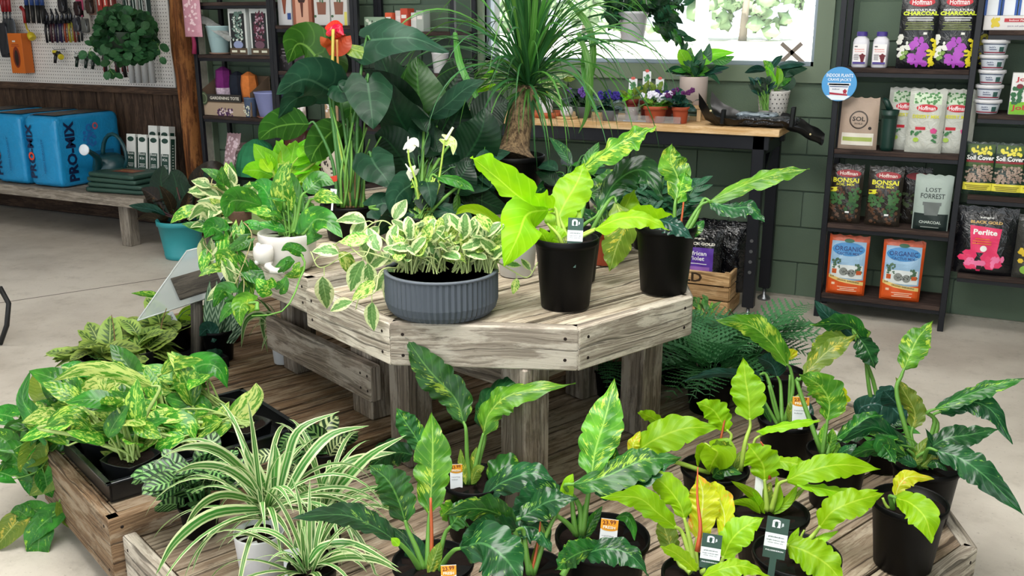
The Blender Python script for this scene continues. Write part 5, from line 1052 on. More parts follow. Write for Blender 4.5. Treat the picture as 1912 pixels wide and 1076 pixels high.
bw.vine([(760, 495, 0), (705, 440, -.0), (680, 480, -.04), (640, 450, 0), (615, 470, .02)], bw.stemmat, (44, 62), .55, 'lance', NJ, 5)
bw.vine([(755, 500, 0), (712, 505, -.05), (700, 545, -.09), (672, 556, -.09), (664, 578, -.08)], bw.stemmat, (46, 62), .5, 'lance', NJ, 6)
bw.vine([(930, 490, 0), (955, 505, -.02), (985, 518, -.02), (1004, 490, -.02)], bw.stemmat, (26, 36), .5, 'lance', NJ, 7)
bw.vine([(770, 480, 0), (730, 420, 0), (700, 415, 0), (668, 440, 0)], bw.stemmat, (46, 60), .55, 'lance', NJ, 4)
bw.done(mat=bw.stemmat)
c = Plant('white_round_pot', 'plain white pot behind the fluted bowl', 965, 520, 76, 62, TT, M_WHITE, PLAIN, cat='pot')
# ponytail palm
pp = Plant('ponytail_palm', 'tall ponytail palm with swollen trunk and long arching leaves in black pot', 957, 400, 118, 100, TT+.025, n=40)
cr = P(985, 165, pp.c+.03); m = MB(); bs_ = pp.crown; ax = cr-bs_
prof = [(.098, -.01), (.098, .012), (.090, .05), (.068, .10), (.054, .15), (.047, .22), (.044, .28), (.042, .34)]
pts = [bs_+Vector((ax.x*k, ax.y*k, ax.z*k)) for k in (0, .06, .16, .3, .45, .65, .85, 1.0)]
t = NT('palm_bark'); co = t.nd('ShaderNodeTexCoord').outputs['Object']; mp = t.nd('ShaderNodeMapping', i0=co); mp.inputs['Scale'].default_value = (1, 1, .35); n1 = t.noise(mp.outputs[0], 70, 6, .75); n2 = t.noise(mp.outputs[0], 14, 4)
c_ = t.mix(t.step(n1, .38, .62), lin('4a3826'), lin('a58a66')); c_ = t.mix(t.M('MULTIPLY', t.step(n2, .5, .65), .5), c_, lin('6f5840')); t.put(t.b.inputs['Base Color'], c_); t.b.inputs['Roughness'].default_value = .9; t.bump(n1, 1.0, .012); BARK = t.m
m.tube(crom(pts, 20), [.098*FPX/FPX if 0 else x for x in [.100, .099, .094, .085, .074, .065, .060, .057, .055, .053, .052, .051, .050, .049, .048, .047, .046, .045, .044, .043, .040]], None, 20); obj('trunk', m, BARK, pp.root)
random.seed(5)
pp.spray(cr, 70, (.42, .80), .0155, [PALM, PALM, PALM2], el=(38, 88), g=2.3, typ='strap', fold=.5, twist=.6, n=16, gp=1.2)
pp.spray(cr+Z*.02, 80, (.5, .86), .012, [PALM, PALM2], el=(10, 70), g=3.2, typ='cord', fold=.4, twist=1.2, n=16)
pp.spray(cr+Z*.03, 28, (.4, .62), .026, [PALM, PALM2], el=(70, 90), g=.7, typ='strap', fold=.5, twist=.4, n=14)
pp.spray(cr, 54, (.2, .42), .011, [PALM, PALM2], el=(-40, 40), g=3.5, typ='cord', fold=.4, twist=1.6, n=10)
for s_ in ([(1080, 60, -.1), (1098, 110, -.15), (1102, 160, -.15), (1095, 215, -.12), (1080, 250, -.1)], [(1060, 0, -.05), (1100, 50, -.1), (1108, 120, -.1), (1092, 190, -.1)], [(1090, 90, -.05), (1096, 160, -.08), (1120, 225, -.08)], [(850, 60, -.05), (860, 120, -.1), (890, 180, -.1), (905, 190, -.1)]):
    pp.leaf(s_, 13, 'strap', PALM2, 20, .4, 0)
# anthurium
an = Plant('red_anthurium', 'tall anthurium with big heart leaves and red flower in black pot', 655, 452, 106, 62, TT+.025); an.stemmat = STEMD
H = 'heart'
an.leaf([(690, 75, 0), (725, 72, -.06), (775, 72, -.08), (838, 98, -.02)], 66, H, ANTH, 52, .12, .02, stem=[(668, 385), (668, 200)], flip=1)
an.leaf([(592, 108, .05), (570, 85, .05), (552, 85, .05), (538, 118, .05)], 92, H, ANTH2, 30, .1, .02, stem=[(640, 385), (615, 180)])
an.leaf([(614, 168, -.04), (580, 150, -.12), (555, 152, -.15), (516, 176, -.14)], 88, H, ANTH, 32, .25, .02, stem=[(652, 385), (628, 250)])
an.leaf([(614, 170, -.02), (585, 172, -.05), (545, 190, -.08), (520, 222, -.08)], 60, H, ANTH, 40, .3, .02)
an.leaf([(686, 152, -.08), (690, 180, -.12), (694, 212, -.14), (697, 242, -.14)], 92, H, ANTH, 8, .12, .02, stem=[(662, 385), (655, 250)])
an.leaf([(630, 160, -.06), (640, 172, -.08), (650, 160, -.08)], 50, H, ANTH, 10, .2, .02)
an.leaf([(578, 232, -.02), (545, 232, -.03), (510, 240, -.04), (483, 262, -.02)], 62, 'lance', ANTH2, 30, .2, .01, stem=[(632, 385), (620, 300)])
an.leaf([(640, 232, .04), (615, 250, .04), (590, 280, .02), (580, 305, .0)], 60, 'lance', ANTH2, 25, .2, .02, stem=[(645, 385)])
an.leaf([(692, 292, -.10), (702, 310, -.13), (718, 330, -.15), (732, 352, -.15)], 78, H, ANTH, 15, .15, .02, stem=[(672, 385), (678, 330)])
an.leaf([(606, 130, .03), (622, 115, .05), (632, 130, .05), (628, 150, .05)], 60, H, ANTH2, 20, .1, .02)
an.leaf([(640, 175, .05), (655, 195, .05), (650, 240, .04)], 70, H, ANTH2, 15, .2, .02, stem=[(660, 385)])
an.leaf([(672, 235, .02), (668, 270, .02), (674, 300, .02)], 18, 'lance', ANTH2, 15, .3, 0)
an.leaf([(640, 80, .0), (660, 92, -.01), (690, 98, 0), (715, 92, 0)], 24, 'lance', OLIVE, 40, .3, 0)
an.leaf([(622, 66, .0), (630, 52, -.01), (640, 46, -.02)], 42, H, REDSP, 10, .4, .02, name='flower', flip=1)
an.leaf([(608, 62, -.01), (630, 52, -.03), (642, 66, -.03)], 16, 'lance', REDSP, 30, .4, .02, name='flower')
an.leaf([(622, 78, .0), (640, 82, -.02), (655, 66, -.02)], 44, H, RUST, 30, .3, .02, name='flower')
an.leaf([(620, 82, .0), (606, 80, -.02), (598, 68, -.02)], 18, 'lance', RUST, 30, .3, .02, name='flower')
an.stick([(620, 160, -.02), (621, 110, -.03), (622, 55, -.03)], .005, .006, flat('a89a3e', .5)); an.stick([(632, 140, 0), (630, 100, -.01), (629, 74, -.02)], .004, .005, flat('a8763a', .5))
an.stick([(655, 385), (628, 240), (620, 160, -.02)], .006, .005, STEML)
for i in range(11):
    x = 638+i*4.4; an.stick([(x, 388, R(-.04, .05)), (x+R(-6, 10), 320, R(-.04, .05)), (x+R(-24, 34), R(200, 270), R(-.03, .08))], .005, .003, random.choice([STEMD, STEMG, STEMG]))
for i in range(6): x = 640+i*7; an.stick([(x, 390), (x+R(-4, 4), 360), (x+R(-8, 8), R(320, 345))], .007, .003, STEMB)
an.tag(622, 366, 26, 'white', dc=-.1, wr=.45, tilt=-8, price='Anthurium Red')
m = MB(); c_ = P(607, 343, an.c-.05); m.box(c_, (.05, 0, .012), (0, .002, 0), (0, 0, .02)); obj('ribbon', m, flat('c83a24', .5), an.root)
# white anthurium
wa = Plant('white_anthurium', 'white flowering anthurium between the red anthurium and the palm', 785, 470, 84, 60, TT+.02); wa.stemmat = STEMG
for pts, w, fc, mt in (([(768, 345, 0), (750, 358, -.05), (738, 380, -.07), (748, 425, -.06)], 58, 25, ANTH), ([(797, 340, 0), (800, 350, -.05), (804, 370, -.06), (807, 390, -.06)], 40, 15, ANTH), ([(815, 330, 0), (845, 335, -.02), (870, 345, 0), (886, 358, 0)], 20, 50, POTH), ([(855, 360, 0), (853, 385, 0), (852, 405, 0)], 14, 20, ANTH2), ([(760, 400, 0), (740, 408, 0), (715, 425, 0), (700, 445, 0)], 48, 35, DARKL), ([(700, 385, 0), (720, 380, 0), (740, 395, 0), (755, 420, 0)], 50, 30, ANTH), ([(830, 400, 0), (860, 395, 0), (885, 420, 0)], 40, 40, ANTH), ([(745, 355, 0), (752, 345, 0), (775, 350, 0)], 14, 30, LIME)):
    wa.leaf(pts, w, H if w > 38 else 'lance', mt, fc, .2, .02, stem=[(785, 420)])
for st, sp_, w, mt in ((((790, 420), (778, 345), (765, 305), (762, 280)), ((762, 276), (774, 264), (782, 275)), 20, SPATHE), (((785, 420), (778, 345), (772, 325)), ((774, 318), (765, 328), (764, 342)), 19, SPATHE), (((805, 420), (822, 320), (830, 262)), ((832, 260), (846, 268), (846, 290)), 21, SPATHEG)):
    wa.stick(st, .0045, .003, STEML); wa.leaf(sp_, w, H, mt, 15, .3, .02, name='flower')
wa.stick([(762, 280), (762, 255)], .004, .002, flat('f2f2e0', .5)); wa.stick([(768, 322), (757, 306)], .004, .002, flat('f2f2e0', .5)); wa.stick([(832, 262), (846, 238)], .006, .004, flat('f2f2c8', .5))
for i in range(14): x = 775+i*2.5; wa.stick([(x, 425), (x+R(-6, 6), 380), (x+R(-26, 26), R(330, 360))], .0045, .0025, random.choice([STEMG, STEML]))
wa.bush([(790, 390, 55, 40, .05, .08)], 26, (40, 70), .38, 'lance', [ANTH, DARKL, POTH], droop=.3); wa.done()
# big dark broad leaved plants behind
dk = Plant('dark_foliage_plant', 'large dark broad leaved plant behind the white anthurium', 790, 440, 120, 80, TT+.02)
for pts, w, fc, mt in (([(790, 250, .25), (786, 210, .2), (780, 160, .2), (778, 105, .2)], 108, 10, MIDL), ([(740, 260, .15), (745, 215, .15), (720, 170, .12), (680, 130, .12)], 90, 20, DARKL), ([(800, 300, .1), (770, 260, .1), (740, 210, .05), (725, 150, .02)], 90, 30, DARKL), ([(835, 300, .2), (835, 260, .2), (850, 220, .2), (870, 185, .15)], 100, 15, DARKL), ([(850, 320, .1), (880, 280, .05), (900, 240, 0), (905, 200, 0)], 90, 15, DARKL), ([(770, 330, .05), (745, 290, .05), (720, 260, .05), (700, 250, .05)], 76, 20, DARKL), ([(800, 220, .1), (835, 195, .05), (870, 165, .02), (905, 150, .0)], 40, 30, ANTH), ([(840, 360, 0), (860, 330, -.02), (880, 300, -.02)], 70, 20, DARKL), ([(880, 230, .2), (920, 200, .2), (950, 190, .2)], 70, 20, DARKL), ([(770, 260, .3), (740, 180, .3), (705, 90, .3)], 90, 20, DARKL), ([(830, 200, .3), (855, 140, .3), (880, 110, .3)], 70, 20, DARKL)):
    dk.leaf(pts, w, 'lance', mt, fc, .2, .02, stem=[])
dk.bush([(790, 300, 85, 90, .15, .1), (880, 330, 50, 70, .1, .1)], 46, (70, 120), .42, 'lance', [DARKL, DARKL, ANTH], droop=.3, up=.3); dk.done(mat=STEMD)
d2 = Plant('dark_foliage_plant', 'dark leafy plant between the palm pot and the lime philodendron', 1060, 420, 90, 70, TT+.02)
d2.bush([(1080, 330, 70, 60, .1, .12), (1150, 330, 40, 40, .1, .1)], 42, (50, 90), .36, 'lance', [DARKL, ANTH, POTH, RING3], droop=.4, arch=.3); d2.done(mat=STEMD)
d3 = Plant('zz_plant', 'glossy narrow leaved dark plant behind the right philodendron', 1215, 470, 84, 60, TT)
for i in range(13):
    x = 1160+i*11.5; top = (x, R(325, 385), R(.05, .2)); bt = (1190+i*4, 430, .1); d3.stick([bt, ((bt[0]+x)/2, 395, .1), top], .004, .002, STEMD); 
    sp = crom([d3.pt(bt), d3.pt(((bt[0]+x)/2, 395, .1)), d3.pt(top)], 9)
    for k in range(3, 10):
        for q in (-1, 1):
            T_ = (sp[k]-sp[k-1]).normalized(); put(template('lance', .30, .1, .2, 0, 'leaf', ZZ, k % 2), 'leaf', d3.root, sp[k], RT*q*.9+T_*.6+Vector((0, R(-.4, .4), R(-.1, .2))), -FW+Z*.5, R(34, 46)*d3.c/FPX)
# ================================================================== PLANTS ON THE REAR TABLE
TR = .766
ch = Plant('figure_planter', 'glossy white planter shaped like a small reclining creature, holding green pothos', 541, 508, 106, 66, TR, flat('cdc9c4', .3, 0, .5, .03, 12), [(.66, 0), (.78, .03), (.90, .25), (.95, .5), (1.0, .8), (1.02, .97), (1.0, 1), (.95, 1), (.92, .9)], pot='planter_body')
hp = P(492, 474, ch.c-.08); m = MB(); wm = flat('cdc9c4', .3, 0, .5, .03, 12)
m.lathe(hp-Z*.028, [(.018, 0), (.028, .012), (.031, .03), (.029, .046), (.024, .052), (.019, .05), (.015, .035)], 24); obj('creature_head', m, wm, ch.root)
m = MB(); m.ball(P(480, 490, ch.c-.09), .008, .008, .008); m.ball(P(482, 458, ch.c-.07), .008, .008, .008); m.ball(P(503, 458, ch.c-.04), .008, .008, .008); obj('creature_ear', m, wm, ch.root)
m = MB(); m.tube([P(505, 480, ch.c-.05), P(500, 498, ch.c-.09), P(512, 506, ch.c-.10)], .012, .010, 10); m.tube([P(505, 505, ch.c-.10), P(530, 508, ch.c-.10)], .010, .009, 10); obj('creature_arm', m, wm, ch.root)
ch.leaf([(548, 378, .02), (538, 345, .03), (530, 320, .03), (546, 305, .03)], 44, H, POTH, 12, .15, .02, stem=[(542, 440), (550, 410)])
ch.leaf([(530, 375, -.05), (527, 350, -.07), (530, 325, -.08), (540, 300, -.08)], 46, H, MARB, 8, .15, .02, stem=[(538, 440), (532, 400)])
ch.leaf([(574, 428, -.06), (590, 410, -.08), (615, 415, -.10), (640, 445, -.11)], 56, H, POTH, 25, .15, .02, stem=[(560, 440)])
ch.leaf([(490, 385, -.03), (455, 375, -.06), (430, 378, -.08), (420, 408, -.1)], 48, 'lance', POTH, 30, .2, .02, stem=[(525, 440)])
ch.leaf([(510, 402, -.03), (505, 375, -.03), (490, 350, -.03), (470, 345, -.03)], 46, 'lance', POTH, 20, .2, .02, stem=[(530, 440)])
ch.leaf([(585, 372, .0), (600, 365, -.02), (620, 370, -.03), (640, 380, -.03)], 26, 'lance', MARB, 40, .2, .02, stem=[(555, 440)])
ch.leaf([(570, 360, .0), (585, 345, .02), (600, 335, .02), (625, 345, .02)], 40, 'lance', POTH, 20, .2, .02, stem=[(550, 440)])
ch.leaf([(560, 470, -.14), (540, 462, -.15), (525, 468, -.15)], 24, H, POTH, 20, .2)
ch.leaf([(525, 498, -.16), (542, 488, -.18), (528, 510, -.18)], 22, H, POTH, 20, .2)
ch.leaf([(560, 500, -.18), (550, 512, -.2), (530, 516, -.2)], 24, H, MARB, 20, .2)
ch.stick([(552, 445, 0), (560, 470, -.12), (570, 495, -.16), (560, 520, -.22), (545, 560, -.28), (520, 585, -.3), (470, 590, -.3)], .0035, .002, STEMG)
ch.leaf([(505, 540, -.26), (490, 535, -.28), (478, 520, -.28)], 40, H, MARB, 20, .2); ch.leaf([(522, 540, -.25), (530, 530, -.26), (535, 515, -.26)], 26, H, POTH, 20, .2)
ch.leaf([(466, 566, -.3), (452, 568, -.31), (447, 585, -.32), (450, 610, -.32)], 42, H, RING2, 8, .1, .02, stem=[(480, 580, -.3)], name='leaf', label='bright yellow green hanging leaf')
ch.bush([(545, 395, 60, 40, .02, .08)], 26, (30, 52), .5, 'lance', [POTH, MARB, POTH], rootpx=(545, 440)); ch.done()
br = Plant('neon_pothos', 'bright neon green pothos behind the white creature planter', 505, 440, 80, 86, TR, flat('9fbf7a', .5), PLAIN)
for pts, w in (([(520, 330), (505, 310), (490, 292), (473, 268)], 46), ([(510, 330), (488, 320), (468, 318), (452, 322)], 34), ([(540, 335), (555, 310), (570, 290), (590, 285)], 40), ([(530, 325), (528, 300), (525, 280), (515, 262)], 30), ([(560, 340), (575, 325), (585, 320), (592, 330)], 36), ([(545, 320), (545, 295), (548, 280), (552, 262)], 36), ([(590, 300), (605, 285), (618, 290)], 24)):
    br.leaf(pts, w, 'lance', BRITE, 20, .2, .02, stem=[(515, 370)], smat=STEML)
br.bush([(540, 310, 62, 38, .05, .08)], 30, (36, 58), .5, 'lance', [BRITE, BRITE, LIME], rootpx=(520, 370)); br.done(mat=STEML)
m = MB(); q = br.p
bp = Plant('variegated_trailing_pothos', 'trailing cream variegated pothos in brown textured pot at the table end', 447, 468, 56, 72, TR, flat('5a4438', .8, 0, .2, .5, 60), PLAIN); bp.stemmat = flat('a9a070', .5)
bp.bush([(425, 385, 55, 40, 0, .1), (400, 350, 40, 30, .0, .08), (450, 340, 40, 25, 0, .08)], 44, (34, 58), .5, 'lance', [NJOY, NJOY, MARB2, POTH], droop=.3)
bp.bush([(420, 440, 50, 50, -.06, .06), (430, 520, 40, 45, -.15, .05)], 22, (34, 56), .5, 'heart', [POTH, NJOY, MARB], rootpx=(440, 410), stem=False, out=.3)
for v in ([(445, 400), (420, 400, -.05), (385, 370, -.05), (350, 410, -.08)], [(445, 405), (415, 430, -.05), (380, 450, -.08), (400, 480, -.1)], [(450, 405), (430, 450, -.08), (455, 520, -.15), (448, 590, -.2)], [(445, 405), (408, 410, -.04), (395, 340, 0), (420, 320, .02)], [(450, 410), (470, 440, -.1), (452, 500, -.16), (425, 560, -.18)]):
    bp.vine(v, bp.stemmat, (38, 58), .6, 'heart', [POTH, NJOY, POTH, MARB], 5)
for pts, w, mt in (([(395, 400, -.1), (375, 390, -.12), (352, 412, -.13)], 30, NJOY), ([(412, 432, -.12), (395, 425, -.13), (382, 445, -.14)], 44, POTH), ([(430, 490, -.15), (415, 480, -.16), (408, 500, -.17)], 36, MARB), ([(430, 548, -.2), (415, 545, -.2), (398, 575, -.2)], 38, POTH)):
    bp.leaf(pts, w, H, mt, 20, .2)
bp.done(mat=bp.stemmat)
# ================================================================== PLANTS ON THE FRONT PLATFORM
TD = .2
def spider(name, label, px, yb, w, h, crown, mat, z=TD, n=46, Ls=(.22, .46), prof=PLAIN, seed=1, el=(15, 85), wm=.014, g=2.4, mats=None, dc=0):
    s = Plant(name, label, px, yb, w, h, z, mat, prof); random.seed(seed); c = P(crown[0], crown[1], s.c+dc); c.x = s.p.x*.5+c.x*.5; c.y = s.p.y*.5+c.y*.5; c.z = max(c.z, s.top.z-.01)
    s.spray(c-Z*.02, n, Ls, wm, mats or [SPID], el=el, g=g, typ='strap', fold=.45, twist=.35, n=13, zmin=z+.02); return s
s1 = spider('spider_plant', 'striped spider plant in white pot at the front left of the platform', 492, 1100, 92, 96, (505, 945), M_WHITE, n=44, Ls=(.20, .40), seed=2)
s2 = spider('spider_plant', 'striped spider plant in black pot behind the white potted one', 605, 1035, 82, 80, (600, 955), M_POT, n=32, Ls=(.18, .34), seed=3, prof=NURS)
s3 = spider('spider_plant', 'striped spider plant in black pot nearest the bottom edge', 590, 1165, 92, 100, (565, 1060), M_POT, n=36, Ls=(.16, .32), seed=4, prof=NURS)
for pts, w in (([(505, 935), (420, 850, -.05), (360, 835, -.08), (310, 848, -.08)], 18), ([(500, 935), (430, 880, -.08), (370, 870, -.1), (322, 885, -.12)], 16), ([(495, 950), (400, 960, -.15), (330, 1010, -.2), (290, 1076, -.22)], 20), ([(500, 930), (480, 880), (462, 850), (458, 830)], 18), ([(520, 925), (535, 860), (560, 800), (635, 768, .05)], 17), ([(530, 930), (570, 860), (620, 810, .05), (690, 795, .1)], 18), ([(510, 925), (512, 880), (515, 850), (512, 825)], 18), ([(490, 940), (420, 925, -.1), (370, 950, -.14), (335, 1010, -.15)], 15)):
    s1.leaf(pts, w, 'strap', SPID, 30, .4, 0)
s1.tag(545, 1050, 50, 'white', dc=-.08, wr=.6)
for pts, w in (([(600, 950), (640, 900), (690, 850), (760, 812)], 20), ([(600, 955), (640, 870), (700, 850, .05), (740, 845, .05)], 16), ([(595, 960), (600, 910), (615, 880), (640, 870)], 14)):
    s2.leaf(pts, w, 'strap', SPID, 30, .4, 0)
for pts, w in (([(575, 1050), (600, 1020), (660, 1015), (745, 1060, -.1)], 16), ([(580, 1060), (640, 1040, -.05), (700, 1045, -.1), (750, 1070, -.15)], 14)):
    s3.leaf(pts, w, 'strap', SPID, 30, .4, 0)
# calatheas
random.seed(8)
k1 = Plant('peacock_plant', 'dark peacock plant with feather patterned leaves in black pot beside the tray', 378, 1010, 76, 62, TD); k1.bush([(345, 905, 52, 42, -.05, .08), (385, 870, 60, 30, 0, .08), (300, 900, 26, 30, -.05, .04)], 36, (48, 78), .6, 'oval', [CALA], droop=.5, up=.8, arch=.35); k1.done(mat=STEMD)
k2 = Plant('peacock_plant', 'peacock plant with pale striped rolled leaves behind the spider plants', 615, 895, 68, 48, TD); k2.bush([(600, 820, 40, 32, 0, .06), (560, 850, 50, 40, .0, .06), (520, 870, 40, 30, -.05, .05)], 26, (42, 66), .62, 'oval', [CALA2, CALA, CALA], droop=.5, up=.7); k2.done(mat=STEMD)
k2.leaf([(600, 850, 0), (600, 820, -.02), (615, 790, 0), (632, 778, .02)], 42, 'oval', CALA2, 25, .5, .02); k2.leaf([(612, 860, -.02), (625, 835, -.04), (645, 820, -.04)], 40, 'oval', CALA2, 20, .5, .02)
# ring of fire 1, front centre
r1 = Plant('ring_philodendron', 'variegated ring philodendron at the bottom centre with tall upright leaf', 812, 1190, 150, 120, TD)
r1.leaf([(802, 958, .02), (806, 900, .03), (808, 840, .05), (806, 770, .08)], 72, 'lobed', RING2, 5, .15, .05, stem=[(798, 1065)])
r1.leaf([(757, 975, .0), (742, 930, .0), (722, 895, .0), (688, 868, .02)], 70, 'lobed', RING, 20, .2, .05, stem=[(792, 1065)])
r1.leaf([(738, 1010, -.05), (700, 985, -.08), (640, 962, -.1), (545, 968, -.1)], 46, 'lobed', RING3, 35, .25, .04, stem=[(785, 1065)])
r1.leaf([(745, 1020, -.08), (738, 1012, -.08), (730, 1005, -.08)], 16, 'lance', LIME, 10, .3)
r1.leaf([(790, 1075, .0), (775, 1040, .03), (755, 1010, .05), (730, 985, .05)], 46, 'lance', RING3, 30, .3, .03)
r1.leaf([(840, 985, -.02), (860, 960, -.04), (880, 955, -.05), (820, 965, -.06)][:3], 50, 'lobed', RING, 30, .3, .04, stem=[(815, 1065)])
r1.leaf([(858, 1025, -.1), (900, 1015, -.15), (940, 1040, -.18), (975, 1085, -.2)], 96, 'lobed', RING3, 15, .25, .05, stem=[(820, 1070)])
r1.leaf([(800, 1075, -.02), (812, 1040, -.02), (822, 1012, -.02)], 26, 'lance', STEML and OLIVE, 10, .5)
r1.stick([(806, 1070), (806, 1000), (804, 930)], .0055, .003, STEMR)
r1.tag(838, 1085, 60, 'orange', dc=-.1)
# ring 2, behind
r2 = Plant('ring_philodendron', 'variegated ring philodendron behind, tallest leaf against the octagonal table', 888, 1020, 125, 110, TD)
r2.leaf([(866, 790, 0), (850, 745, .02), (800, 690, .02), (757, 630, .03)], 66, 'lobed', RING, 15, .15, .05, stem=[(876, 905), (872, 850)])
r2.leaf([(902, 812, .0), (915, 770, .0), (960, 735, .0), (1075, 716, .02)], 52, 'lobed', RING2, 38, .3, .06, stem=[(882, 905)])
r2.leaf([(905, 805, .03), (905, 765, .04), (940, 725, .05), (1005, 700, .06)], 50, 'lobed', RING3, 35, .3, .06, stem=[(885, 905)])
r2.leaf([(790, 842, .0), (775, 815, .0), (758, 790, .0), (740, 762, .0)], 44, 'lobed', RING, 15, .2, .04, stem=[(872, 905)])
r2.leaf([(770, 850, .02), (745, 845, .04), (715, 855, .05), (685, 880, .05)], 50, 'lobed', RING3, 30, .2, .04, stem=None)
r2.leaf([(870, 905, -.02), (862, 870, -.02), (860, 838, -.02)], 16, 'lance', OLIVE, 15, .5); r2.leaf([(880, 905, -.03), (890, 880, -.04), (905, 872, -.05)], 20, 'lance', OLIVE, 30, .5); r2.leaf([(880, 905, 0), (885, 860, 0), (890, 835, 0)], 18, 'lance', OLIVE, 15, .5)
r2.leaf([(900, 930, -.05), (940, 900, -.08), (1000, 885, -.1), (1050, 925, -.12)], 52, 'lobed', RING3, 30, .3, .05, stem=[(885, 915)])
r2.leaf([(915, 905, 0), (930, 880, 0), (955, 875, 0), (985, 900, 0)], 60, 'lobed', RING, 25, .3, .05, stem=None)
r2.leaf([(862, 930, -.03), (835, 955, -.06), (822, 965, -.08)], 30, 'lobed', RING2, 30, .3, .05)
r2.tag(852, 890, 46, 'orange', dc=-.02, wr=.5)
# ring 3
r3 = Plant('ring_philodendron', 'dark variegated ring philodendron with broad low leaves at the front, right of the price tag', 985, 1195, 135, 115, TD)
r3.leaf([(960, 985, 0), (930, 960, -.04), (885, 950, -.08), (825, 962, -.1)], 48, 'lobed', RING, 35, .3, .05, stem=[(990, 1075)])
r3.leaf([(965, 990, -.02), (930, 990, -.06), (890, 1000, -.1), (858, 1020, -.12)], 52, 'lobed', RING3, 30, .3, .05, stem=[(988, 1075)])
r3.leaf([(970, 970, 0), (1000, 950, 0), (1030, 935, -.02), (1080, 930, -.02)], 58, 'lobed', RING3, 25, .3, .05, stem=[(995, 1075)])
r3.leaf([(990, 1075, 0), (1000, 1040, 0), (1012, 1000, 0), (1010, 975, 0)], 16, 'lance', STEMR and OLIVE, 10, .5)
r3.leaf([(960, 1000, 0), (975, 985, 0), (1005, 990, 0), (1030, 1030, -.02)], 56, 'lobed', RING3, 30, .3, .05)
r3.stick([(992, 1076), (1005, 1010), (1010, 965)], .004, .0015, STEMR); r3.stick([(996, 1076), (1020, 1000), (1046, 945)], .006, .004, STEMG)
# ring 4
r4 = Plant('ring_philodendron', 'variegated ring philodendron with tall striped leaf and 23.99 tag in large black pot', 1120, 1172, 172, 146, TD)
r4.leaf([(1104, 890, 0), (1112, 840, .02), (1130, 780, .04), (1148, 708, .08)], 76, 'lobed', RING2, 12, .2, .05, stem=[(1088, 1000)])
r4.leaf([(1115, 900, .03), (1125, 860, .04), (1150, 770, .06)], 50, 'lobed', RING, 40, .3, .05)
r4.leaf([(1070, 905, -.03), (1130, 890, -.05), (1200, 860, -.03), (1272, 855, .0)], 62, 'lobed', RING, 38, .35, .04, stem=[(1085, 1000), (1082, 945)])
r4.leaf([(1110, 920, -.02), (1150, 905, -.04), (1200, 890, -.04), (1262, 862, -.02)], 44, 'lobed', RING3, 45, .35, .04)
r4.leaf([(1045, 945, -.02), (1055, 925, -.02), (1062, 900, -.02), (1070, 885, -.02)], 26, 'lance', LIME, 20, .3, .02, stem=[(1078, 1000)])
r4.leaf([(1050, 930, 0), (1020, 925, 0), (985, 945, 0), (950, 980, 0)], 60, 'lobed', RING3, 30, .3, .04, stem=[(1075, 1000)])
r4.leaf([(1090, 1035, -.15), (1130, 1025, -.18), (1175, 1035, -.2), (1212, 1075, -.22)], 52, 'lobed', RING3, 35, .3, .05, stem=[(1050, 1076, -.16)])
r4.leaf([(1120, 1025, -.15), (1090, 1030, -.17), (1060, 1045, -.18), (1038, 1065, -.19)], 46, 'lobed', RING, 35, .3, .05)
r4.leaf([(1080, 1010, 0), (1088, 970, 0), (1092, 940, 0)], 22, 'lance', STEML and POTH, 10, .5); r4.leaf([(1088, 1010, 0), (1105, 975, 0), (1125, 945, 0)], 22, 'lance', POTH, 10, .5)
r4.leaf([(1150, 968, -.02), (1170, 965, -.04), (1182, 985, -.05), (1185, 1010, -.06)], 20, 'lance', POTH, 30, .3)
r4.tag(1136, 1000, 62, 'orange', dc=-.06, wr=.52, tilt=-4)
# lime group
l1 = Plant('lime_philodendron', 'lime philodendron in black pot below the right table leg, widest lime leaf', 1328, 985, 124, 96, TD); l1.stemmat = STEML
l1.leaf([(1186, 845, 0), (1225, 820, -.02), (1280, 800, -.03), (1342, 800, -.02)], 66, 'lobed', LIME, 15, .15, .03, stem=[(1325, 885)])
l1.leaf([(1240, 800, .05), (1225, 785, .05), (1205, 775, .05), (1190, 770, .05)], 22, 'lobed', LIME, 30, .3, .05)
l1.leaf([(1186, 845, -.01), (1182, 830, -.01), (1196, 805, 0)], 24, 'lance', LIMEY, 20, .3, .1)
l1.leaf([(1400, 784, .02), (1398, 745, .02), (1392, 710, .03), (1388, 668, .04)], 66, 'lobed', LIME, 8, .12, .05, stem=[(1382, 880), (1392, 825)])
l1.leaf([(1358, 805, 0), (1345, 785, 0), (1330, 765, 0), (1300, 752, 0)], 48, 'lobed', LIME, 20, .25, .08, stem=[(1330, 890)])
l1.leaf([(1325, 835, -.05), (1340, 845, -.08), (1330, 865, -.1), (1325, 882, -.1)], 66, H, LIME, 40, .35, .06, stem=[(1335, 890)])
l1.leaf([(1372, 850, -.03), (1345, 840, -.04), (1320, 842, -.04)], 30, 'lobed', OLIVE, 40, .3, .05)
l1.leaf([(1330, 892, -.04), (1350, 875, -.06), (1385, 885, -.07)], 28, 'lance', RING, 40, .4, .02)
l1.leaf([(1375, 895, 0), (1372, 865, 0), (1388, 840, 0)], 18, 'lance', OLIVE, 20, .4)
l1.stick([(1332, 890), (1340, 850), (1356, 770)], .005, .0025, STEMR); l1.stick([(1365, 890), (1400, 855), (1420, 812), (1530, 785)], .005, .003, STEML)
l1.leaf([(1412, 806, 0), (1440, 800, -.02), (1490, 790, -.02), (1535, 786, 0)], 16, 'lobed', LIME, 50, .3, .05)
l2 = Plant('lime_philodendron', 'lime philodendron in low black pot at the centre of the lime group', 1430, 1072, 138, 98, TD); l2.stemmat = STEML
l2.leaf([(1428, 898, 0), (1425, 870, 0), (1412, 850, 0), (1395, 828, .02)], 66, 'lobed', LIME, 18, .2, .06, stem=[(1432, 955)])
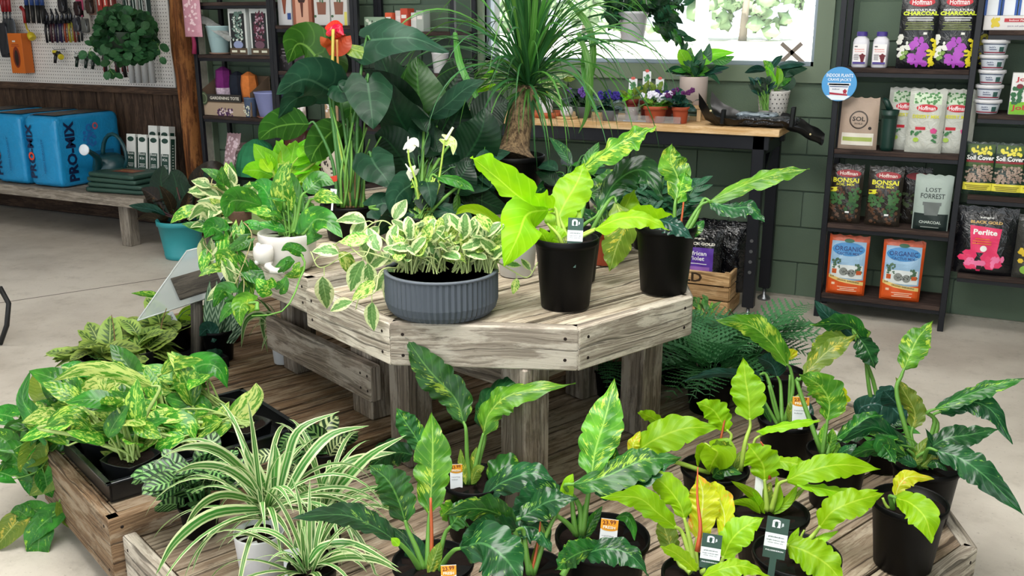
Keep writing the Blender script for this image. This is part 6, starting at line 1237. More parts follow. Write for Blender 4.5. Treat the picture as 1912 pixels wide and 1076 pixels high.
l2.leaf([(1468, 898, -.02), (1510, 880, -.04), (1570, 868, -.04), (1645, 876, -.02)], 50, 'lobed', LIME, 22, .2, .05, stem=[(1440, 955)])
l2.leaf([(1438, 860, .05), (1480, 865, .04), (1520, 878, .02)], 30, 'lobed', LIME, 45, .3, .05)
l2.leaf([(1488, 905, -.04), (1530, 912, -.05), (1580, 920, -.05), (1640, 915, -.05)], 24, 'lobed', LIME, 50, .3, .04)
for pts, w in (([(1425, 958), (1405, 925), (1365, 898)], 20), ([(1420, 960), (1395, 940), (1358, 940)], 16), ([(1432, 958), (1432, 920), (1440, 900)], 20), ([(1440, 958), (1452, 930), (1450, 890)], 18), ([(1442, 960), (1470, 935), (1490, 905)], 18), ([(1445, 962), (1480, 930), (1510, 905)], 12), ([(1428, 960), (1412, 935), (1400, 915)], 18)): l2.leaf(pts, w, 'lance', OLIVE if R(0, 1) < .4 else LIME, 30, .4)
l2.stick([(1437, 895), (1435, 850), (1420, 825)], .005, .002, STEMR); l2.tag(1418, 915, 50, 'white', dc=.02, wr=.35, price='')
l3 = Plant('lime_philodendron', 'lime philodendron at the bottom with red sheath and yellowing leaf', 1303, 1205, 148, 110, TD); l3.stemmat = STEML
l3.leaf([(1262, 985, 0), (1230, 960, -.02), (1190, 930, -.03), (1122, 930, -.04)], 48, 'lobed', LIME, 20, .25, .07, stem=[(1295, 1065)])
l3.leaf([(1278, 970, 0), (1268, 940, 0), (1240, 905, .02), (1202, 878, .03)], 50, 'lobed', LIME, 22, .25, .05, stem=[(1298, 1065)])
l3.leaf([(1302, 1005, .02), (1310, 960, .03), (1312, 920, .04), (1302, 885, .05)], 62, 'lobed', LIMEY, 10, .3, .08, stem=[(1300, 1065)])
l3.leaf([(1352, 1010, .0), (1352, 960, .03), (1335, 920, .05), (1318, 900, .05)], 44, 'lobed', LIMEY, 25, .3, .08)
l3.leaf([(1350, 1042, -.03), (1365, 1010, -.04), (1390, 985, -.04), (1426, 968, -.04)], 56, 'lobed', LIME, 18, .2, .04, stem=[(1310, 1070)])
l3.leaf([(1262, 1040, .02), (1250, 1015, .02), (1240, 985, .02), (1232, 965, .02)], 40, 'lobed', OLIVE, 20, .3, .04, stem=[(1290, 1070)])
l3.leaf([(1300, 1068, -.08), (1280, 1048, -.1), (1255, 1030, -.1), (1232, 1022, -.1)], 26, 'lobed', LIME, 40, .3, .04)
l3.leaf([(1310, 1078, -.1), (1350, 1062, -.12), (1390, 1058, -.12), (1440, 1078, -.12)], 34, 'lobed', LIME, 35, .3, .04)
l3.stick([(1302, 1030, -.05), (1308, 985, -.05), (1302, 930, -.04), (1303, 872, -.03)], .006, .0012, flat('b8542c', .4)); l3.tag(1327, 1030, 66, 'green', dc=-.08, wr=.55, tilt=-3)
l4 = Plant('lime_philodendron', 'small lime philodendron in black pot with big green tag at the bottom edge', 1475, 1175, 158, 118, TD); l4.stemmat = STEML
l4.leaf([(1530, 985, 0), (1555, 955, -.02), (1600, 935, -.02), (1650, 922, 0)], 54, 'lobed', LIME, 18, .2, .05, stem=[(1492, 1035)])
l4.leaf([(1470, 1018, -.05), (1505, 1030, -.08), (1545, 1055, -.1), (1575, 1090, -.12)], 70, 'lobed', LIME, 15, .25, .06, stem=[(1482, 1030)])
l4.leaf([(1518, 1015, 0), (1535, 1005, 0), (1565, 992, 0)], 16, 'lance', LIME, 40, .3); l4.leaf([(1475, 1040, -.02), (1480, 1010, -.02), (1492, 985, -.02)], 18, 'lance', LIME, 20, .4)
l4.stick([(1488, 1035, 0), (1495, 1005, 0), (1502, 990, 0)], .004, .002, STEML); l4.tag(1449, 1005, 78, 'green', dc=-.07, wr=.52, tilt=-3)
l5 = Plant('lime_philodendron', 'small lime philodendron with orange new leaf in tall black pot at the right', 1681, 1078, 134, 128, TD)
l5.leaf([(1672, 928, 0), (1680, 905, 0), (1700, 890, 0), (1745, 895, 0)], 36, 'lobed', LIMEY, 25, .4, .05, stem=[(1668, 960)])
l5.leaf([(1672, 930, -.05), (1700, 940, -.10), (1728, 968, -.15), (1740, 1015, -.17)], 58, 'lobed', LIME, 20, .25, .05, stem=[(1668, 960)])
l5.stick([(1668, 958), (1655, 945), (1648, 930)], .005, .003, STEML)
# ring philodendrons at the right
q1 = Plant('ring_philodendron', 'ring philodendron with yellow splashed leaf in black pot, right of the 23.99 tag pair', 1553, 958, 112, 104, TD)
q1.leaf([(1545, 785, 0), (1548, 750, 0), (1530, 720, 0), (1492, 698, 0)], 62, 'lobed', RING2, 25, .3, .06, stem=[(1535, 850)])
q1.leaf([(1555, 775, .02), (1565, 740, .02), (1548, 710, .02)], 34, 'lobed', LIMEY, 35, .3, .06)
q1.leaf([(1502, 700, .05), (1530, 670, .06), (1560, 645, .06), (1600, 625, .08)], 38, 'lobed', OLIVE, 30, .3, .05, stem=[(1535, 850), (1490, 720, .05)])
q1.leaf([(1560, 820, 0), (1590, 800, -.02), (1620, 780, -.02), (1650, 775, 0)], 36, 'lobed', RING, 35, .3, .05, stem=[(1545, 850)])
for pts, w in (([(1532, 852), (1535, 820), (1540, 790)], 20), ([(1545, 852), (1552, 820), (1555, 800)], 20), ([(1555, 852), (1560, 835), (1556, 818)], 18)): q1.leaf(pts, w, 'lance', STEML and RING2, 15, .5)
q1.leaf([(1558, 855, -.05), (1580, 840, -.08), (1600, 830, -.08)], 20, 'lance', RING3, 40, .3)
q2 = Plant('ring_philodendron', 'ring philodendron with arching top leaf and 23.99 tag in black pot', 1462, 892, 106, 98, TD)
q2.leaf([(1470, 682, 0), (1440, 640, -.02), (1400, 608, -.02), (1336, 598, 0)], 48, 'lobed', RING2, 25, .2, .05, stem=[(1465, 790), (1480, 730)])
q2.leaf([(1478, 672, 0), (1474, 665, 0), (1462, 658, 0)], 30, 'lobed', LIMEY, 20, .3, .06)
q2.leaf([(1420, 700, .02), (1385, 700, 0), (1330, 698, 0), (1275, 712, 0)], 18, 'lobed', BLUEL, 40, .3, .02, stem=[(1455, 790)])
q2.leaf([(1452, 705, .05), (1440, 680, .05), (1415, 668, .06)], 40, 'lance', BLUEL, 40, .3, .02, stem=[(1460, 790)])
q2.leaf([(1440, 790, 0), (1425, 760, 0), (1420, 735, 0)], 14, 'lance', RING, 20, .5); q2.leaf([(1475, 790, -.02), (1480, 760, -.02), (1492, 735, 0)], 22, 'lance', OLIVE, 10, .5); q2.leaf([(1480, 790, 0), (1500, 770, .04), (1490, 735, .06)], 36, 'lance', BLUEL, 20, .4)
for x0, x1, y1 in ((1452, 1420, 735), (1458, 1435, 720), (1470, 1475, 700)): q2.stick([(x0, 795), ((x0+x1)/2, 765), (x1, y1)], .006, .0035, STEMG)
m = MB(); ppr = onz(1525, 822, TD); superbox(m, Vector((ppr.x, ppr.y, TD+.006)), .20, .12, .006, .5, 24, 6, .003, Matrix.Rotation(.5, 3, 'Z')); obj('paper_sheet', m, flat('d4d2cc', .7, 0, .3, .25, 40), label='crumpled white paper lying between the black pots behind', cat='paper', loc=ppr)
q2.tag(1495, 766, 50, 'orange', dc=-.04, wr=.6, tilt=3)
q3 = Plant('ring_philodendron', 'tall dark stemmed ring philodendron behind, leaf tip pointing to the shelves', 1640, 885, 98, 92, TD)
q3.leaf([(1605, 640, 0), (1580, 615, 0), (1545, 590, .02), (1520, 560, .04)], 36, 'lance', BLUEL, 30, .2, .02, stem=[(1636, 795), (1622, 720)])
q3.leaf([(1618, 640, 0), (1590, 612, -.02), (1560, 605, -.03), (1512, 608, -.02)], 36, 'lobed', RING, 40, .25, .05)
q3.leaf([(1602, 630, -.02), (1615, 645, -.03), (1625, 665, -.04), (1635, 690, -.04)], 44, 'lobed', RING3, 25, .3, .06, stem=[(1645, 795), (1630, 710)])
q3.leaf([(1580, 630, 0), (1550, 635, 0), (1530, 660, 0), (1500, 700, 0)], 36, 'lobed', OLIVE, 25, .3, .05)
q3.leaf([(1600, 780, -.02), (1610, 760, -.03), (1640, 755, -.03), (1660, 770, -.03)], 44, 'lance', BLUEL, 40, .3, .02)
q3.leaf([(1665, 720, .0), (1660, 750, -.03), (1680, 775, -.04), (1700, 790, -.04)], 50, 'lobed', BLUEL, 30, .3, .03)
q3.bush([(1640, 800, 50, 26, -.03, .05)], 10, (40, 70), .36, 'lance', [RING3, RING3, POTH]); q3.done()
q4 = Plant('ring_philodendron', 'large ring philodendron at the right edge with long drooping variegated leaves', 1714, 990, 120, 112, TD)
q4.leaf([(1688, 690, 0), (1700, 660, 0), (1715, 630, .02), (1742, 600, .04)], 52, 'lobed', RING2, 15, .3, .08, stem=[(1712, 870), (1675, 740)])
q4.leaf([(1704, 800, 0), (1708, 770, 0), (1690, 735, 0), (1672, 705, 0)], 38, 'lobed', OLIVE, 20, .4, .03, stem=[(1712, 870)])
q4.leaf([(1745, 765, -.02), (1800, 740, -.04), (1850, 722, -.06), (1912, 708, -.08)], 30, 'lobed', RING, 40, .3, .07, stem=[(1718, 870), (1745, 790)])
q4.leaf([(1755, 770, 0), (1800, 750, -.03), (1850, 765, -.06), (1890, 830, -.08)], 50, 'lobed', RING3, 25, .25, .04, stem=[(1722, 870), (1750, 800)])
q4.leaf([(1725, 845, -.04), (1765, 820, -.07), (1810, 812, -.08), (1868, 800, -.08)], 46, 'lobed', RING3, 22, .2, .04, stem=[(1715, 872)])
q4.leaf([(1748, 842, -.08), (1790, 855, -.12), (1840, 890, -.16), (1915, 965, -.2)], 58, 'lobed', RING3, 15, .2, .05, stem=[(1718, 875)])
q4.leaf([(1695, 840, -.03), (1650, 805, -.05), (1620, 800, -.06), (1560, 830, -.06)], 34, 'lobed', RING3, 35, .3, .04, stem=[(1708, 870)])
q4.leaf([(1690, 850, -.05), (1650, 830, -.08), (1660, 845, -.08), (1672, 868, -.1)], 32, 'lobed', RING, 30, .3, .04)
q4.leaf([(1700, 856, -.03), (1660, 845, -.05), (1620, 840, -.06), (1575, 862, -.06)], 30, 'lobed', RING, 35, .3, .04)
q4.leaf([(1720, 872, -.03), (1740, 850, -.04), (1760, 800, -.04)], 24, 'lance', OLIVE, 15, .5); q4.leaf([(1705, 872, -.03), (1715, 845, -.03), (1735, 815, -.03)], 24, 'lance', OLIVE, 10, .5); q4.leaf([(1730, 870, -.05), (1750, 865, -.07), (1770, 880, -.08)], 16, 'lance', RING3, 30, .4)
q4.leaf([(1680, 760, .04), (1665, 745, .04), (1650, 730, .04)], 46, 'lance', BLUEL, 30, .3)
q4.bush([(1690, 830, 60, 26, -.02, .05)], 12, (44, 74), .34, 'lance', [RING3, POTH, RING]); q4.done()
q4.tag(1733, 925, 58, 'green', dc=-.02, wr=.25)
# ferns behind the octagonal table
random.seed(12)
def frond():
    m = MB(); n = 13; sp = [Vector((0, i/n, .34*math.sin(i/n*2.0)-.42*(i/n)**2)) for i in range(n+1)]; m.tube(sp, .006, .002, 4, False)
    for i in range(3, n+1):
        for q in (-1, 1):
            T_ = (sp[i]-sp[i-1]).normalized(); L = .34*math.sin(math.pi*min(1, (i/n)**.8*.93+.05)); d = (X*q+T_*.5+Z*.1).normalized(); b = sp[i]
            K = 6; up_, dn = [], []
            for k in range(K):
                c = b+d*L*k/K; w = L*(.17 if k else .10)*(1-k/(K+1.5))
                up_ += [c+T_*w*.25+d*L*.01, c+T_*w+d*L*.11]; dn += [c-T_*w*.25+d*L*.01, c-T_*w+d*L*.11]
            tipp = b+d*L; seq = [b]+up_+[tipp]; seq2 = [b]+dn+[tipp]
            for sq_ in (seq, seq2):
                for k in range(1, len(sq_)-1):
                    mid = b+d*L*min(1, (k/len(sq_))); m.poly([mid, sq_[k], sq_[k+1]]); m.poly([b+d*L*max(0, (k-1)/len(sq_)), sq_[k], mid])
    me = bpy.data.meshes.new('frond'); me.from_pydata([tuple(v) for v in m.v], [], m.f); me.uv_layers.new(name='UVMap'); me.materials.append(FERN); return me
FR = frond()
def fern(name, label, px, yb, w, h, n, L, dz=0):
    s = Plant(name, label, px, yb, w, h, TD)
    for i in range(n):
        a = i*2.4+R(-.2, .2); e = R(-.05, .75); d = Vector((math.cos(a)*math.cos(e), math.sin(a)*math.cos(e), math.sin(e))); put(FR, 'frond', s.root, s.crown, d, Z+Vector((R(-.2, .2), R(-.2, .2), 0)), R(*L))
    return s
fern('potted_fern', 'feathery fern in black pot just right of the octagonal table corner', 1322, 778, 92, 62, 26, (.20, .30))
fern('potted_fern', 'feathery fern in black pot furthest back beside the floor', 1405, 740, 92, 66, 24, (.22, .32))
fern('potted_fern', 'fern in black pot under the octagonal table, behind its right leg', 1140, 745, 70, 50, 18, (.16, .26))
fern('potted_fern', 'fern in black pot beside the right table leg', 1262, 725, 80, 60, 22, (.18, .30))
x = Plant('small_leafy_plant', 'light green small leaved plant behind the fern near the crate', 1330, 700, 70, 50, TD, M_POT); x.bush([(1325, 600, 42, 34, .1, .08), (1300, 570, 24, 30, .1, .05)], 60, (14, 26), .4, 'lance', [PALM2, POTH, MARB], droop=.3, sr=.0015); x.done()
y = Plant('black_tub', 'empty looking black nursery pot behind the arching leaf plant', 1448, 795, 90, 92, TD, cat='pot')
# left platform
TA = .25; random.seed(14)
# tray with marble pothos
tr0 = [onz(148, 880, TA), onz(212, 950, TA), onz(330, 925, TA), onz(290, 850, TA)]
cx = UV(.99, 2.66); r = thing('black_plant_tray', (cx.x, cx.y, TA), 'black plastic tray on the left platform holding the marble pothos pots', 'tray')
def frame(m, u0, u1, v0, v1, z0, z1, t_=.006, fl=.0):
    for a, b, c_, d in ((u0, u1, v0, v0+t_), (u0, u1, v1-t_, v1), (u0, u0+t_, v0, v1), (u1-t_, u1, v0, v1)): m.box(UV(a, c_, z0), UD*(b-a), VD*(d-c_), (0, 0, z1-z0), .001)
m = MB(); frame(m, .70, 1.27, 2.46, 2.86, TA+.003, TA+.06); m.box(UV(.70, 2.46, TA+.003), UD*.57, VD*.40, (0, 0, .004)); obj('tray_body', m, flat('101214', .3), r)
m = MB(); frame(m, .692, 1.278, 2.452, 2.868, TA+.056, TA+.062, .014); obj('tray_rim', m, flat('1c1f22', .2), r)
pots_ = [(u, v) for u in (.79, .96, 1.13) for v in (2.54, 2.72)]
for i, (u, v) in enumerate(pots_):
    q = UV(u, v, TA+.008); s = Plant('marble_pothos', ['marble pothos at the front corner of the black tray', 'marble pothos at the back left corner of the black tray', 'marble pothos at the middle front of the black tray', 'marble pothos at the middle back of the black tray', 'marble pothos at the right front of the black tray', 'marble pothos at the right back of the black tray'][i], .072, 0, .085, .085, TA, flat('0e1012', .35), PLAIN, center=q, sq=.6) if False else Plant('marble_pothos', ['marble pothos at the front corner of the black tray', 'marble pothos at the back left corner of the black tray', 'marble pothos at the middle front of the black tray', 'marble pothos at the middle back of the black tray', 'marble pothos at the right front of the black tray', 'marble pothos at the right back of the black tray'][i], 0, 0, .066, .075, TA, flat('0e1012', .35), [(.8, 0), (.84, .02), (1, .98), (1.02, 1), (.95, 1), (.92, .85)], center=q, sq=.55)
    px, py = 956+FPX*(s.top-CAM).dot(RT)/(s.top-CAM).dot(FW), 538-FPX*(s.top-CAM).dot(UP)/(s.top-CAM).dot(FW)
    s.stemmat = flat('9fb86a', .5, 0, .4, .2, 20); s.px = (px, py); pots_[i] = s
targets = [(205, 790), (120, 760), (262, 800), (230, 730), (345, 800), (330, 740)]
for s, (tx, ty) in zip(pots_, targets):
    s.bush([(tx, ty, 72, 52, 0, .10)], 23, (66, 104), .50, 'lance', [MARB, MARB, MARB2, POTH], droop=.3, up=.6, cam_=.55, sr=.003, rj=.025, jit=.4, arch=.1); 
for i, pts, w, mt, fc in ((0, [(285, 722, .02), (225, 700, 0), (160, 690, -.02), (97, 712, -.02)], 34, MARB2, 28), (0, [(195, 735, 0), (200, 705, 0), (212, 690, 0)], 34, MARB2, 10), (4, [(430, 820, 0), (445, 775, .02), (475, 740, .04), (478, 715, .05)], 44, MARB2, 12), (4, [(395, 820, 0), (405, 790, 0), (428, 750, 0)], 34, MARB2, 12), (5, [(355, 690, 0), (385, 680, 0), (410, 690, 0), (425, 725, 0)], 56, POTH, 30), (3, [(300, 700, 0), (320, 680, 0), (350, 675, 0), (380, 672, 0)], 26, MARB, 30), (1, [(75, 800, 0), (55, 770, 0), (42, 740, 0), (57, 692, 0)], 36, POTH, 10), (1, [(130, 690, .05), (150, 690, .05), (205, 700, .05)], 36, POTH, 40), (4, [(290, 800, -.1), (320, 790, -.12), (350, 795, -.12), (365, 820, -.12)], 48, MARB, 15), (0, [(85, 795, -.05), (120, 775, -.06), (150, 780, -.06), (172, 805, -.06)], 34, MARB, 30), (3, [(360, 760, 0), (350, 720, 0), (340, 700, 0), (325, 678, 0)], 50, MARB, 18)):
    pots_[i].leaf(pts, w, 'lance' if mt != POTH else 'heart', mt, fc, .2, .02, stem=[])
for s in pots_: s.done(mat=s.stemmat)
pots_[4].tag(295, 860, 34, 'white', dc=-.05, wr=.45, tilt=5)
# trailing pothos at the far left
tp = Plant('trailing_pothos', 'green pothos trailing over the left edge of the platform', 0, 0, .065, .08, TA, flat('b8a07a', .7), PLAIN, center=UV(.75, 2.95, TA+.002))
for v in ([(150, 790), (110, 800, -.05), (60, 820, -.1), (10, 850, -.12)], [(150, 800), (130, 850, -.05), (118, 900, -.08), (115, 960, -.1), (60, 970, -.12)], [(145, 795), (100, 840, -.05), (70, 880, -.1), (5, 900, -.12)], [(150, 800), (125, 860, -.04), (110, 940, -.1), (80, 970, -.1), (20, 955, -.12)], [(150, 790), (100, 760, 0), (60, 760, 0), (20, 800, 0)], [(150, 790), (95, 830, -.04), (50, 860, -.06), (0, 830, -.06)]):
    tp.vine(v, STEMG, (50, 78), .72, 'heart', [POTH, POTH, POTH, OLIVE], 5, .003)
tp.bush([(60, 830, 55, 45, -.05, .06), (80, 880, 35, 25, -.06, .04), (110, 770, 40, 30, 0, .05)], 24, (52, 76), .75, 'heart', [POTH, POTH], stem=False, out=.5); tp.done()
for pts, w in (([(35, 860, -.1), (20, 845, -.12), (0, 840, -.13), (-15, 820, -.13)], 50), ([(50, 880, -.1), (35, 870, -.1), (15, 870, -.1), (-5, 895, -.1)], 44), ([(50, 965, -.12), (35, 955, -.13), (20, 958, -.13)], 32)): tp.leaf(pts, w, H, POTH, 20, .2)
# prayer plants
for i, (u, v, lb, el_) in enumerate(((190, 705, 'prayer plant with patterned leaves at the back left of the platform', (175, 650, 62, 26, 0, .05)), (268, 690, 'prayer plant with patterned leaves in front of the acrylic sign post', (250, 640, 70, 32, 0, .06)), (305, 660, 'pale prayer plant furthest back near the clear sheet', (270, 612, 62, 24, .0, .05)))):
    s = Plant('prayer_plant', lb, 0, 0, .066, .075, TA, flat('121315', .4), PLAIN, center=Vector((onz(u, v, TA).x, onz(u, v, TA).y, TA+.008))); s.bush([el_], 34, (48, 74), .62, 'oval', [MARA], droop=.45, up=1.1, cam_=.3, arch=.2); s.done()
    if i < 2: s.stick([s.crown and (216 if i == 0 else 300, 668 if i == 0 else 620), (213 if i == 0 else 303, 620 if i == 0 else 600), (208 if i == 0 else 311, 588 if i == 0 else 576)], .003, .0015, STEMB, 'flower_stalk')
m = MB(); frame(m, .955, 1.40, 3.24, 3.64, TA+.003, TA+.045, .008); m.box(UV(.955, 3.24, TA+.003), UD*.445, VD*.40, (0, 0, .004)); obj('carry_tray', m, flat('17181a', .3), label='black carry tray around the prayer plants at the back left', cat='tray', loc=UV(1.17, 3.44, TA))
# acrylic sign on a post
ps = onz(368, 668, TA); ps.z = TA; s = thing('sign_holder', ps, 'clear acrylic sheet on a wooden post, seen from behind', 'sign holder')
pc = cof(ps); m = MB(); top = P(366, 535, pc+.02); m.tube([ps+Z*.003, ps.lerp(top, .5)+RT*.002, top], .024, .022, 4); obj('post', m, wood('post_wood_dark', '3f3b36', '5c5750', '6f6a62', .5, 1, .2), s)
crn = [P(258, 598, pc-.22), P(388, 556, pc+.02), P(470, 440, pc+.30), P(350, 468, pc+.02)]
n_ = (crn[1]-crn[0]).cross(crn[3]-crn[0]).normalized(); m = MB(); b = len(m.v); c0 = sum(crn, Vector())/4
crn = [c - n_*(c-c0).dot(n_) for c in crn]
m.v += crn+[c+n_*.004 for c in crn]
for f_ in ((0, 1, 2, 3), (7, 6, 5, 4), (0, 4, 5, 1), (1, 5, 6, 2), (2, 6, 7, 3), (3, 7, 4, 0)): m.face(f_)
obj('acrylic_sheet', m, glassmat('acrylic', (.75, .80, .80), .30, .15), s)
m = MB()
for i in range(4): m.tube([crn[i]+n_*.002, crn[(i+1) % 4]+n_*.002], .003, .003, 6)
obj('sheet_edge', m, flat('b8bfbd', .2), s)
bl = (P(330, 552, pc-.05), P(395, 520, pc+.1)); ax_ = (crn[1]-crn[0]).normalized(); ay_ = n_.cross(ax_); m = MB(); tt = c0 - n_*.012
m.box(top-ax_*.10-ay_*.035-n_*.0, ax_*.20, ay_*.09, n_*.02, .002); obj('mounting_block', m, wood('block_wood', '35322e', '4a463f', '57524a', .5, 1, .2), s)
# small pots behind the sign
s = Plant('sword_plant', 'upright sword leaved plant in black pot right of the sign post', 412, 678, 62, 58, TA)
for i in range(15):
    x = 385+i*5.5; s.leaf([(395+i*2.6, 640, R(-.03, .03)), (x, 590, R(-.03, .03)), (x+R(-10, 10), R(520, 560), R(-.04, .04))], 12, 'sword', SANS, 30, .4, 0)
s.leaf([(400, 640, -.05), (388, 615, -.06), (372, 628, -.08)], 30, 'lance', BLUEL, 30, .3); s.leaf([(415, 655, -.05), (405, 662, -.06), (385, 655, -.06)], 22, 'lance', ANTH, 30, .3)
s = Plant('small_potted_plant', 'small plant in dark red pot behind the sword leaved plant', 432, 640, 54, 50, TA, flat('6a1f1c', .5), RIMMED); s.bush([(430, 560, 34, 40, 0, .06)], 22, (36, 60), .3, 'lance', [SANS, BLUEL], droop=.2); s.done()
s = Plant('tagged_black_pot', 'black pot with white written tag left of the sign post', 332, 662, 60, 52, TA); s.tag(322, 598, 30, 'white', dc=-.02, wr=.5, tilt=22, price='ZZ Plant'); s.bush([(345, 590, 40, 24, .05, .05)], 14, (36, 60), .36, 'lance', [MARB, LIME]); s.done()
s.leaf([(300, 552, 0), (275, 550, 0), (245, 548, 0)], 12, 'lance', MARB, 40, .3); s.tag(378, 610, 30, 'white', dc=.1, wr=.4, tilt=25, price='')
s = Plant('spider_plant', 'young spider plant in small white pot beside the lower rail', 530, 682, 46, 62, TA, flat('c9ccd2', .4), RIMMED); s.spray(s.crown, 20, (.12, .26), .014, [SPID], el=(20, 80), g=2.6, n=10)
for pts in ([(520, 625), (490, 590, -.05), (460, 600, -.08), (450, 650, -.1)], [(520, 620), (505, 590), (490, 600), (500, 660)], [(525, 620), (545, 590), (550, 610), (535, 665)]): s.leaf(pts, 13, 'strap', SPID, 30, .4, 0)
# ================================================================== WORK TABLE GOODS, HANGING PLANTS, TEAL POT
TW = .991
random.seed(31)
def tz(px, py, z=TW): return onz(px, py, z)
def atY(px, Y_, z=TW): p = onY(px, 200, Y_); return Vector((p.x, Y_, z))
def small(name, label, px, Y_, r, h, mat, prof=RIMMED, z=TW, sq=0): return Plant(name, label, 0, 0, r, h, z, mat, prof, center=atY(px, Y_, z), sq=sq, n=24)
def violet(s, px, py, fl, leaf=ANTH, n=16, nf=14, rx=28, ry=12):
    s.bush([(px, py+8, rx, ry, 0, .04)], n, (20, 32), .75, 'oval', [leaf], droop=.3, up=1, cam_=.3, sr=.0012)
    for i in range(nf):
        c = P(px+R(-rx*.8, rx*.8), py+R(-ry, ry*.4), s.c+R(-.04, .02)); m = MB()
        V_ = (c-CAM).normalized(); a_ = Vector((V_.y, -V_.x, 0)).normalized()
        for k in range(5): t_ = 2*math.pi*k/5+i; m.ball(c+(a_*math.cos(t_)+Z*math.sin(t_))*.008-V_*.004, .0075, .004, .0075, 6, 4)
        obj('flower', m, flat(fl, .6, 0, .3, .25, 60), s.root)
    s.done(mat=STEMD)
s = small('african_violet', 'purple violet in square grey pot nearest the palm leaves', 1140, 4.86, .040, .055, flat('6a6e74', .5, 0, .4, .2), PLAIN, sq=.7); violet(s, 1138, 182, '3c2f8f', BLUEL, rx=30)
s = small('african_violet', 'purple violet in square grey pot partly behind hanging palm leaves', 1090, 4.95, .042, .06, flat('5a5e62', .5, 0, .4, .2), PLAIN, sq=.7); violet(s, 1085, 176, '6a4aa0', DARKL, rx=30)
s = small('african_violet', 'white flowered violet in wide terracotta pot on the work table', 1224, 4.88, .064, .085, M_TERRA); violet(s, 1226, 183, 'e8e4f4', MARB, rx=34, ry=9)
s = small('african_violet', 'dark purple violet in terracotta pot right of the white one', 1271, 4.88, .045, .085, M_TERRA); violet(s, 1270, 178, '5a1f5a', BLUEL, rx=32, ry=12, nf=8)
s = small('african_violet', 'small violet in terracotta pot behind between the two front pots', 1246, 5.02, .045, .085, flat('7a2a1c', .7)); violet(s, 1246, 176, '3a2a7a', BLUEL, rx=28, ry=8, nf=12)
for i, (px, lb) in enumerate(((1180, 'small green plant in clear cup with red pot and picture tag'), (1206, 'small dark plant with raised picture tag behind the terracotta pots'), (1230, 'small green plant with picture tag behind the white violet'))):
    s = small('tagged_seedling', lb, px, 4.90+.12*(i > 0), .034, .115 if i == 0 else .10, flat('6a1f18', .5)); s.bush([(px, 176 if i == 0 else 168, 15, 12, 0, .03)], 22, (14, 24), .4, 'oval', [BRITE, OLIVE] if i == 0 else [GERAN, OLIVE], sr=.0012); s.done()
    c = P(px+2, (158, 144, 158)[i], s.c+.0); V_ = Vector((c.x, c.y, 0)).normalized(); xv = Vector((V_.y, -V_.x, 0)); m = MB(); m.box(c-xv*.022-Z*.04, xv*.044, V_*.0015, (0, 0, .07), 0); m.box(c-xv*.006-Z*.09, xv*.012, V_*.001, (0, 0, .06)); t_ = obj('picture_tag', m, flat('e8e8ee', .4), s.root); f = Face(c-Z*.005-V_*.0006, xv, Z)
    for col, fn in (('d8605a', lambda m: f.ell(m, 0, .038, .022, .016)), ('4f8a5a', lambda m: (f.ell(m, .0, -.002, .03, .036, wob=.3), f.ell(m, .006, .01, .014, .02))), ('c8e0c8', lambda m: f.ell(m, -.006, .006, .008, .012))): m = MB(); fn(m); obj('printed_panel', m, INK(col), t_)
q = atY(1180, 4.90); m = MB(); m.lathe(q, [(.030, 0), (.034, .002), (.040, .075), (.038, .075), (.03, .004)], 24); obj('clear_cup', m, glassmat('cup_plastic', (.9, .9, .9), .25, .1), label='clear plastic cup around the red seedling pot', cat='cup', loc=q)
# pale pot on a wooden stool
q = atY(1293, 5.06); st = thing('plant_stool', q, 'small light wooden stool under the pale pot', 'stool'); m = MB()
m.box(q+Vector((-.065, -.065, .065)), (.13, 0, 0), (0, .13, 0), (0, 0, .018), .002); obj('stool_top', m, M_PINE, st)
for a_, b_ in ((-.06, -.06), (.04, -.06), (-.06, .04), (.04, .04)): m = MB(); m.box(q+Vector((a_, b_, 0)), (.02, 0, 0), (0, .02, 0), (0, 0, .065), .002); obj('leg', m, M_PINE, st)
s = Plant('chinese_evergreen', 'leafy evergreen in smooth pale beige pot on the wooden stool', 0, 0, .074, .145, TW, flat('b9a9a2', .5, 0, .4, .03), [(.93, 0), (.97, .02), (1, .97), (.98, 1), (.93, 1), (.9, .88)], center=q+Z*.084)
for pts, w, mt, fc in (([(1300, 140), (1315, 110), (1335, 100), (1372, 98)], 26, BRITE, 20), ([(1290, 130), (1275, 105), (1268, 92)], 24, BRITE, 20), ([(1305, 120), (1318, 108), (1325, 80)], 22, ZZ, 15), ([(1325, 110), (1350, 112), (1372, 105)], 18, POTH, 30), ([(1300, 140), (1335, 128), (1362, 126)], 14, BLUEL, 40), ([(1280, 140), (1262, 130), (1242, 134)], 14, ZZ, 40), ([(1300, 135), (1302, 115), (1310, 90)], 20, ZZ, 20), ([(1310, 140), (1330, 140), (1345, 158)], 10, ZZ, 40), ([(1292, 120), (1285, 105), (1290, 88)], 22, POTH, 20)):
    s.leaf(pts, w, 'lance', mt, fc, .2, .01, stem=[(1295, 146)], sr=.003)
s.bush([(1300, 128, 34, 16, 0, .05)], 22, (26, 40), .4, 'lance', [ZZ, DARKL, POTH]); s.done()
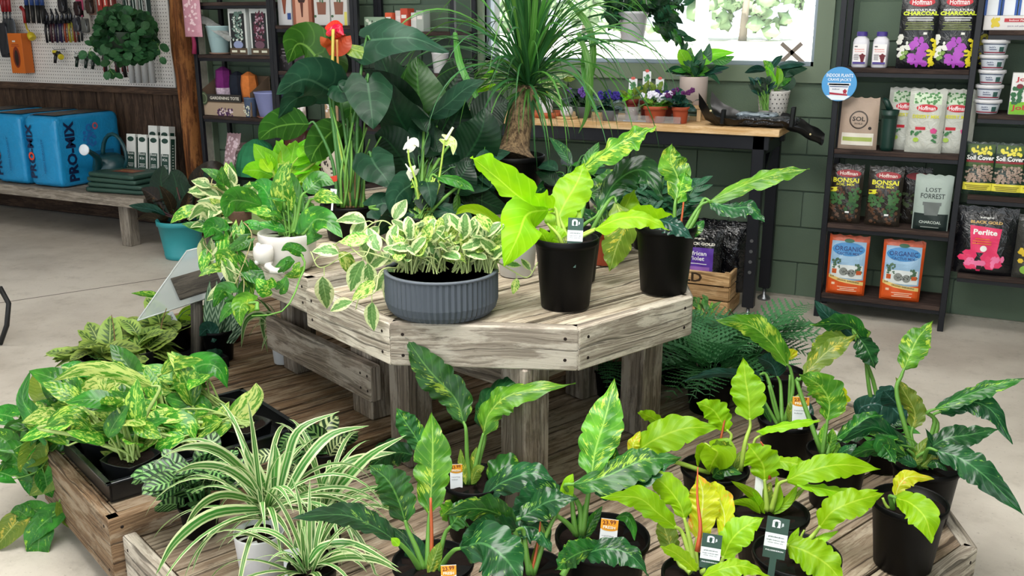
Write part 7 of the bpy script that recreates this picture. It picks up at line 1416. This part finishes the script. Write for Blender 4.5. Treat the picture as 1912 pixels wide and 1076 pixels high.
# dotted pot
s = Plant('spotted_pot_plant', 'green plant in white pot with black dots by the window corner', 0, 0, .083, .165, TW, flat('d8d4cf', .45, 0, .4, .03), [(.72, 0), (.76, .02), (.98, .95), (1, 1), (.95, 1), (.9, .88)], center=atY(1443, 5.12))
m = MB()
for j in range(7):
    for i in range(22):
        zz = .015+j*.022; a_ = 2*math.pi*(i+.5*(j % 2))/22; r_ = s.r*(.76+.22*zz/s.h)+.0018; c = s.p+Vector((math.cos(a_)*r_, math.sin(a_)*r_, zz)); nn = Vector((math.cos(a_), math.sin(a_), 0)); tt_ = Vector((-nn.y, nn.x, 0)); m.poly([c+(tt_*math.cos(k)+Z*math.sin(k))*.0036 for k in (0, 1.05, 2.1, 3.14, 4.2, 5.24)])
obj('dots', m, flat('1c1c20', .6), s.root, kind='stuff')
for pts, w, mt, fc in (([(1440, 150), (1435, 125), (1425, 112)], 16, MARB, 20), ([(1438, 130), (1450, 112), (1462, 103)], 12, BLUEL, 40), ([(1450, 125), (1475, 118), (1505, 120)], 14, BLUEL, 50), ([(1430, 132), (1410, 130), (1390, 136)], 14, BLUEL, 40), ([(1465, 145), (1475, 130), (1508, 128)], 26, ANTH, 25), ([(1450, 160), (1460, 150), (1480, 145)], 22, POTH, 20), ([(1445, 165), (1440, 145), (1430, 122)], 14, BRITE, 20), ([(1452, 160), (1455, 140), (1452, 122)], 14, BRITE, 20), ([(1460, 165), (1475, 155), (1478, 140)], 20, ANTH, 20)):
    s.leaf(pts, w, 'lance', mt, fc, .3, .01, stem=[(1448, 168)], sr=.003)
s = small('small_dark_succulent', 'small black leaved plant in patterned cup before the dotted pot', 1430, 4.98, .034, .075, flat('8a8886', .5, 0, .4, .6, 40), PLAIN); s.bush([(1422, 160, 22, 16, 0, .03)], 24, (18, 30), .4, 'lance', [BLUEL, DARKL]); s.done()
# folded black mat with clear wrap
q = tz(1400, 232); bs = thing('folded_black_liner', (q.x, 4.9, TW), 'curled black plastic liner with clear wrap lying over the table corner', 'liner')
xa, xb, xt = onY(1318, 200, 4.84).x, onY(1470, 230, 4.84).x, onY(1534, 258, 4.82).x
m = MB(); b = len(m.v); n = 30
for i in range(n+1):
    k = i/n; x_ = xa+(xt-xa)*k; on = x_ < -.86
    hf = .035+.075*max(0, 1-k*5)**1.5; hb_ = .05+.05*max(0, 1-k*4); wd = .26 if k < .6 else .26-.14*(k-.6)/.4; y0 = 4.80+.02*math.sin(k*3); dr_ = 0 if on else -.075*min(1, (x_+.86)/(xt+.86+1e-6))**1.3
    lift = .05*max(0, 1-k*9)
    for t_, hz in ((0, hf), (.06, hf*.35), (.16, 0), (.5, 0), (.84, .004), (.94, hb_*.4), (1, hb_)): m.v.append(Vector((x_-.03*(hz > .03)*max(0, 1-k*4), y0+wd*t_, TW+.004+hz+lift*(.4 if hz < .02 else 1)+dr_+.004*math.sin(i*1.3+t_*9))))
for i in range(n):
    for j in range(6): a_ = b+i*7+j; m.face((a_, a_+1, a_+8, a_+7), None, True)
obj('liner_sheet', m, flat('07080a', .28, 0, .5), bs)
for px0, z_, h_ in ((1352, .0, .075), (1481, .0, .10)):
    m = MB(); p = onY(px0, 225, 4.86); m.box(Vector((p.x-.012, 4.81, TW+.01)), (.022, 0, .0), (0, .03, 0), (.006, .0, h_), .004); obj('liner_tab', m, flat('08090b', .3), bs)
m = MB(); p = onY(1432, 225, 4.87); superbox(m, Vector((p.x, 4.90, TW+.032)), .30, .15, .038, .3, 28, 10, .005); obj('clear_wrap', m, plastic('24262b', .12, 3), bs)
m = MB(); superbox(m, Vector((p.x-.06, 4.93, TW+.055)), .20, .09, .02, .4, 24, 8, .006); obj('pale_wrap', m, plastic('8f9ca6', .2, 2), bs)
m = MB(); m.ball(onY(1327, 207, 4.80), .006, .003, .006); m.ball(onY(1513, 251, 4.80), .005, .003, .005); obj('price_dot', m, flat('d8c89a', .5), bs)
c = tz(1190, 227); m = MB(); m.box(c+Vector((-.07, -.03, .001)), (.14, .02, 0), (-.02, .06, 0), (0, 0, .001)); obj('white_card', m, flat('c8d4e8', .6), label='white card lying on the work table edge', cat='card', loc=c)
c = tz(1205, 222); c = Vector((c.x+.05, 4.83, TW)); m = MB(); frame2 = ((-.2, 0, .4, .003), (-.2, .17, .4, .003))
for x_, y_, l_, t_ in frame2: m.box(c+Vector((x_, y_, .001)), (l_, 0, 0), (0, t_, 0), (0, 0, .035))
for x_ in (-.2, .197): m.box(c+Vector((x_, .0, .001)), (.003, 0, 0), (0, .17, 0), (0, 0, .035))
m.box(c+Vector((-.2, 0, .001)), (.4, 0, 0), (0, .17, 0), (0, 0, .002)); obj('clear_tray', m, glassmat('tray_plastic', (.92, .92, .92), .12, .1), label='clear shallow tray in front of the terracotta pots', cat='tray', loc=c)
c = Vector((onY(1022, 210, 4.9).x, 4.9, TW)); r = thing('terracotta_saucer', c, 'orange terracotta saucer with white packet near the palm trunk', 'saucer'); m = MB(); m.lathe(c, [(.085, 0), (.10, .03), (.095, .03), (.08, .006)], 32); obj('saucer_body', m, flat('b8603a', .7), r); m = MB(); m.box(c+Vector((-.05, -.0, .02)), (.07, 0, 0), (0, .03, 0), (0, 0, .09), .004); obj('packet', m, flat('dadce0', .4), r)
c = Vector((onY(1058, 215, 4.87).x, 4.87, TW)); r = thing('white_animal_pot', c, 'small white rounded animal pot on a wooden coaster', 'pot'); m = MB(); m.lathe(c, [(.06, 0), (.06, .01)], 24); obj('coaster', m, M_PINE, r); m = MB(); m.lathe(c+Z*.01, [(.022, 0), (.033, .012), (.036, .03), (.030, .05), (.024, .052), (.022, .04)], 22); m.ball(c+Vector((.02, -.02, .055)), .01, .01, .012); obj('pot_body', m, M_WHITE, r); m = MB(); m.ball(c+Vector((-.01, -.034, .04)), .003, .003, .003); m.ball(c+Vector((.014, -.031, .04)), .003, .003, .003); obj('eye', m, M_DARK, r)
c = Vector((onY(1002, 190, 5.15).x, 5.15, TW)); x = Plant('bright_table_plant', 'yellowish leafy plant behind the palm on the work table', 0, 0, .06, .12, TW, flat('7f9a5a', .5), PLAIN, center=c); x.bush([(1030, 150, 40, 34, 0, .06), (905, 150, 30, 24, 0, .05)], 24, (24, 40), .45, 'lance', [BRITE, OLIVE, NJOY]); x.done()
# bags behind the table left of the palm: hidden shelf goods omitted
# hanging basket with ivy in the window
c = onY(1181, 70, 5.1); c.z -= .02; hb = Plant('hanging_ivy', 'trailing dark ivy in white hanging pot in front of the window', 0, 0, .083, .155, c.z, flat('c9c9cf', .5), [(.68, 0), (.72, .02), (.96, .9), (1.02, .92), (1.02, 1), (.95, 1), (.9, .9)], center=c)
for a_ in (0, 2.1, 4.2): hb_p = hb.top+Vector((math.cos(a_)*.08, math.sin(a_)*.08, 0)); m = MB(); m.tube([hb_p, hb.top+Z*.45], .002, .002, 5); obj('hanger_cord', m, flat('d0d0d0', .5), hb.root)
m = MB(); m.tube([hb.top+Z*.45, Vector((hb.top.x, hb.top.y, 3.0))], .002, .002, 5); obj('hanger_cord', m, flat('d0d0d0', .5), hb.root)
hb.bush([(1190, 2, 62, 26, 0, .08), (1235, 12, 40, 22, 0, .05), (1248, 45, 22, 30, -.02, .04), (1150, 25, 14, 24, 0, .04), (1268, 70, 10, 14, -.02, .03)], 230, (14, 26), .7, 'heart', [IVY, IVY, ZZ, POTH], rootpx=(1181, 20), stem=False, out=.3, droop=.3)
for v in ([(1190, 15), (1225, 5), (1245, 40), (1262, 62), (1282, 80)], [(1190, 15), (1240, 20), (1250, 50), (1255, 70)], [(1200, 10), (1250, 5), (1280, 10)], [(1170, 15), (1145, 20), (1150, 50)]): hb.vine(v, STEMD, (15, 24), .7, 'heart', [IVY, ZZ], 2, .0018)
hb.done(mat=STEMD)
# hanging ball plant before the pegboard
c = onY(232, 95, 4.75); gb = Plant('hanging_bushy_plant', 'bushy dark green hanging plant in front of the pegboard', 0, 0, .10, .12, c.z, flat('2a3a2c', .6), PLAIN, center=c)
gb.bush([(233, 66, 58, 50, 0, .14), (215, 42, 38, 28, 0, .1), (262, 86, 34, 28, 0, .1)], 480, (12, 21), .95, 'oval', [GERAN, GERAN, IVY], rootpx=(232, 80), stem=False, out=.6, droop=.2, up=.5, cam_=.7, jit=.6)
for v in ([(260, 60), (292, 80, -.05), (298, 108, -.05)], [(230, 100), (205, 122, -.03), (212, 140, -.05)], [(200, 80), (170, 90, -.05), (168, 104, -.05)]): gb.vine(v, STEMG, (14, 20), .9, 'oval', [GERAN], 3, .002)
m = MB()
for a_ in (0, 2.1, 4.2): m.tube([gb.top+Vector((math.cos(a_)*.1, math.sin(a_)*.1, 0)), gb.top+Z*.6, Vector((gb.top.x, gb.top.y, 3.0))], .002, .002, 5)
obj('hanger_cord', m, M_DARK, gb.root); gb.done()
# teal pot with dark plant
tp_ = Plant('dark_rubber_plant', 'dark leaved plant in teal plastic pot beside the bench leg', 343, 487, 82, 70, 0, flat('2f8f96', .45, 0, .4, .05), [(.72, 0), (.76, .01), (.80, .12), (.78, .13), (.97, .86), (1.03, .87), (1.04, 1), (.98, 1), (.95, .88)])
for pts, w, mt, fc, fl in (([(320, 400), (308, 370), (300, 335), (305, 308)], 48, DARKL, 15, .2), ([(318, 395), (330, 360), (325, 330), (318, 320)], 44, DARKL, 15, .2), ([(305, 392), (295, 375), (280, 362), (264, 352)], 36, BRONZE, 20, .3), ([(310, 402), (285, 392), (262, 388), (240, 384)], 18, BLUEL, 45, .2), ([(360, 400), (375, 350), (400, 322), (425, 320)], 60, BRONZE, 25, .2), ([(365, 400), (385, 375), (395, 345), (380, 320)], 50, DARKL, 15, .2), ([(315, 405), (300, 410), (275, 405), (255, 410)], 16, BRONZE, 45, .2), ([(345, 400), (350, 375), (340, 350), (335, 330)], 36, DARKL, 20, .2), ([(372, 400), (405, 392), (420, 365)], 40, BRONZE, 25, .2)):
    tp_.leaf(pts, w, 'lance', mt, fc, fl, .01, stem=[], smat=flat('3a1a1c', .5), sr=.006)
tp_.stick([(345, 410), (338, 380), (330, 350)], .008, .005, flat('4a2a24', .5)); tp_.stick([(350, 410), (358, 385), (352, 360)], .008, .004, flat('5a2a2c', .5))
tp_.bush([(335, 385, 50, 24, 0, .08)], 16, (40, 60), .4, 'lance', [DARKL, BRONZE]); tp_.done(mat=STEMD)
